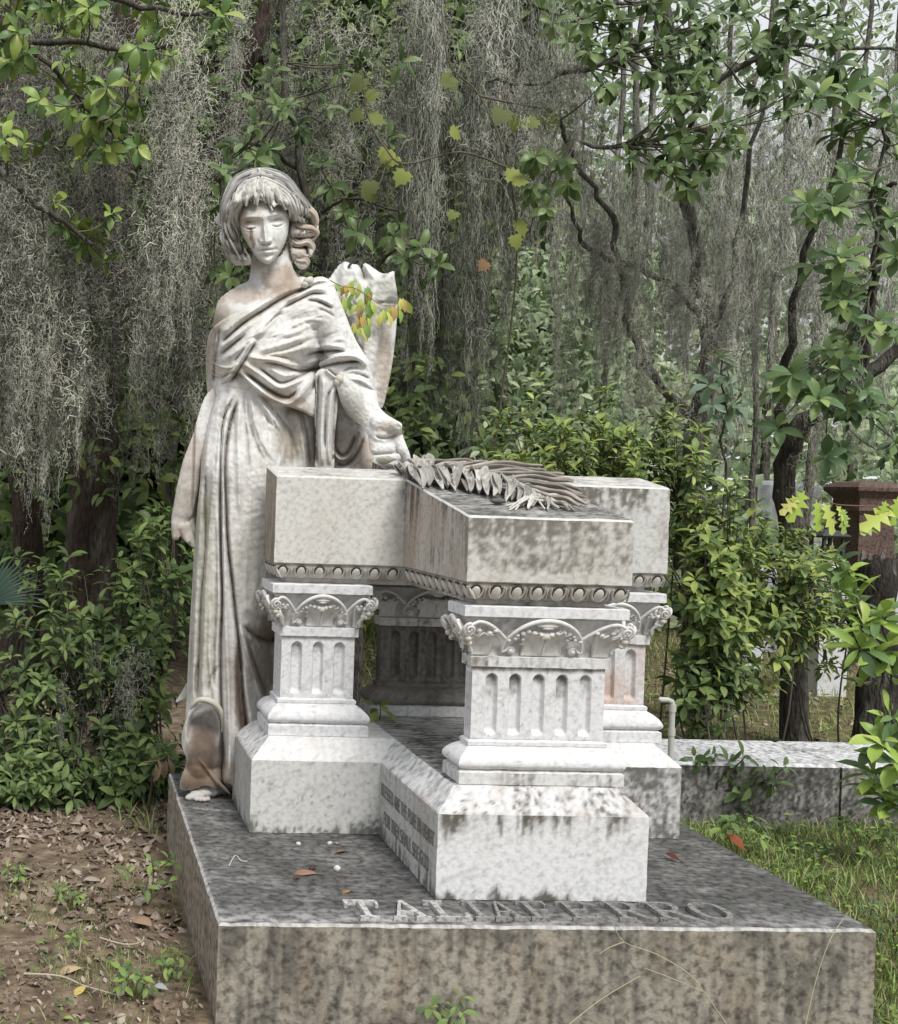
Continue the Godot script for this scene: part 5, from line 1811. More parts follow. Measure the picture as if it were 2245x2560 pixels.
# a leaf from its half-widths along its length; it lies along +y, faces +z, folds along its rib and bends back
func leaf_mesh(halves: Array, fold: float, bend: float, lobes: Array = []) -> ArrayMesh:
	var mb := MB.new()
	var n := halves.size()
	for i in n:
		var t := float(i) / (n - 1)
		var y := sin(t * bend) / bend if bend > 0.01 else t
		var z := -(1.0 - cos(t * bend)) / bend if bend > 0.01 else 0.0
		var w: float = halves[i]
		if lobes.size():
			w *= lobes[i % lobes.size()]
		mb.add(Vector3(-w, y, z + fold * w), Vector3(0.35, 0.05, 1).normalized())
		mb.add(Vector3(0, y, z), Vector3(0, 0, 1))
		mb.add(Vector3(w, y, z + fold * w), Vector3(-0.35, 0.05, 1).normalized())
	for i in n - 1:
		var a := i * 3
		mb.quad(a, a + 1, a + 4, a + 3)
		mb.quad(a + 1, a + 2, a + 5, a + 4)
	mb.smooth()
	mb.use_c = false
	return mb.mesh(M.leaf)


# a lobed leaf cut from an outline, with a little relief
func lobed_mesh(pts: Array, cup: float) -> ArrayMesh:
	var mb := MB.new()
	var poly := PackedVector2Array()
	for i in pts.size() / 2:
		poly.append(Vector2(pts[i * 2], pts[i * 2 + 1]))
	for i in range(poly.size() - 2, 0, -1):
		poly.append(Vector2(-poly[i].x, poly[i].y))
	for q in poly:
		mb.add(Vector3(q.x, q.y, cup * (absf(q.x) - 0.8 * q.x * q.x - 0.4 * q.y * q.y)), Vector3(0, 0, 1))
	var t := Geometry2D.triangulate_polygon(poly)
	for k in range(0, t.size(), 3):
		var a := poly[t[k]]
		var b := poly[t[k + 1]]
		var d := poly[t[k + 2]]
		if (b - a).cross(d - a) > 0:
			mb.tri(t[k], t[k + 1], t[k + 2])
		else:
			mb.tri(t[k], t[k + 2], t[k + 1])
	mb.smooth()
	mb.use_c = false
	return mb.mesh(M.leaf)


func leaf_stock() -> void:
	LEAF.broad = leaf_mesh([0.012, 0.10, 0.17, 0.215, 0.215, 0.15, 0.0], 0.35, 0.7)
	LEAF.broad2 = leaf_mesh([0.012, 0.11, 0.18, 0.22, 0.20, 0.13, 0.0], 0.2, 1.1)
	LEAF.oval = leaf_mesh([0.012, 0.13, 0.2, 0.2, 0.13, 0.0], 0.3, 0.8)
	LEAF.narrow = leaf_mesh([0.01, 0.09, 0.13, 0.11, 0.0], 0.35, 0.9)
	LEAF.blade = leaf_mesh([0.03, 0.028, 0.022, 0.013, 0.0], 0.2, 1.0)
	LEAF.tiny = leaf_mesh([0.02, 0.22, 0.2, 0.0], 0.25, 0.5)
	LEAF.vine = lobed_mesh([0.0, 0.0, 0.16, -0.12, 0.34, 0.0, 0.52, 0.06, 0.38, 0.2, 0.56, 0.36, 0.36, 0.42, 0.38, 0.62, 0.16, 0.66, 0.0, 0.95], 0.3)
	LEAF.oak = lobed_mesh([0.0, 0.0, 0.04, 0.12, 0.2, 0.16, 0.07, 0.28, 0.3, 0.42, 0.08, 0.5, 0.27, 0.7, 0.09, 0.72, 0.14, 0.92, 0.0, 1.0], 0.25)
	LEAF.dry = leaf_mesh([0.01, 0.16, 0.24, 0.22, 0.1, 0.0], -0.5, 1.7)


# single leaves share a few materials of each palette
func tints(called: String, cols: Array, gloss := 0.42) -> Array:
	if not TINT.has(called):
		var out := []
		for c in cols:
			var m: StandardMaterial3D = M.leaf.duplicate()
			m.vertex_color_use_as_albedo = false
			m.albedo_color = c.linear_to_srgb()
			m.roughness = gloss
			out.append(m)
		TINT[called] = out
	return TINT[called]


const BRIGHT := [Color(0.20, 0.29, 0.075), Color(0.26, 0.34, 0.09), Color(0.15, 0.24, 0.07), Color(0.11, 0.19, 0.065), Color(0.30, 0.36, 0.11)]
const DEEP := [Color(0.08, 0.13, 0.045), Color(0.12, 0.175, 0.065), Color(0.055, 0.095, 0.035), Color(0.15, 0.21, 0.085), Color(0.1, 0.155, 0.055)]
const AZALEA := [Color(0.16, 0.225, 0.07), Color(0.22, 0.29, 0.085), Color(0.11, 0.165, 0.06), Color(0.28, 0.34, 0.095), Color(0.35, 0.41, 0.12)]
const SHADE := [Color(0.08, 0.125, 0.045), Color(0.11, 0.165, 0.055), Color(0.06, 0.095, 0.037), Color(0.145, 0.2, 0.07), Color(0.2, 0.26, 0.085)]
const YOUNG := [Color(0.30, 0.42, 0.09), Color(0.22, 0.33, 0.08), Color(0.13, 0.21, 0.08), Color(0.10, 0.16, 0.08), Color(0.36, 0.46, 0.12)]
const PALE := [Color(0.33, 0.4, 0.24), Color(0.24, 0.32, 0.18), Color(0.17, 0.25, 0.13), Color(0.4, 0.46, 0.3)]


func frame_to(dir: Vector3, face: Vector3) -> Basis:       # +y along dir, +z towards face
	var y := dir.normalized()
	var x := y.cross(face)
	if x.length() < 0.01:
		x = y.cross(Vector3(0.3, 0.2, 0.9))
	x = x.normalized()
	return Basis(x, y, x.cross(y))


# leaves round a shoot's tip: appends [transform, tint number] to out
func whorl(out: Array, p: Vector3, dir: Vector3, n: int, size: float, droop: float, spread := 1.0, bright := 0.5) -> void:
	var d := dir.normalized()
	var b := frame_to(d, Vector3(0.1, 0.3, 0.95))
	var a0 := rng.randf() * TAU
	for k in n:
		var inner := float(k) / n
		var a := a0 + k * 2.4
		var lean := lerpf(1.25, 0.45, inner) * spread * rng.randf_range(0.8, 1.2)
		var o := b.x * cos(a) + b.z * sin(a)
		var q := (d * cos(lean) + o * sin(lean)).normalized()
		q = (q + Vector3.DOWN * droop * rng.randf_range(0.3, 1.0)).normalized()
		var face := (d * 0.7 + Vector3.UP * 0.6 - o * 0.25 + Vector3(rng.randf_range(-0.3, 0.3), 0.1, rng.randf_range(-0.1, 0.5))).normalized()
		var s := size * rng.randf_range(0.7, 1.15)
		var base := p - d * size * 0.30 * (1.0 - inner)
		var t := 0
		var roll := rng.randf()
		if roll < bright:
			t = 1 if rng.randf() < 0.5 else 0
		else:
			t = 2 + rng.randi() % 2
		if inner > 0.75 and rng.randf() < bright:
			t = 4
		out.append([Transform3D(frame_to(q, face).scaled_local(Vector3(s, s, s)), base + o * 0.004), t])


# the leaves of a plant: the nearest ones each an object, the rest one mass
func set_leaves(o: Node3D, leaves: Array, kinds: Array, palette: String, cols: Array, singles: int, gloss := 0.42) -> void:
	var order := []
	for l in leaves:
		order.append([l[0].origin.distance_to(CAM) - 0.3 * l[0].basis.x.length(), l])
	order.sort_custom(func(a, b): return a[0] < b[0])
	var mats := tints(palette, cols, gloss)
	for i in mini(singles, order.size()):
		var l: Array = order[i][1]
		placed("leaf", LEAF[kinds[i % kinds.size()]], l[0], o, mats[l[1] % mats.size()])
	if order.size() > singles:
		for k in kinds.size():
			var where := []
			var tint := []
			for i in range(singles, order.size()):
				if i % kinds.size() == k:
					var l: Array = order[i][1]
					where.append(l[0])
					tint.append(cols[l[1] % cols.size()] * rng.randf_range(0.8, 1.2))
			if where.size():
				many("foliage", LEAF[kinds[k]], where, tint, o)


func twig(mb: MB, a: Vector3, b: Vector3, r0: float, r1: float, sag: float, col: Color, sides := 5) -> void:
	var p := PackedVector3Array()
	var r := PackedFloat32Array()
	var n := 6
	var side := Vector3(rng.randf_range(-1, 1), rng.randf_range(-0.5, 0.5), rng.randf_range(-1, 1)) * a.distance_to(b) * 0.06
	for i in n + 1:
		var t := float(i) / n
		p.append(a.lerp(b, t) + (Vector3.DOWN * sag + side) * sin(t * PI))
		r.append(lerpf(r0, r1, t))
	mb.tube(p, r, sides, col, false)


# a bush: stems from the ground to shoots spread through an ellipsoid, leaves round every shoot
func bush(called: String, label: String, category: String, group: String, base: Vector3, centre: Vector3, radii: Vector3, shoots: int, per: int, size: float, kinds: Array, palette: String, cols: Array, singles: int, opts := {}) -> Node3D:
	var o := thing(called, base, label, category, group)
	var mb := MB.new()
	var leaves := []
	var stems: int = opts.get("stems", 3)
	var bark: Color = opts.get("bark", Color(0.1, 0.085, 0.07))
	var knots := []
	for k in stems:
		var a := TAU * k / stems + rng.randf()
		var q := centre + Vector3(cos(a) * radii.x * 0.4, -radii.y * 0.15, sin(a) * radii.z * 0.4)
		twig(mb, base + Vector3(cos(a), 0, sin(a)) * 0.05, q, 0.0055, 0.0035, 0.09, bark)
		knots.append(q)
	for k in shoots:
		# shoots near the surface of the mass, most of them on the side that shows
		var d := Vector3(rng.randfn(), rng.randfn(), rng.randfn() + opts.get("front", 0.35)).normalized()
		var rr := pow(rng.randf(), 0.45) * (0.82 + 0.3 * NL.get_noise_3d(d.x * 2.0 + base.x * 3.0, d.y * 2.0, d.z * 2.0))
		var p := centre + d * radii * rr
		if NW.get_noise_3d(p.x * 4.5, p.y * 4.5, p.z * 4.5) < -0.16 + rng.randf_range(-0.1, 0.1):
			continue
		if p.y < 0.04:
			p.y = 0.04 + rng.randf() * 0.1
		var best: Vector3 = knots[0]
		for q in knots:
			if q.distance_to(p) < best.distance_to(p):
				best = q
		if rng.randf() < opts.get("twigs", 0.6):
			twig(mb, best, p, 0.004, 0.0018, 0.02, bark, 4)
		var dir: Vector3 = (d * 0.6 + Vector3.UP * opts.get("up", 0.7) + Vector3(rng.randf_range(-0.3, 0.3), 0, rng.randf_range(-0.1, 0.4))).normalized()
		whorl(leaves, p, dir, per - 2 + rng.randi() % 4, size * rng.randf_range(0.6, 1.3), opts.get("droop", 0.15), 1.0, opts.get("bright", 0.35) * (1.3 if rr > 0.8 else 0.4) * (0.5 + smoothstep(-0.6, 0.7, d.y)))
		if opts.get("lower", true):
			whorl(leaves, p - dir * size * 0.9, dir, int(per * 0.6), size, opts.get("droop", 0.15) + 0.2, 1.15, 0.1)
	part("branches", mb.mesh(M.plain), o)
	set_leaves(o, leaves, kinds, palette, cols, singles, opts.get("gloss", 0.45))
	return o


# a rough trunk or limb
func limb(mb: MB, path: PackedVector3Array, radii: PackedFloat32Array, col: Color, sides := 12, bump := 0.12, grain := 9.0) -> void:
	var first := mb.v.size()
	for i in range(1, path.size() - 1):
		path[i] += Vector3(NL.get_noise_3d(path[i].x * 5.0, path[i].y * 5.0, 1.0), 0.4 * NL.get_noise_3d(path[i].x * 5.0, path[i].y * 5.0, 9.0), NL.get_noise_3d(path[i].x * 5.0, path[i].y * 5.0, 5.0)) * 0.05
	mb.tube(path, radii, sides, col)
	for i in range(first, mb.v.size()):
		var p := mb.v[i]
		var k := bump * (NL.get_noise_3d(p.x * grain, p.y * 2.2, p.z * grain) + 0.5 * NF.get_noise_3d(p.x * 20.0, p.y * 6.0, p.z * 20.0))
		var r := radii[clampi((i - first) / sides, 0, radii.size() - 1)]
		mb.v[i] += mb.n[i] * k * r * 2.0
		var lich := smoothstep(0.15, 0.5, NL.get_noise_3d(p.x * 6.0 + 4.0, p.y * 3.0, p.z * 6.0))
		mb.c[i] = (col * (1.0 + 0.6 * NF.get_noise_3d(p.x * 14.0, p.y * 5.0, p.z * 14.0))).lerp(Color(0.3, 0.31, 0.27), lich * 0.4)


func run(pts: Array, n := 4) -> PackedVector3Array:        # [u, v, depth] triples to a smooth path
	var p := PackedVector3Array()
	for q in pts:
		p.append(at(q[0], q[1], q[2]))
	return smooth_path(p, n)


func taper(n: int, a: float, b: float) -> PackedFloat32Array:
	var r := PackedFloat32Array()
	for i in n:
		r.append(lerpf(a, b, float(i) / maxi(n - 1, 1)))
	return r


# a tree: limbs given as [[u, v, depth] ..., r0, r1]; shoots given as [u, v, depth]
func tree(called: String, label: String, category: String, group: String, base: Vector3, limbs: Array, shoots: Array, per: int, size: float, kinds: Array, palette: String, cols: Array, singles: int, opts := {}) -> Node3D:
	var o := thing(called, base, label, category, group)
	var bark: Color = opts.get("bark", Color(0.09, 0.08, 0.07))
	var nodes := PackedVector3Array()
	var k := 0
	for l in limbs:
		var mb := MB.new()
		var path: PackedVector3Array = run(l[0])
		for q in path:
			nodes.append(q)
		limb(mb, path, taper(path.size(), l[1], l[2]), bark, 14 if l[1] > 0.06 else 8, 0.13, 9.0 if l[1] > 0.06 else 30.0)
		part("trunk" if k == 0 else "limb", mb.mesh(M.bark), o)
		k += 1
	var leaves := []
	for s in shoots:
		var mb := MB.new()
		var p := at(s[0], s[1], s[2])
		var best: Vector3 = nodes[0]
		for q in nodes:
			if q.distance_to(p) < best.distance_to(p):
				best = q
		if best.distance_to(p) > 0.05:
			twig(mb, best, p, 0.005, 0.002, opts.get("sag", 0.02), Color(0.1, 0.1, 0.07), 5)
			part("twig", mb.mesh(M.plain), o)
		var dir: Vector3 = ((p - best).normalized() * 0.7 + Vector3(rng.randf_range(-0.5, 0.5), rng.randf_range(-0.5, 0.6) + opts.get("up", 0.1), rng.randf_range(0.1, 0.8))).normalized()
		whorl(leaves, p, dir, per + rng.randi() % 3, size * rng.randf_range(0.8, 1.15), opts.get("droop", 0.25), 1.05, opts.get("bright", 0.5))
	if leaves.size():
		set_leaves(o, leaves, kinds, palette, cols, singles, opts.get("gloss", 0.35))
	return o


func scatter(n: int, u0: float, v0: float, u1: float, v1: float, z0: float, z1: float) -> Array:
	var out := []
	for i in n:
		out.append([rng.randf_range(u0, u1), rng.randf_range(v0, v1), rng.randf_range(z0, z1)])
	return out


func trees() -> void:
	leaf_stock()
	# broad-leaved sprays on the left: a tree whose trunk stands outside the view
	var z := 4.6
	var left := [[424, 86], [400, 60], [344, 117], [430, 140], [380, 160], [559, 37], [530, 20], [153, 25], [221, 18], [37, 37], [43, 80], [100, 20], [166, 147], [166, 215], [25, 154], [98, 252], [166, 270], [221, 289], [282, 295], [209, 344], [262, 372], [300, 365], [344, 368], [338, 203], [12, 344], [61, 362], [20, 320], [166, 565], [227, 590], [264, 650], [200, 560], [270, 215], [480, 30], [60, 130]]
	var shoots := []
	for q in left:
		shoots.append([q[0], q[1], z + rng.randf_range(-0.3, 0.35)])
	tree("broadleaf_tree", "tree whose yellow-green leaf sprays hang over the moss at upper left", "tree", "", at(-240, 2005, 4.9) * Vector3(1, 0, 1), [
		[[[-240, 2060, 4.9], [-250, 1200, 4.9], [-230, 600, 4.9], [-180, -100, 4.9], [-150, -500, 4.9]], 0.11, 0.07],
		[[[-230, 300, 4.9], [-60, 380, 4.8], [20, 440, 4.7], [90, 510, 4.65], [150, 545, 4.6], [230, 610, 4.55]], 0.022, 0.008],
		[[[-190, 60, 4.9], [-40, 90, 4.8], [60, 110, 4.7], [180, 100, 4.6], [330, 130, 4.6], [430, 110, 4.6]], 0.02, 0.006],
		[[[-190, -60, 4.9], [60, -40, 4.7], [250, -10, 4.6], [430, 30, 4.6], [540, 30, 4.65]], 0.02, 0.006],
		[[[60, 110, 4.7], [150, 190, 4.65], [230, 280, 4.6], [330, 360, 4.6]], 0.01, 0.005],
	], shoots + scatter(34, -20, 0, 420, 400, 4.7, 5.3) + scatter(8, 100, 480, 300, 640, 4.6, 5.0), 6, 0.088, ["broad", "broad2"], "bright", BRIGHT, 300, {"bright": 0.5, "droop": 0.35})
	# sprays behind and beside the figure's head
	shoots = []
	for q in [[706, 270], [749, 313], [690, 262], [638, 307], [608, 356], [565, 430], [548, 505], [829, 466], [872, 491], [896, 577], [860, 530], [823, 262], [982, 590], [1056, 614], [1093, 663], [1010, 640], [534, 681], [575, 690], [560, 420], [530, 440], [640, 395], [545, 770], [1075, 690], [1000, 560]]:
		shoots.append([q[0], q[1], 5.05 + rng.randf_range(-0.3, 0.3)])
	shoots += scatter(16, 560, 120, 1050, 420, 5.15, 5.5) + scatter(8, 180, 380, 420, 900, 5.1, 5.5)
	tree("understorey_tree", "slender dark tree with leaf sprays behind the head of the angel", "tree", "", at(900, 1900, 5.7) * Vector3(1, 0, 1), [
		[[[900, 1880, 5.7], [890, 1300, 5.7], [840, 900, 5.6], [780, 560, 5.5], [720, 250, 5.5], [700, -100, 5.5]], 0.03, 0.015],
		[[[840, 900, 5.6], [920, 720, 5.4], [1000, 620, 5.2], [1090, 660, 5.1]], 0.012, 0.005],
		[[[780, 560, 5.5], [840, 500, 5.3], [900, 500, 5.2], [1000, 540, 5.2]], 0.01, 0.004],
		[[[740, 420, 5.5], [640, 360, 5.3], [560, 420, 5.2], [540, 520, 5.2]], 0.012, 0.005],
	], shoots, 5, 0.09, ["broad", "oval"], "deep", DEEP, 130, {"bright": 0.45, "droop": 0.3})
	# grape-like vine with lobed leaves
	var vine := thing("grape_vine", at(1240, 1900, 5.6) * Vector3(1, 0, 1), "wild grape vine with large lobed yellow-green leaves among the moss", "vine")
	var vine_nodes := PackedVector3Array()
	var mb := MB.new()
	for l in [[[1240, 1900, 5.6], [1220, 1300, 5.5], [1290, 700, 5.2], [1270, 420, 5.0], [1200, 240, 5.0], [1120, 150, 5.0], [1100, -60, 5.0]], [[1270, 420, 5.0], [1150, 380, 5.0], [1013, 410, 4.95], [964, 370, 4.95], [920, 290, 5.0], [905, 170, 5.0]], [[1200, 240, 5.0], [1290, 260, 5.0], [1380, 275, 5.0]]]:
		var path: PackedVector3Array = run(l)
		vine_nodes.append_array(path)
		mb.tube(path, taper(path.size(), 0.006, 0.0025), 6, Color(0.13, 0.11, 0.08))
	part("stem", mb.mesh(M.plain), vine)
	var vt := tints("vine", [Color(0.13, 0.16, 0.04), Color(0.2, 0.23, 0.055), Color(0.085, 0.105, 0.03), Color(0.22, 0.25, 0.065), Color(0.2, 0.12, 0.06)], 0.6)
	var vl := [[921, 295, 82, 0], [905, 285, 60, 2], [990, 392, 66, 3], [1013, 430, 70, 1], [970, 375, 62, 1], [909, 472, 84, 2], [925, 455, 70, 2], [909, 196, 80, 2], [1126, 192, 70, 0], [1126, 326, 62, 3], [1260, 275, 84, 2], [1290, 290, 70, 0], [1362, 281, 96, 2], [1340, 300, 60, 0], [1266, 441, 70, 3], [1285, 455, 60, 1], [1292, 556, 74, 3], [1285, 590, 60, 1], [1138, 530, 50, 0], [1215, 655, 52, 4], [1120, 205, 54, 2], [938, 230, 60, 0]]
	for q in vl:
		var p := at(q[0], q[1], 4.95 + rng.randf_range(-0.1, 0.15))
		var s: float = q[2] * 4.95 / FL * 0.7
		var dir := Vector3(rng.randf_range(-0.8, 0.8), rng.randf_range(-1.0, 0.1), rng.randf_range(-0.1, 0.3))
		var face := Vector3(rng.randf_range(-0.4, 0.4), 0.5, 1.0)
		placed("leaf", LEAF.vine, Transform3D(frame_to(dir, face).scaled_local(Vector3.ONE * s), p), vine, vt[q[3]])
		var near := vine_nodes[0]
		for n in vine_nodes:
			if n.distance_to(p) < near.distance_to(p):
				near = n
		mb = MB.new()
		twig(mb, near, p, 0.0022, 0.0012, -0.02, Color(0.17, 0.15, 0.07), 4)
		part("leaf_stalk", mb.mesh(M.plain), vine)
	# forked tree to the right
	var sh := scatter(34, 1400, -40, 1790, 120, 4.7, 5.4) + scatter(26, 1470, 110, 1800, 270, 4.7, 5.3) + scatter(20, 1560, 300, 1860, 410, 4.7, 5.2) + scatter(8, 1320, 390, 1440, 530, 4.8, 5.1) + scatter(32, 1790, -20, 2130, 230, 4.8, 5.6) + scatter(6, 1900, 200, 2060, 280, 4.8, 5.2) + [[1720, 470, 4.9], [1690, 440, 4.9], [1750, 430, 5.0], [1640, 420, 4.9], [1450, 60, 4.8], [1420, 100, 4.8], [1380, 60, 4.9]]
	tree("forked_tree", "forked tree with crooked limbs and dark glossy leaves behind the tomb, right", "tree", "", at(1745, 1700, 6.2) * Vector3(1, 0, 1), [
		[[[1745, 1810, 6.2], [1740, 1400, 6.2], [1735, 1200, 6.15], [1742, 1040, 6.1], [1765, 900, 6.0], [1750, 700, 5.9], [1715, 480, 5.7], [1690, 250, 5.5], [1660, -60, 5.4]], 0.07, 0.018],
		[[[1735, 1030, 6.1], [1690, 1010, 5.95], [1630, 930, 5.8], [1590, 850, 5.7], [1560, 740, 5.6], [1545, 640, 5.5], [1525, 540, 5.4], [1470, 450, 5.3], [1420, 350, 5.2], [1400, 300, 5.1]], 0.026, 0.009],
		[[[1752, 800, 5.95], [1690, 720, 5.8], [1620, 680, 5.7], [1530, 650, 5.6], [1470, 610, 5.5], [1435, 560, 5.4], [1425, 470, 5.3]], 0.021, 0.008],
		[[[1690, 250, 5.5], [1600, 110, 5.3], [1540, 150, 5.2], [1450, 175, 5.1], [1356, 204, 5.1], [1221, 204, 5.1]], 0.02, 0.008],
		[[[1715, 480, 5.7], [1771, 330, 5.3], [1643, 350, 5.2], [1560, 362, 5.1], [1483, 361, 5.1], [1439, 345, 5.1]], 0.018, 0.007],
		[[[1690, 300, 5.5], [1800, 200, 5.4], [1930, 120, 5.3], [2080, 120, 5.3], [2240, 125, 5.3]], 0.02, 0.007],
		[[[1660, 60, 5.4], [1560, 0, 5.2], [1430, 60, 5.0]], 0.014, 0.005],
		[[[1765, 900, 6.0], [1820, 740, 6.0], [1850, 560, 5.9], [1900, 300, 5.7], [1960, 60, 5.6]], 0.02, 0.007],
	], sh, 7, 0.085, ["broad", "broad2"], "deep", DEEP, 290, {"bright": 0.5, "droop": 0.35, "bark": Color(0.19, 0.18, 0.165)})
	# leaning tree at the right edge
	sh = scatter(13, 2040, 170, 2260, 420, 4.4, 5.0) + scatter(12, 2010, 420, 2260, 640, 4.4, 5.0) + scatter(14, 2000, 640, 2260, 860, 4.5, 5.0) + scatter(22, 1930, 860, 2170, 1080, 4.6, 5.1) + scatter(10, 2060, 1000, 2260, 1200, 4.7, 5.1) + scatter(6, 2150, 280, 2260, 560, 4.4, 4.8)
	tree("leaning_tree", "leafy tree leaning out of the right edge above the lantern and pillar", "tree", "", at(1985, 1700, 5.6) * Vector3(1, 0, 1), [
		[[[1985, 1850, 5.6], [1980, 1400, 5.6], [1965, 1200, 5.6], [1985, 1090, 5.5], [2060, 1030, 5.4], [2140, 960, 5.3], [2240, 870, 5.2], [2400, 760, 5.1]], 0.066, 0.026],
		[[[1975, 1130, 5.55], [1955, 1000, 5.5], [1965, 900, 5.4], [1990, 700, 5.2], [2090, 420, 5.0], [2130, 200, 4.9]], 0.03, 0.008],
		[[[2060, 1030, 5.4], [2120, 850, 5.1], [2180, 720, 4.9], [2190, 560, 4.8], [2200, 300, 4.7]], 0.016, 0.006],
		[[[2140, 960, 5.3], [2180, 800, 5.2], [2200, 520, 5.1], [2240, 460, 5.0]], 0.026, 0.012],
	], sh, 7, 0.095, ["broad", "oval"], "bright2", [Color(0.13, 0.2, 0.08), Color(0.18, 0.26, 0.1), Color(0.08, 0.13, 0.06), Color(0.1, 0.17, 0.08), Color(0.26, 0.34, 0.12)], 240, {"bright": 0.5, "droop": 0.2, "up": 0.5})
	# great trunk at the left with its leaning limb
	tree("old_tree", "thick rough-barked trunk standing in shade behind the left bushes", "tree", "", at(225, 1800, 6.7) * Vector3(1, 0, 1), [
		[[[215, 1830, 6.7], [222, 1500, 6.7], [232, 1200, 6.7], [248, 900, 6.7], [280, 500, 6.75], [320, 100, 6.8], [350, -300, 6.8]], 0.165, 0.12],
		[[[262, 800, 6.7], [400, 640, 6.5], [526, 413, 6.2], [580, 260, 6.15], [626, 125, 6.1], [700, -60, 6.1], [760, -300, 6.1]], 0.07, 0.045],
		[[[60, 1700, 7.0], [66, 1400, 7.0], [60, 1100, 7.0], [40, 800, 7.0], [30, 300, 7.0], [20, -200, 7.0]], 0.1, 0.08],
	], [], 0, 0.1, [], "", [], 0, {"bark": Color(0.075, 0.055, 0.042)})


func shrubs() -> void:
	var g1 := "leafy bushes left of the base slab"
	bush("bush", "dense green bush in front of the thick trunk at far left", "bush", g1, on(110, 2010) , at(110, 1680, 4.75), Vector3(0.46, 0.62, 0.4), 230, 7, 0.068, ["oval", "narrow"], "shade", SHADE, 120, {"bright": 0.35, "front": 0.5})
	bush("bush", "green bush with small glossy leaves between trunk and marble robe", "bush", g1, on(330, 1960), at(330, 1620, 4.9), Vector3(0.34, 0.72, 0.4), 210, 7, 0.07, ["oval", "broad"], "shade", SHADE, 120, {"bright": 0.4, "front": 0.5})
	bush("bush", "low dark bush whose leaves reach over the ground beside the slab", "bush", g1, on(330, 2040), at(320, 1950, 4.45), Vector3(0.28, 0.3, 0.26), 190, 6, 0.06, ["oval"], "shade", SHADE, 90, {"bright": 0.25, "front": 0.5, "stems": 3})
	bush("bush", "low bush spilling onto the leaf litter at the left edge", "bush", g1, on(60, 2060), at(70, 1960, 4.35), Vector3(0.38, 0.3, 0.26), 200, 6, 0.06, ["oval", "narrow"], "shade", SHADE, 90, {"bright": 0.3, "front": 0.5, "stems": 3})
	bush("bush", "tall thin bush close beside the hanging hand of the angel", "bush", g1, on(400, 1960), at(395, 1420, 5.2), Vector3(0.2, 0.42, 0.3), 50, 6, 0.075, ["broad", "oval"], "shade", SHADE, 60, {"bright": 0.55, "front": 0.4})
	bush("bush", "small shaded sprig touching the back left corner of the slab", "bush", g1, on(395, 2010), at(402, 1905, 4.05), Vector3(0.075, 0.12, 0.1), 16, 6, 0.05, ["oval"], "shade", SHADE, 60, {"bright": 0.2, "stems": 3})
	var g2 := "azalea-like bushes behind the tomb"
	bush("azalea", "azalea with upright bright shoots just behind the table's rear arm", "bush", g2, at(1360, 1700, 5.3) * Vector3(1, 0, 1), at(1370, 1215, 5.1), Vector3(0.42, 0.6, 0.4), 240, 9, 0.062, ["narrow", "oval"], "azalea", AZALEA, 130, {"bright": 0.6, "up": 1.0, "front": 0.4})
	bush("azalea", "tall azalea with pale tips rising above the right arm of the tomb", "bush", g2, at(1620, 1700, 5.2) * Vector3(1, 0, 1), at(1600, 1205, 5.05), Vector3(0.42, 0.6, 0.4), 260, 9, 0.062, ["narrow", "oval"], "azalea", AZALEA, 130, {"bright": 0.65, "up": 1.0, "front": 0.4})
	bush("azalea", "yellow-green azalea pressed against the right arm of the table", "bush", g2, at(1760, 1760, 4.9) * Vector3(1, 0, 1), at(1750, 1450, 4.8), Vector3(0.26, 0.62, 0.3), 220, 7, 0.07, ["oval", "narrow"], "azalea", AZALEA, 130, {"bright": 0.7, "up": 0.6, "front": 0.5})
	bush("azalea", "broad dark-green azalea between the tomb and the curb wall", "bush", g2, at(1900, 1760, 5.0) * Vector3(1, 0, 1), at(1890, 1470, 5.0), Vector3(0.44, 0.5, 0.35), 280, 8, 0.062, ["narrow", "oval"], "azalea", AZALEA, 140, {"bright": 0.35, "up": 0.7, "front": 0.5})
	bush("azalea", "loose azalea branches with dark leaves right of the fluted pier", "bush", g2, at(1780, 1860, 4.6) * Vector3(1, 0, 1), at(1770, 1700, 4.75), Vector3(0.24, 0.3, 0.2), 110, 6, 0.065, ["oval"], "shade", SHADE, 80, {"bright": 0.4, "front": 0.4})
	bush("azalea", "azalea in front of the brown pillar and white stones", "bush", g2, at(2080, 1760, 5.2) * Vector3(1, 0, 1), at(2050, 1530, 5.2), Vector3(0.34, 0.4, 0.3), 170, 8, 0.06, ["narrow"], "azalea", AZALEA, 80, {"bright": 0.35, "up": 0.7, "front": 0.5})
	# leafy branch across the curb
	tree("low_shrub", "low dark branch of leaves lying across the marble curb wall", "shrub", "", at(1690, 2000, 4.3) * Vector3(1, 0, 1), [
		[[[1690, 2060, 4.3], [1740, 2010, 4.25], [1810, 1975, 4.2], [1860, 1970, 4.15], [1910, 1950, 4.1]], 0.006, 0.003],
		[[[1740, 2010, 4.25], [1790, 1960, 4.2], [1815, 1920, 4.2]], 0.004, 0.002],
		[[[1690, 1960, 4.3], [1730, 1930, 4.25], [1760, 1900, 4.2]], 0.004, 0.002]],
		[[1765, 1900, 4.2], [1735, 1895, 4.2], [1790, 1890, 4.2], [1830, 1905, 4.2], [1820, 1940, 4.2], [1865, 1890, 4.15], [1880, 1940, 4.15], [1920, 1930, 4.1], [1965, 1915, 4.1], [1940, 1960, 4.1], [1850, 1980, 4.15], [1720, 1990, 4.25], [1885, 1975, 4.12]], 5, 0.07, ["oval", "narrow"], "deep", DEEP, 100, {"bright": 0.3, "droop": 0.2})
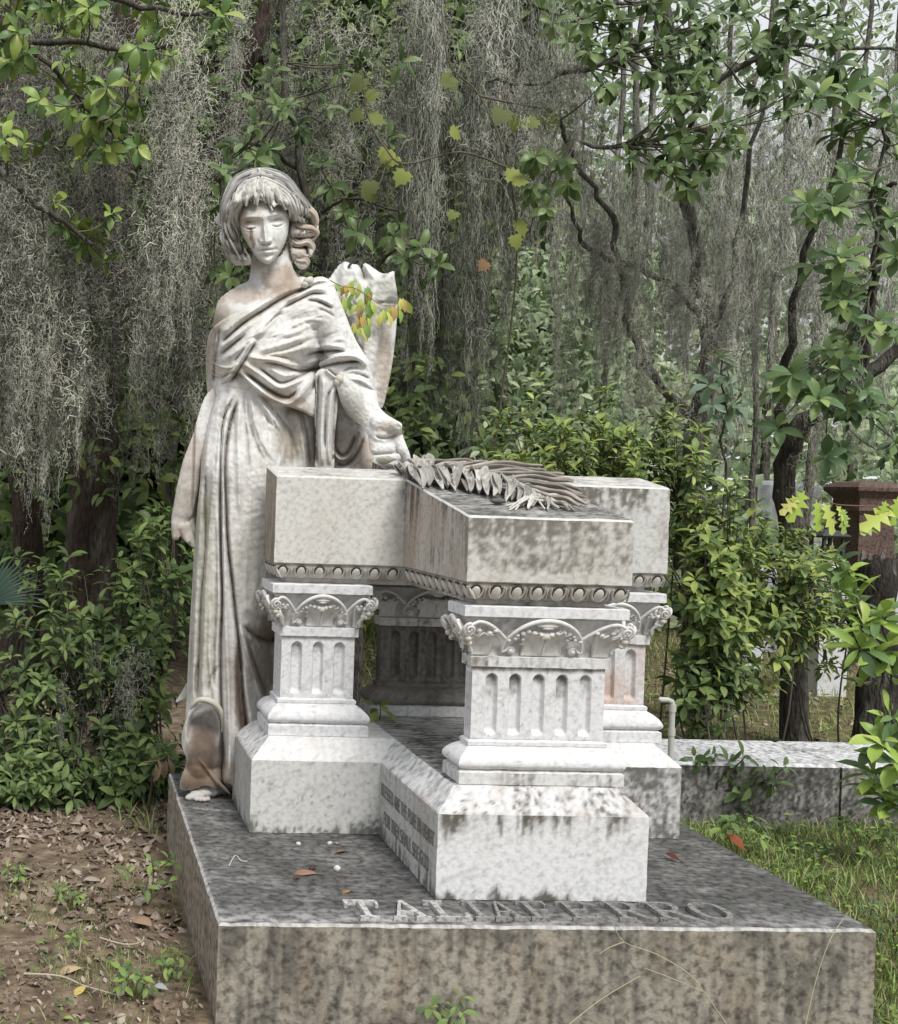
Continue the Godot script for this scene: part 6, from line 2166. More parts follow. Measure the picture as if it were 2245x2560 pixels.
	# young magnolia at the right edge
	var sh := [[2120, 1425, 3.75], [2085, 1400, 3.8], [2130, 1500, 3.75], [2100, 1470, 3.75], [2160, 1560, 3.7], [2190, 1545, 3.7], [2215, 1530, 3.7], [2145, 1620, 3.7], [2180, 1640, 3.7], [2230, 1680, 3.7], [2150, 1700, 3.75], [2240, 1790, 3.65], [2200, 1850, 3.65], [2180, 1930, 3.7], [2250, 1900, 3.6], [2230, 2010, 3.65], [2210, 1620, 3.7], [2245, 1990, 3.65], [2200, 1960, 3.7]]
	tree("young_magnolia", "young magnolia with bright green shoots at the right edge", "shrub", "", at(2330, 2150, 3.6) * Vector3(1, 0, 1), [
		[[[2330, 2250, 3.6], [2290, 1980, 3.62], [2230, 1850, 3.65], [2190, 1700, 3.7], [2160, 1570, 3.72], [2120, 1430, 3.75]], 0.008, 0.003],
		[[[2230, 1850, 3.65], [2215, 1700, 3.7], [2215, 1540, 3.7]], 0.004, 0.002]],
		sh, 8, 0.105, ["narrow", "broad"], "young", YOUNG, 170, {"bright": 0.55, "droop": 0.1, "up": 1.0})
	# grey-leaved seedling behind the curb
	tree("grey_sapling", "sapling with pale blue-green leaves in front of the forked trunk", "shrub", "", at(1810, 1700, 4.9) * Vector3(1, 0, 1), [
		[[[1815, 1780, 4.9], [1812, 1300, 4.9], [1808, 1050, 4.85], [1805, 900, 4.8]], 0.008, 0.003]],
		[[1805, 885, 4.8], [1800, 930, 4.8], [1830, 960, 4.8], [1770, 960, 4.8], [1820, 1040, 4.8], [1780, 1010, 4.8], [1845, 1010, 4.8]], 5, 0.1, ["oval", "broad"], "pale", [Color(0.17, 0.24, 0.18), Color(0.22, 0.3, 0.23), Color(0.11, 0.17, 0.11), Color(0.14, 0.2, 0.13)], 60, {"bright": 0.6, "droop": 0.2})


# ---------------------------------------------------------------- moss
func tress(sd: int, length: float, width: float, strands: int, wide: float, straight := 0.0) -> ArrayMesh:
	var r := RandomNumberGenerator.new()
	r.seed = 500 + sd
	var mb := MB.new()
	mb.use_c = false
	for s in strands:
		var p := Vector3(r.randfn() * width * 0.4, -r.randf() * length * 0.8, r.randfn() * width * 0.4)
		var d := Vector3(r.randfn() * 0.5, -1.0, r.randfn() * 0.5).normalized()
		var n := 11 + r.randi() % 8
		var step := 0.008 + r.randf() * 0.007
		var side := Vector3(r.randfn(), r.randfn() * 0.4, r.randfn()).normalized()
		var prev := -1
		for i in n:
			var nn := Vector3(r.randfn() * 0.5, 0.35, 1.0).normalized()
			var w := wide * (1.0 - 0.5 * float(i) / n)
			var a := mb.add(p - side * w, nn)
			mb.add(p + side * w, nn)
			if prev >= 0:
				mb.quad(prev, prev + 1, a + 1, a)
			prev = a
			d = (d + Vector3(r.randfn() * 0.95, r.randfn() * 0.75 - 0.3, r.randfn() * 0.8) * (1.0 - 0.42 * straight) + Vector3.DOWN * 0.42 * straight - Vector3(p.x, 0, p.z) * 3.0).normalized()
			side = (side + Vector3(r.randfn(), r.randfn(), r.randfn()) * 0.35)
			side = (side - d * side.dot(d)).normalized()
			p += d * step
	return mb.mesh(M.moss)


var TRESS: Array = []


func moss_mass(label: String, drops: Array, dark: float, hang := false) -> void:
	# drops: [u, v_top, v_bottom, z, scale]; each is a hanging rope of tresses
	var where := []
	var tint := []
	for d in drops:
		var top := at(d[0], d[1], d[3])
		var bottom := at(d[0], d[2], d[3])
		var y := top.y
		var lean := rng.randf_range(-0.05, 0.05)
		var own := rng.randf_range(0.55, 1.35)
		var thick := rng.randf_range(0.5, 1.3)
		while y > bottom.y:
			var f := (top.y - y) / (top.y - bottom.y)
			var s: float = d[4] * rng.randf_range(0.75, 1.25)
			var wide: float = s * thick * (1.0 - 0.55 * f * f)
			var q := Vector3(top.x + lean * (top.y - y) + rng.randfn() * 0.024 * wide, y, top.z + rng.randfn() * 0.05)
			var b := Basis.from_euler(Vector3(rng.randfn() * 0.12, rng.randf_range(-0.9, 0.9), rng.randfn() * 0.1)).scaled(Vector3(wide, s, wide))
			where.append(Transform3D(b, q))
			var k := rng.randf_range(0.75, 1.2) * dark * own
			var warm := rng.randf()
			tint.append((Color(0.5 * k, 0.5 * k, 0.45 * k).lerp(Color(0.47 * k, 0.5 * k, 0.4 * k), warm * 0.7) if hang else Color(0.53 * k, 0.52 * k, 0.46 * k).lerp(Color(0.5 * k, 0.52 * k, 0.41 * k), warm * 0.6)))
			y -= 0.15 * s * rng.randf_range(0.7, 1.2)
	var per := {}
	for i in where.size():
		var k := i % 5 + (5 if hang and i % 3 > 0 else 0)
		if not per.has(k):
			per[k] = [[], []]
		per[k][0].append(where[i])
		per[k][1].append(tint[i])
	var o := thing("spanish_moss", where[0].origin, label, "moss", "curtains of grey moss in the trees")
	o.set_meta("kind", "stuff")
	for k in per:
		many("moss_strands", TRESS[k], per[k][0], per[k][1], o)


func curtain(n: int, u0: float, u1: float, top0: float, top1: float, bot0: float, bot1: float, z0: float, z1: float, s0 := 0.8, s1 := 1.3) -> Array:
	var out := []
	for i in n:
		var z := rng.randf_range(z0, z1)
		out.append([rng.randf_range(u0, u1), rng.randf_range(top0, top1), rng.randf_range(bot0, bot1), z, rng.randf_range(s0, s1)])
	return out


func moss() -> void:
	for k in 5:
		TRESS.append(tress(k, 0.26, 0.075, 62, 0.0011))
	for k in 5:
		TRESS.append(tress(20 + k, 0.36, 0.055, 44, 0.0011, 1.0))
	moss_mass("pale grey moss hanging thick from the left edge down to the bushes", curtain(30, -60, 130, 380, 600, 820, 1180, 4.7, 5.3) + curtain(12, 130, 260, 560, 800, 900, 1120, 4.9, 5.4), 1.2)
	moss_mass("long moss beard with a bright edge just left of the angel's head", curtain(17, 410, 500, -60, 500, 420, 760, 4.6, 5.0) + curtain(10, 340, 430, 380, 600, 700, 960, 4.7, 5.1), 1.35)
	moss_mass("moss behind the yellow-green leaves at top left", curtain(34, -40, 420, -120, 300, 250, 820, 5.2, 5.9), 0.8)
	moss_mass("deep grey moss wall behind the shoulder and arm of the angel", curtain(30, 180, 560, 300, 800, 760, 1150, 5.4, 6.2), 0.8)
	moss_mass("dark moss wall hanging above and right of the angel's head", curtain(44, 560, 1120, -150, 350, 420, 960, 5.4, 6.3), 0.9)
	moss_mass("moss ropes framing the gap right of the broken wing", curtain(30, 1030, 1290, -120, 200, 520, 820, 5.2, 5.9), 1.05, true)
	moss_mass("moss curtain hanging low between wing and forked tree", curtain(26, 1000, 1260, 500, 700, 800, 1020, 5.8, 6.6, 0.6, 1.0), 0.9, true)
	moss_mass("thin moss strings across the light gaps near the top centre", curtain(30, 1200, 1480, -100, 150, 180, 560, 5.2, 6.0, 0.6, 1.0), 1.1, true)
	moss_mass("grey moss strings draped from the forked limbs", curtain(62, 1380, 1800, 250, 600, 600, 1000, 5.6, 6.8, 0.5, 0.95), 1.1, true)
	var tufts := []
	for q in [[1690, 1010, 5.95], [1630, 930, 5.8], [1590, 850, 5.7], [1560, 740, 5.6], [1545, 640, 5.5], [1525, 540, 5.4], [1690, 720, 5.8], [1620, 680, 5.7], [1530, 650, 5.6], [1470, 610, 5.5], [1750, 700, 5.9], [1735, 600, 5.8], [1715, 480, 5.7], [1760, 850, 6.0], [1820, 740, 6.0], [1850, 560, 5.9], [1975, 900, 5.4], [2060, 1030, 5.35], [2140, 960, 5.25], [1356, 204, 5.05], [1450, 175, 5.05], [1290, 204, 5.05], [2000, 700, 5.15], [1660, 700, 5.75], [1580, 665, 5.65]]:
		for j in 3:
			var u: float = q[0] + rng.randf_range(-26, 26)
			tufts.append([u, q[1] - 12 + rng.randf_range(-14, 14), q[1] + rng.randf_range(50, 190), q[2] - 0.06, rng.randf_range(0.4, 0.7)])
	moss_mass("tufts of moss clinging along the crooked limbs at right", tufts, 1.15)
	moss_mass("moss veil hanging right of the forked trunk down to the white stones", curtain(54, 1780, 2260, 150, 520, 700, 1120, 5.9, 7.2, 0.5, 0.95), 1.05, true)
	moss_mass("distant moss hanging through the far trees on the right", curtain(50, 1250, 2280, 0, 420, 450, 1000, 7.5, 11.5, 0.7, 1.2), 1.1, true)
	moss_mass("small wisps of moss caught in the left bushes", curtain(7, 160, 380, 1480, 1700, 1650, 1850, 4.4, 4.7, 0.5, 0.7), 0.9)


# ---------------------------------------------------------------- the wood behind
func woods() -> void:
	leaf_stock()
	var leaf_mass := func(label: String, n: int, u0: float, u1: float, v0: float, v1: float, z0: float, z1: float, s0: float, s1: float, cols: Array, clump: float, gap: float) -> void:
		var where := []
		var tint := []
		var tries := 0
		while where.size() < n and tries < n * 6:
			tries += 1
			var z := rng.randf_range(z0, z1)
			var p := at(rng.randf_range(u0, u1), rng.randf_range(v0, v1), z)
			if p.y < 0.02:
				continue
			var d := NL.get_noise_3d(p.x * clump, p.y * clump, p.z * clump)
			if d < gap + rng.randf_range(-0.15, 0.15):
				continue
			var s := rng.randf_range(s0, s1)
			var b := frame_to(Vector3(rng.randfn(), rng.randfn() * 0.6 - 0.2, rng.randfn() * 0.6), Vector3(rng.randfn() * 0.4, 0.8, 0.7)).scaled_local(Vector3(s, s, s))
			where.append(Transform3D(b, p))
			var c: Color = cols[rng.randi() % cols.size()]
			tint.append(c * rng.randf_range(0.7, 1.3))
		tag(many("woodland_foliage", LEAF.tiny if s1 > 0.14 else LEAF.oval, where, tint), label, "foliage", "leaf masses of the wood behind", "stuff")
	leaf_mass.call("dark leafy depth of the wood behind the moss at left", 9000, -300, 1250, -400, 1560, 7.2, 9.5, 0.10, 0.17, SHADE, 1.1, -0.45)
	leaf_mass.call("second dark bank of leaves far behind the figure", 15000, -700, 1420, -700, 1500, 10.0, 15.0, 0.3, 0.55, SHADE, 0.6, -0.8)
	leaf_mass.call("darkest back of the wood at the left", 7000, -900, 1350, -800, 1450, 15.5, 20.0, 0.7, 1.1, SHADE, 0.4, -1.5)
	leaf_mass.call("green leaves just behind the left moss curtain", 2600, -60, 1150, -60, 1250, 5.6, 6.6, 0.06, 0.10, SHADE, 1.6, 0.0)
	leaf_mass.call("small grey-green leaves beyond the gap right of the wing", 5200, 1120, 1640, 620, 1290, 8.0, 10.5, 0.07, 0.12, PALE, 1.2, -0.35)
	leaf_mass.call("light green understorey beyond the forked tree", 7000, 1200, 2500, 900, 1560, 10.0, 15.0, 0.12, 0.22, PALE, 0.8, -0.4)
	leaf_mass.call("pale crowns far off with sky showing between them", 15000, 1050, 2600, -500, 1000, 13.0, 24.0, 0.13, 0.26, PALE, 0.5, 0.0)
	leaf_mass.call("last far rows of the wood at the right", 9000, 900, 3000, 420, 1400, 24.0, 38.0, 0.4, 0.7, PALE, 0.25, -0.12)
	# distant trunks, each a tree of its own
	var g := "slim trunks in the wood"
	var t := [
		[1490, 700, 1030, 9.0, 0.055, "dark pine trunk with a flared foot right of the wing"], [1345, 640, 1100, 10.0, 0.03, "thin mossy stem beside the dark pine trunk"], [1400, 690, 1120, 10.5, 0.028, "thin stem half hidden by the dark pine trunk"], [1580, 380, 1100, 12.0, 0.07, "grey trunk seen through the fork of the tree"],
		[1612, 380, 1100, 13.0, 0.09, "wide grey trunk right of the fork"], [1690, 430, 1150, 12.0, 0.06, "straight trunk behind the forked limbs"], [1862, 300, 1200, 9.5, 0.05, "mossy trunk above the broad azalea"], [1905, 330, 1200, 11.0, 0.08, "pale trunk left of the leaning tree"],
		[2040, 170, 1100, 10.0, 0.07, "dark upright trunk behind the leaning tree"], [2120, 300, 1100, 12.0, 0.06, "pale stem near the brown pillar"], [1290, 100, 1000, 11.0, 0.06, "trunk veiled by moss near the top centre"], [1190, -50, 1000, 8.5, 0.09, "broad dark trunk behind the moss ropes"],
		[1540, 100, 1000, 15.0, 0.08, "far trunk in the pale gap"], [1770, 60, 1000, 16.0, 0.09, "far trunk under the glossy leaves"], [2200, 60, 1000, 15.0, 0.1, "far trunk at the upper right edge"], [980, -100, 1100, 9.0, 0.07, "dark stem straight behind the wing"], [720, -100, 1000, 8.5, 0.06, "dark stem above the angel's head"], [430, -100, 1200, 8.0, 0.06, "dark stem behind the long moss beard"],
	]
	for q in t:
		var base := at(q[0], 1300, q[3]) * Vector3(1, 0, 1)
		var o := thing("slim_tree", base, q[5], "tree", g)
		var mb := MB.new()
		var path := PackedVector3Array()
		var rad := PackedFloat32Array()
		for i in 13:
			var k := i / 12.0
			path.append(base + Vector3(0.25 * NL.get_noise_2d(q[0], k * 1.2), k * q[3] * 0.62, 0.2 * NL.get_noise_2d(q[0] + 50.0, k * 1.2)))
			rad.append(q[4] * 0.62 * (1.0 - 0.45 * k + 0.7 * exp(-k * 26.0)))
		limb(mb, path, rad, Color(0.2, 0.185, 0.165), 10, 0.1)
		part("trunk", mb.mesh(M.bark), o)


# ---------------------------------------------------------------- other graves
func stones_behind() -> void:
	# low marble curb behind the tomb on the right
	var curb := thing("marble_curb", Vector3(3.0, 0, -4.4), "low broad marble curb wall, white on top and black-stained in front, right of the tomb", "wall")
	var white := SP.new({"b": -0.12, "big": 0.8, "fine": 1.0, "streak": 0.2, "clean": Color(0.74, 0.75, 0.77), "dark": Color(0.12, 0.12, 0.115), "y0": 0.0, "y1": 0.23})
	var black := SP.new({"b": 0.55, "big": 0.6, "fine": 0.7, "streak": 0.3, "clean": Color(0.4, 0.39, 0.37), "dark": Color(0.075, 0.073, 0.07), "y0": 0.0, "y1": 0.23})
	for k in 3:
		var mb := MB.new()
		var xa := 1.55 + k * 1.5
		var xb := xa + 1.49
		var q := func(d: float) -> PackedVector2Array: return PackedVector2Array([Vector2(xa + d, 4.19 + d), Vector2(xb - d, 4.19 + d), Vector2(xb - d, 4.62 - d), Vector2(xa + d, 4.62 - d)])
		walls(mb, [[q.call(0.0), -0.06], [q.call(0.0), 0.218]], Vector3.ZERO, [black], 0.011)
		walls(mb, [[q.call(0.0), 0.218], [q.call(0.012), 0.229]], Vector3.ZERO, [white], 0.011)
		flat(mb, xa + 0.012, xb - 0.012, 4.202, 4.608, 0.229, 0.0, Vector3.ZERO, white, 0.011)
		part("curb_block", mb.mesh(M.rough), curb)
	# plastic pipe
	var mb := MB.new()
	var pc := mat(Color(0.5, 0.5, 0.46), 0.6, false)
	var foot := on(1678, 1930) * Vector3(1, 0, 1)
	foot = at(1678, 1850, 4.05) * Vector3(1, 0, 1)
	var topy := at(1676, 1750, 4.05).y
	var pipe := thing("water_pipe", foot, "thin white plastic standpipe with an elbow behind the tomb", "pipe")
	mb.tube(PackedVector3Array([foot - Vector3(0, 0.05, 0), foot + Vector3(0, topy - 0.02, 0), foot + Vector3(-0.004, topy - 0.006, 0), foot + Vector3(-0.02, topy, 0), foot + Vector3(-0.05, topy, 0)]), PackedFloat32Array([0.0105, 0.0105, 0.0105, 0.0105, 0.0105]), 12)
	part("riser", mb.mesh(pc), pipe)
	mb = MB.new()
	for y in [topy - 0.03, topy - 0.12, 0.12]:
		mb.tube(PackedVector3Array([foot + Vector3(0, y - 0.014, 0), foot + Vector3(0, y + 0.014, 0)]), PackedFloat32Array([0.0135, 0.0135]), 12)
		part("collar", mb.mesh(pc), pipe)
		mb = MB.new()
	# brown sandstone pillar with a cornice
	var b := at(2160, 1300, 8.8)
	var top := at(2160, 1216, 8.8).y
	b.y = 0
	var pil := thing("sandstone_pillar", b, "square brown sandstone grave pillar with a heavy cornice at the right edge", "gravestone")
	var sand := SP.new({"b": -0.1, "big": 0.5, "fine": 0.4, "streak": 0.5, "clean": Color(0.15, 0.1, 0.085), "dark": Color(0.06, 0.045, 0.04), "warm": Color(0.16, 0.09, 0.07), "y0": 0.0, "y1": top})
	var r := func(h: float) -> PackedVector2Array: return PackedVector2Array([Vector2(-h, -h), Vector2(h, -h), Vector2(h, h), Vector2(-h, h)])
	mb = MB.new()
	walls(mb, [[r.call(0.2), -0.05], [r.call(0.2), 0.18], [r.call(0.18), 0.2], [r.call(0.17), 0.24], [r.call(0.145), top - 0.24]], b, [sand], 0.04)
	part("pillar_shaft", mb.mesh(M.rough), pil)
	mb = MB.new()
	walls(mb, [[r.call(0.145), top - 0.239], [r.call(0.17), top - 0.2], [r.call(0.16), top - 0.17], [r.call(0.16), top - 0.1], [r.call(0.19), top - 0.06], [r.call(0.21), top - 0.04], [r.call(0.21), top - 0.01], [r.call(0.16), top + 0.03], [r.call(0.005), top + 0.05]], b, [sand], 0.04)
	part("cornice", mb.mesh(M.rough), pil)
	# small dark lantern on a white block
	b = at(2066, 1400, 7.2)
	var y := b.y
	b.y = 0
	var lan := thing("grave_lantern", b, "small dark metal lantern on a white block left of the brown pillar", "lantern")
	mb = MB.new()
	var wm := SP.new({"b": -0.1, "big": 0.5, "fine": 0.7, "y0": 0.0, "y1": y})
	walls(mb, [[r.call(0.1), -0.05], [r.call(0.1), y - 0.05], [r.call(0.09), y - 0.03], [r.call(0.09), y], [r.call(0.005), y + 0.002]], b, [wm], 0.03)
	part("white_block", mb.mesh(M.stone), lan)
	var iron := mat(Color(0.045, 0.05, 0.05), 0.6, false)
	for s in [[-1, -1], [1, -1], [1, 1], [-1, 1]]:
		mb = MB.new()
		mb.box(b + Vector3(s[0] * 0.065 - 0.01, y + 0.004, s[1] * 0.065 - 0.01), b + Vector3(s[0] * 0.065 + 0.01, y + 0.15, s[1] * 0.065 + 0.01))
		part("lantern_post", mb.mesh(iron), lan)
	mb = MB.new()
	walls(mb, [[r.call(0.09), y + 0.151], [r.call(0.1), y + 0.165], [r.call(0.09), y + 0.175], [r.call(0.05), y + 0.2], [r.call(0.015), y + 0.21], [r.call(0.012), y + 0.24], [r.call(0.002), y + 0.245]], b, [SP.new()], 0.2)
	var lr := part("lantern_roof", mb.mesh(), lan, iron)
	lr.material_override = iron
	mb = MB.new()
	mb.tube(PackedVector3Array([b + Vector3(0, y + 0.004, 0), b + Vector3(0, y + 0.09, 0)]), PackedFloat32Array([0.04, 0.04]), 14, Color(0.16, 0.07, 0.05))
	part("candle_glass", mb.mesh(M.plain), lan)
	# pale stones
	var st := [
		[1960, 1205, 11.0, 0.34, 0.10, "tall pale marble slab seen through moss behind the forked tree", false], [1878, 1472, 8.2, 0.075, 0.05, "small white round-topped headstone low among the azalea leaves", true], [1895, 1418, 9.5, 0.2, 0.14, "white ledger stone glimpsed between leaves left of the lantern", false],
		[2070, 1440, 9.6, 0.16, 0.12, "bright white stone below and behind the small lantern", false], [2020, 1330, 12.5, 0.16, 0.1, "light grey headstone left of the lantern and farther off", true], [2238, 1440, 10.0, 0.16, 0.1, "grey stone behind the weathered stump at the right edge", false],
	]
	for q in st:
		var c := at(q[0], q[1], q[2])
		var h: float = c.y
		c.y = 0.0
		var hs := thing("headstone", c, q[5], "gravestone", "pale stones among the trees")
		mb = MB.new()
		var hx: float = q[3]
		var hz: float = q[4]
		var sp := SP.new({"b": -0.05, "big": 0.6, "fine": 0.5, "streak": 0.6, "clean": Color(0.6, 0.62, 0.66), "y0": 0.0, "y1": h})
		var ring := []
		var steps := 9
		if q[6]:
			# rounded head: outline swept front to back
			var out := PackedVector2Array([Vector2(-hx, 0.0), Vector2(hx, 0.0)])
			for k in steps + 1:
				var a := PI * k / steps
				out.append(Vector2(cos(a) * hx, h - hx * 0.8 + sin(a) * hx * 0.8))
			for k in out.size():
				var p := out[k]
				var n2 := out[(k + 1) % out.size()]
				patch(mb, c + Vector3(p.x, p.y, hz), c + Vector3(p.x, p.y, -hz), c + Vector3(n2.x, n2.y, -hz), c + Vector3(n2.x, n2.y, hz), sp, 0.05)
			var tri := Geometry2D.triangulate_polygon(out)
			for k in range(0, tri.size(), 3):
				for sgn in [1.0, -1.0]:
					var p0: Vector3 = c + Vector3(out[tri[k]].x, out[tri[k]].y, hz * sgn)
					var p1: Vector3 = c + Vector3(out[tri[k + 1]].x, out[tri[k + 1]].y, hz * sgn)
					var p2: Vector3 = c + Vector3(out[tri[k + 2]].x, out[tri[k + 2]].y, hz * sgn)
					if ((p1 - p0).cross(p2 - p0)).z * sgn > 0:
						mb.tri3(p0, p1, p2, Color(0.58, 0.6, 0.63))
					else:
						mb.tri3(p0, p2, p1, Color(0.58, 0.6, 0.63))
			part("tablet", mb.mesh(M.stone), hs)
		else:
			walls(mb, [[rect(hx, hz, -0.05), -0.05], [rect(hx, hz, -0.05), h * 0.2], [rect(hx, hz, -0.04), h * 0.2 + 0.02]], c, [sp], 0.05)
			part("stone_foot", mb.mesh(M.stone), hs)
			mb = MB.new()
			walls(mb, [[rect(hx, hz, 0.0), h * 0.2 + 0.02], [rect(hx, hz, 0.0), h - 0.04], [rect(hx, hz, 0.02), h - 0.02], [rect(hx, hz, 0.03), h], [rect(hx, hz, minf(hx, hz) - 0.002), h + 0.01]], c, [sp], 0.05)
			part("tablet", mb.mesh(M.stone), hs)
	# weathered stump
	b = at(2192, 1600, 4.95) * Vector3(1, 0, 1)
	var th := at(2190, 1398, 4.95).y
	var stump := thing("tree_stump", b, "dark weathered broken-off stump behind the curb at the right edge", "stump")
	mb = MB.new()
	var path := PackedVector3Array()
	var rad := PackedFloat32Array()
	for i in 16:
		var k := i / 15.0
		path.append(b + Vector3(0.015 * sin(k * 5.0), k * th - 0.02, 0))
		rad.append(0.088 + 0.03 * exp(-k * 9.0) - 0.012 * k)
	limb(mb, path, rad, Color(0.06, 0.052, 0.045), 18, 0.14, 14.0)
	part("stump_bole", mb.mesh(M.bark), stump)
	mb = MB.new()
	for k in 9:
		var a := TAU * k / 9.0
		mb.tube(PackedVector3Array([b + Vector3(cos(a) * 0.06, th - 0.06, sin(a) * 0.06), b + Vector3(cos(a) * 0.075, th + 0.02 + 0.02 * sin(k * 2.3), sin(a) * 0.075)]), PackedFloat32Array([0.028, 0.006]), 6, Color(0.3, 0.28, 0.25))
	part("splintered_rim", mb.mesh(M.bark), stump)


func ground_cover() -> void:
	# leaf litter
	var where := []
	var tint := []
	var cols := [Color(0.22, 0.16, 0.125), Color(0.3, 0.235, 0.19), Color(0.15, 0.11, 0.085), Color(0.38, 0.31, 0.26), Color(0.26, 0.19, 0.155), Color(0.43, 0.37, 0.31)]
	var lay := func(n: int, x0: float, x1: float, z0: float, z1: float, s0: float, s1: float, thin: float) -> void:
		for i in n:
			var x := rng.randf_range(x0, x1)
			var z := rng.randf_range(z0, z1)
			if NL.get_noise_2d(x * 3.0 + 7.0, z * 3.0) < thin + rng.randf_range(-0.25, 0.25):
				continue
			if x > 0.34 and x < 1.95 and z > 2.5 and z < 3.9:
				continue
			var s := rng.randf_range(s0, s1)
			var b := Basis.from_euler(Vector3(-PI / 2 + rng.randfn() * 0.35, rng.randf() * TAU, rng.randfn() * 0.4)).scaled_local(Vector3(s, s, s))
			where.append(Transform3D(b, Vector3(x, ground_height(x, -z) + 0.006 + rng.randf() * 0.012, -z)))
			tint.append(cols[rng.randi() % cols.size()] * rng.randf_range(0.7, 1.2))
	lay.call(9000, -1.8, 0.38, 3.1, 6.6, 0.03, 0.075, -0.4)
	lay.call(1500, -1.4, 0.38, 2.0, 3.2, 0.02, 0.045, 0.05)
	lay.call(4000, 1.2, 5.0, 4.7, 9.0, 0.04, 0.09, -0.1)
	lay.call(9000, -1.6, 0.38, 2.0, 4.6, 0.008, 0.026, -0.35)
	tag(many("leaf_litter", LEAF.dry, where, tint), "brown fallen leaves lying under the bushes and over the soil", "leaf litter", "", "stuff")
	# grass and small ground plants
	where = []
	tint = []
	var gc := [Color(0.16, 0.24, 0.07), Color(0.22, 0.31, 0.09), Color(0.11, 0.17, 0.055), Color(0.28, 0.36, 0.12), Color(0.36, 0.35, 0.18)]
	var sow := func(n: int, x0: float, x1: float, z0: float, z1: float, s0: float, s1: float, thin: float, dry: float) -> void:
		for i in n:
			var x := rng.randf_range(x0, x1)
			var z := rng.randf_range(z0, z1)
			if NL.get_noise_2d(x * 2.2, z * 2.2 + 5.0) < thin + rng.randf_range(-0.15, 0.15):
				continue
			if x > 0.35 and x < 1.94 and z > 2.5 and z < 3.88:
				continue
			if x > 1.5 and z > 4.17 and z < 4.64:
				continue
			var s := rng.randf_range(s0, s1)
			var b := Basis.from_euler(Vector3(rng.randfn() * 0.55, rng.randf() * TAU, rng.randfn() * 0.3)).scaled_local(Vector3(s * 1.0, s, s))
			where.append(Transform3D(b, Vector3(x, ground_height(x, -z) - 0.004, -z)))
			var c: Color = gc[4] if rng.randf() < dry else gc[rng.randi() % 4]
			tint.append(c * rng.randf_range(0.7, 1.3))
	sow.call(26000, 1.9, 4.2, 2.2, 4.3, 0.035, 0.085, -0.45, 0.12)
	sow.call(16000, 1.9, 6.5, 4.6, 11.0, 0.05, 0.11, -0.3, 0.5)
	sow.call(14000, -1.4, 0.36, 2.0, 3.5, 0.015, 0.05, 0.05, 0.25)
	sow.call(3000, 0.2, 2.2, 3.95, 4.6, 0.05, 0.12, -0.2, 0.2)
	tag(many("grass", LEAF.blade, where, tint), "short green and straw-coloured grass on both sides of the slab", "grass", "", "stuff")
	where = []
	tint = []
	var herb := func(n: int, x0: float, x1: float, z0: float, z1: float, thin: float, s0: float) -> void:
		for i in n:
			var x := rng.randf_range(x0, x1)
			var z := rng.randf_range(z0, z1)
			if NW.get_noise_2d(x * 3.0 + 3.0, z * 3.0) < thin + rng.randf_range(-0.1, 0.1):
				continue
			if x > 0.33 and x < 1.97 and z > 2.48 and z < 3.9:
				continue
			if x > 1.5 and z > 4.12 and z < 4.66:
				continue
			for k in 5:
				var s := s0 * rng.randf_range(0.7, 1.3)
				var a := TAU * k / 5.0 + rng.randf()
				var h := rng.randf_range(0.015, 0.06)
				var b := frame_to(Vector3(cos(a), 0.4, sin(a)), Vector3(0, 1, 0.3)).scaled_local(Vector3(s, s, s))
				where.append(Transform3D(b, Vector3(x + cos(a) * 0.012, h, -z + sin(a) * 0.012)))
				tint.append((YOUNG[rng.randi() % 4] as Color) * rng.randf_range(0.5, 0.9))
	herb.call(700, 1.9, 4.0, 2.4, 4.2, -0.1, 0.026)
	herb.call(160, -1.1, 0.34, 2.0, 3.3, 0.2, 0.022)
	herb.call(400, 1.5, 5.0, 4.66, 7.0, 0.0, 0.035)
	tag(many("ground_herbs", LEAF.oval, where, tint), "small leafy weeds growing through the grass", "ground cover", "", "stuff")
	# weeds one can tell apart
	var w := [[372, 2255, 0.13, 0.036, 8, "bright green weed with three-part leaves beside the slab's left flank"], [175, 2270, 0.06, 0.026, 8, "low dark green weed on the leaf litter left of the bright weed"], [335, 2500, 0.06, 0.033, 8, "leafy weed near the slab's front left corner"], [430, 2440, 0.06, 0.032, 6, "small green weed touching the slab's left flank near the front"], [40, 2210, 0.05, 0.026, 6, "yellowish weed at the far left on the leaf litter"], [190, 2365, 0.03, 0.022, 5, "tiny seedling on bare soil at left"], [1115, 2585, 0.075, 0.034, 5, "light green sprout in front of the slab's front face"], [1840, 2150, 0.14, 0.05, 8, "leafy weed in the grass beside the slab's right edge"], [2160, 2150, 0.13, 0.045, 7, "tangled weed below the curb at right"]]
	for q in w:
		var p := on(q[0], q[1])
		if q[0] == 1115:
			p = Vector3(at(1115, 2545, 2.47).x, 0.0, -2.47)
		var o := thing("weed", p, q[5], "weed", "weeds round the slab")
		var mb := MB.new()
		var leaves := []
		for k in int(q[4]):
			var a: float = TAU * k / q[4] + rng.randf()
			var h: float = q[2] * rng.randf_range(0.5, 1.2) * (1.0 if q[0] == 1115 else 1.0)
			var tip := p + Vector3(cos(a) * q[2] * 0.6, h, sin(a) * q[2] * 0.5)
			twig(mb, p, tip, 0.0022, 0.0012, -0.01, Color(0.16, 0.18, 0.07), 4)
			whorl(leaves, tip, Vector3(cos(a) * 0.5, 0.9, sin(a) * 0.5 + 0.2), 4, q[3], 0.3, 1.3, 0.6)
		part("stalks", mb.mesh(M.plain), o)
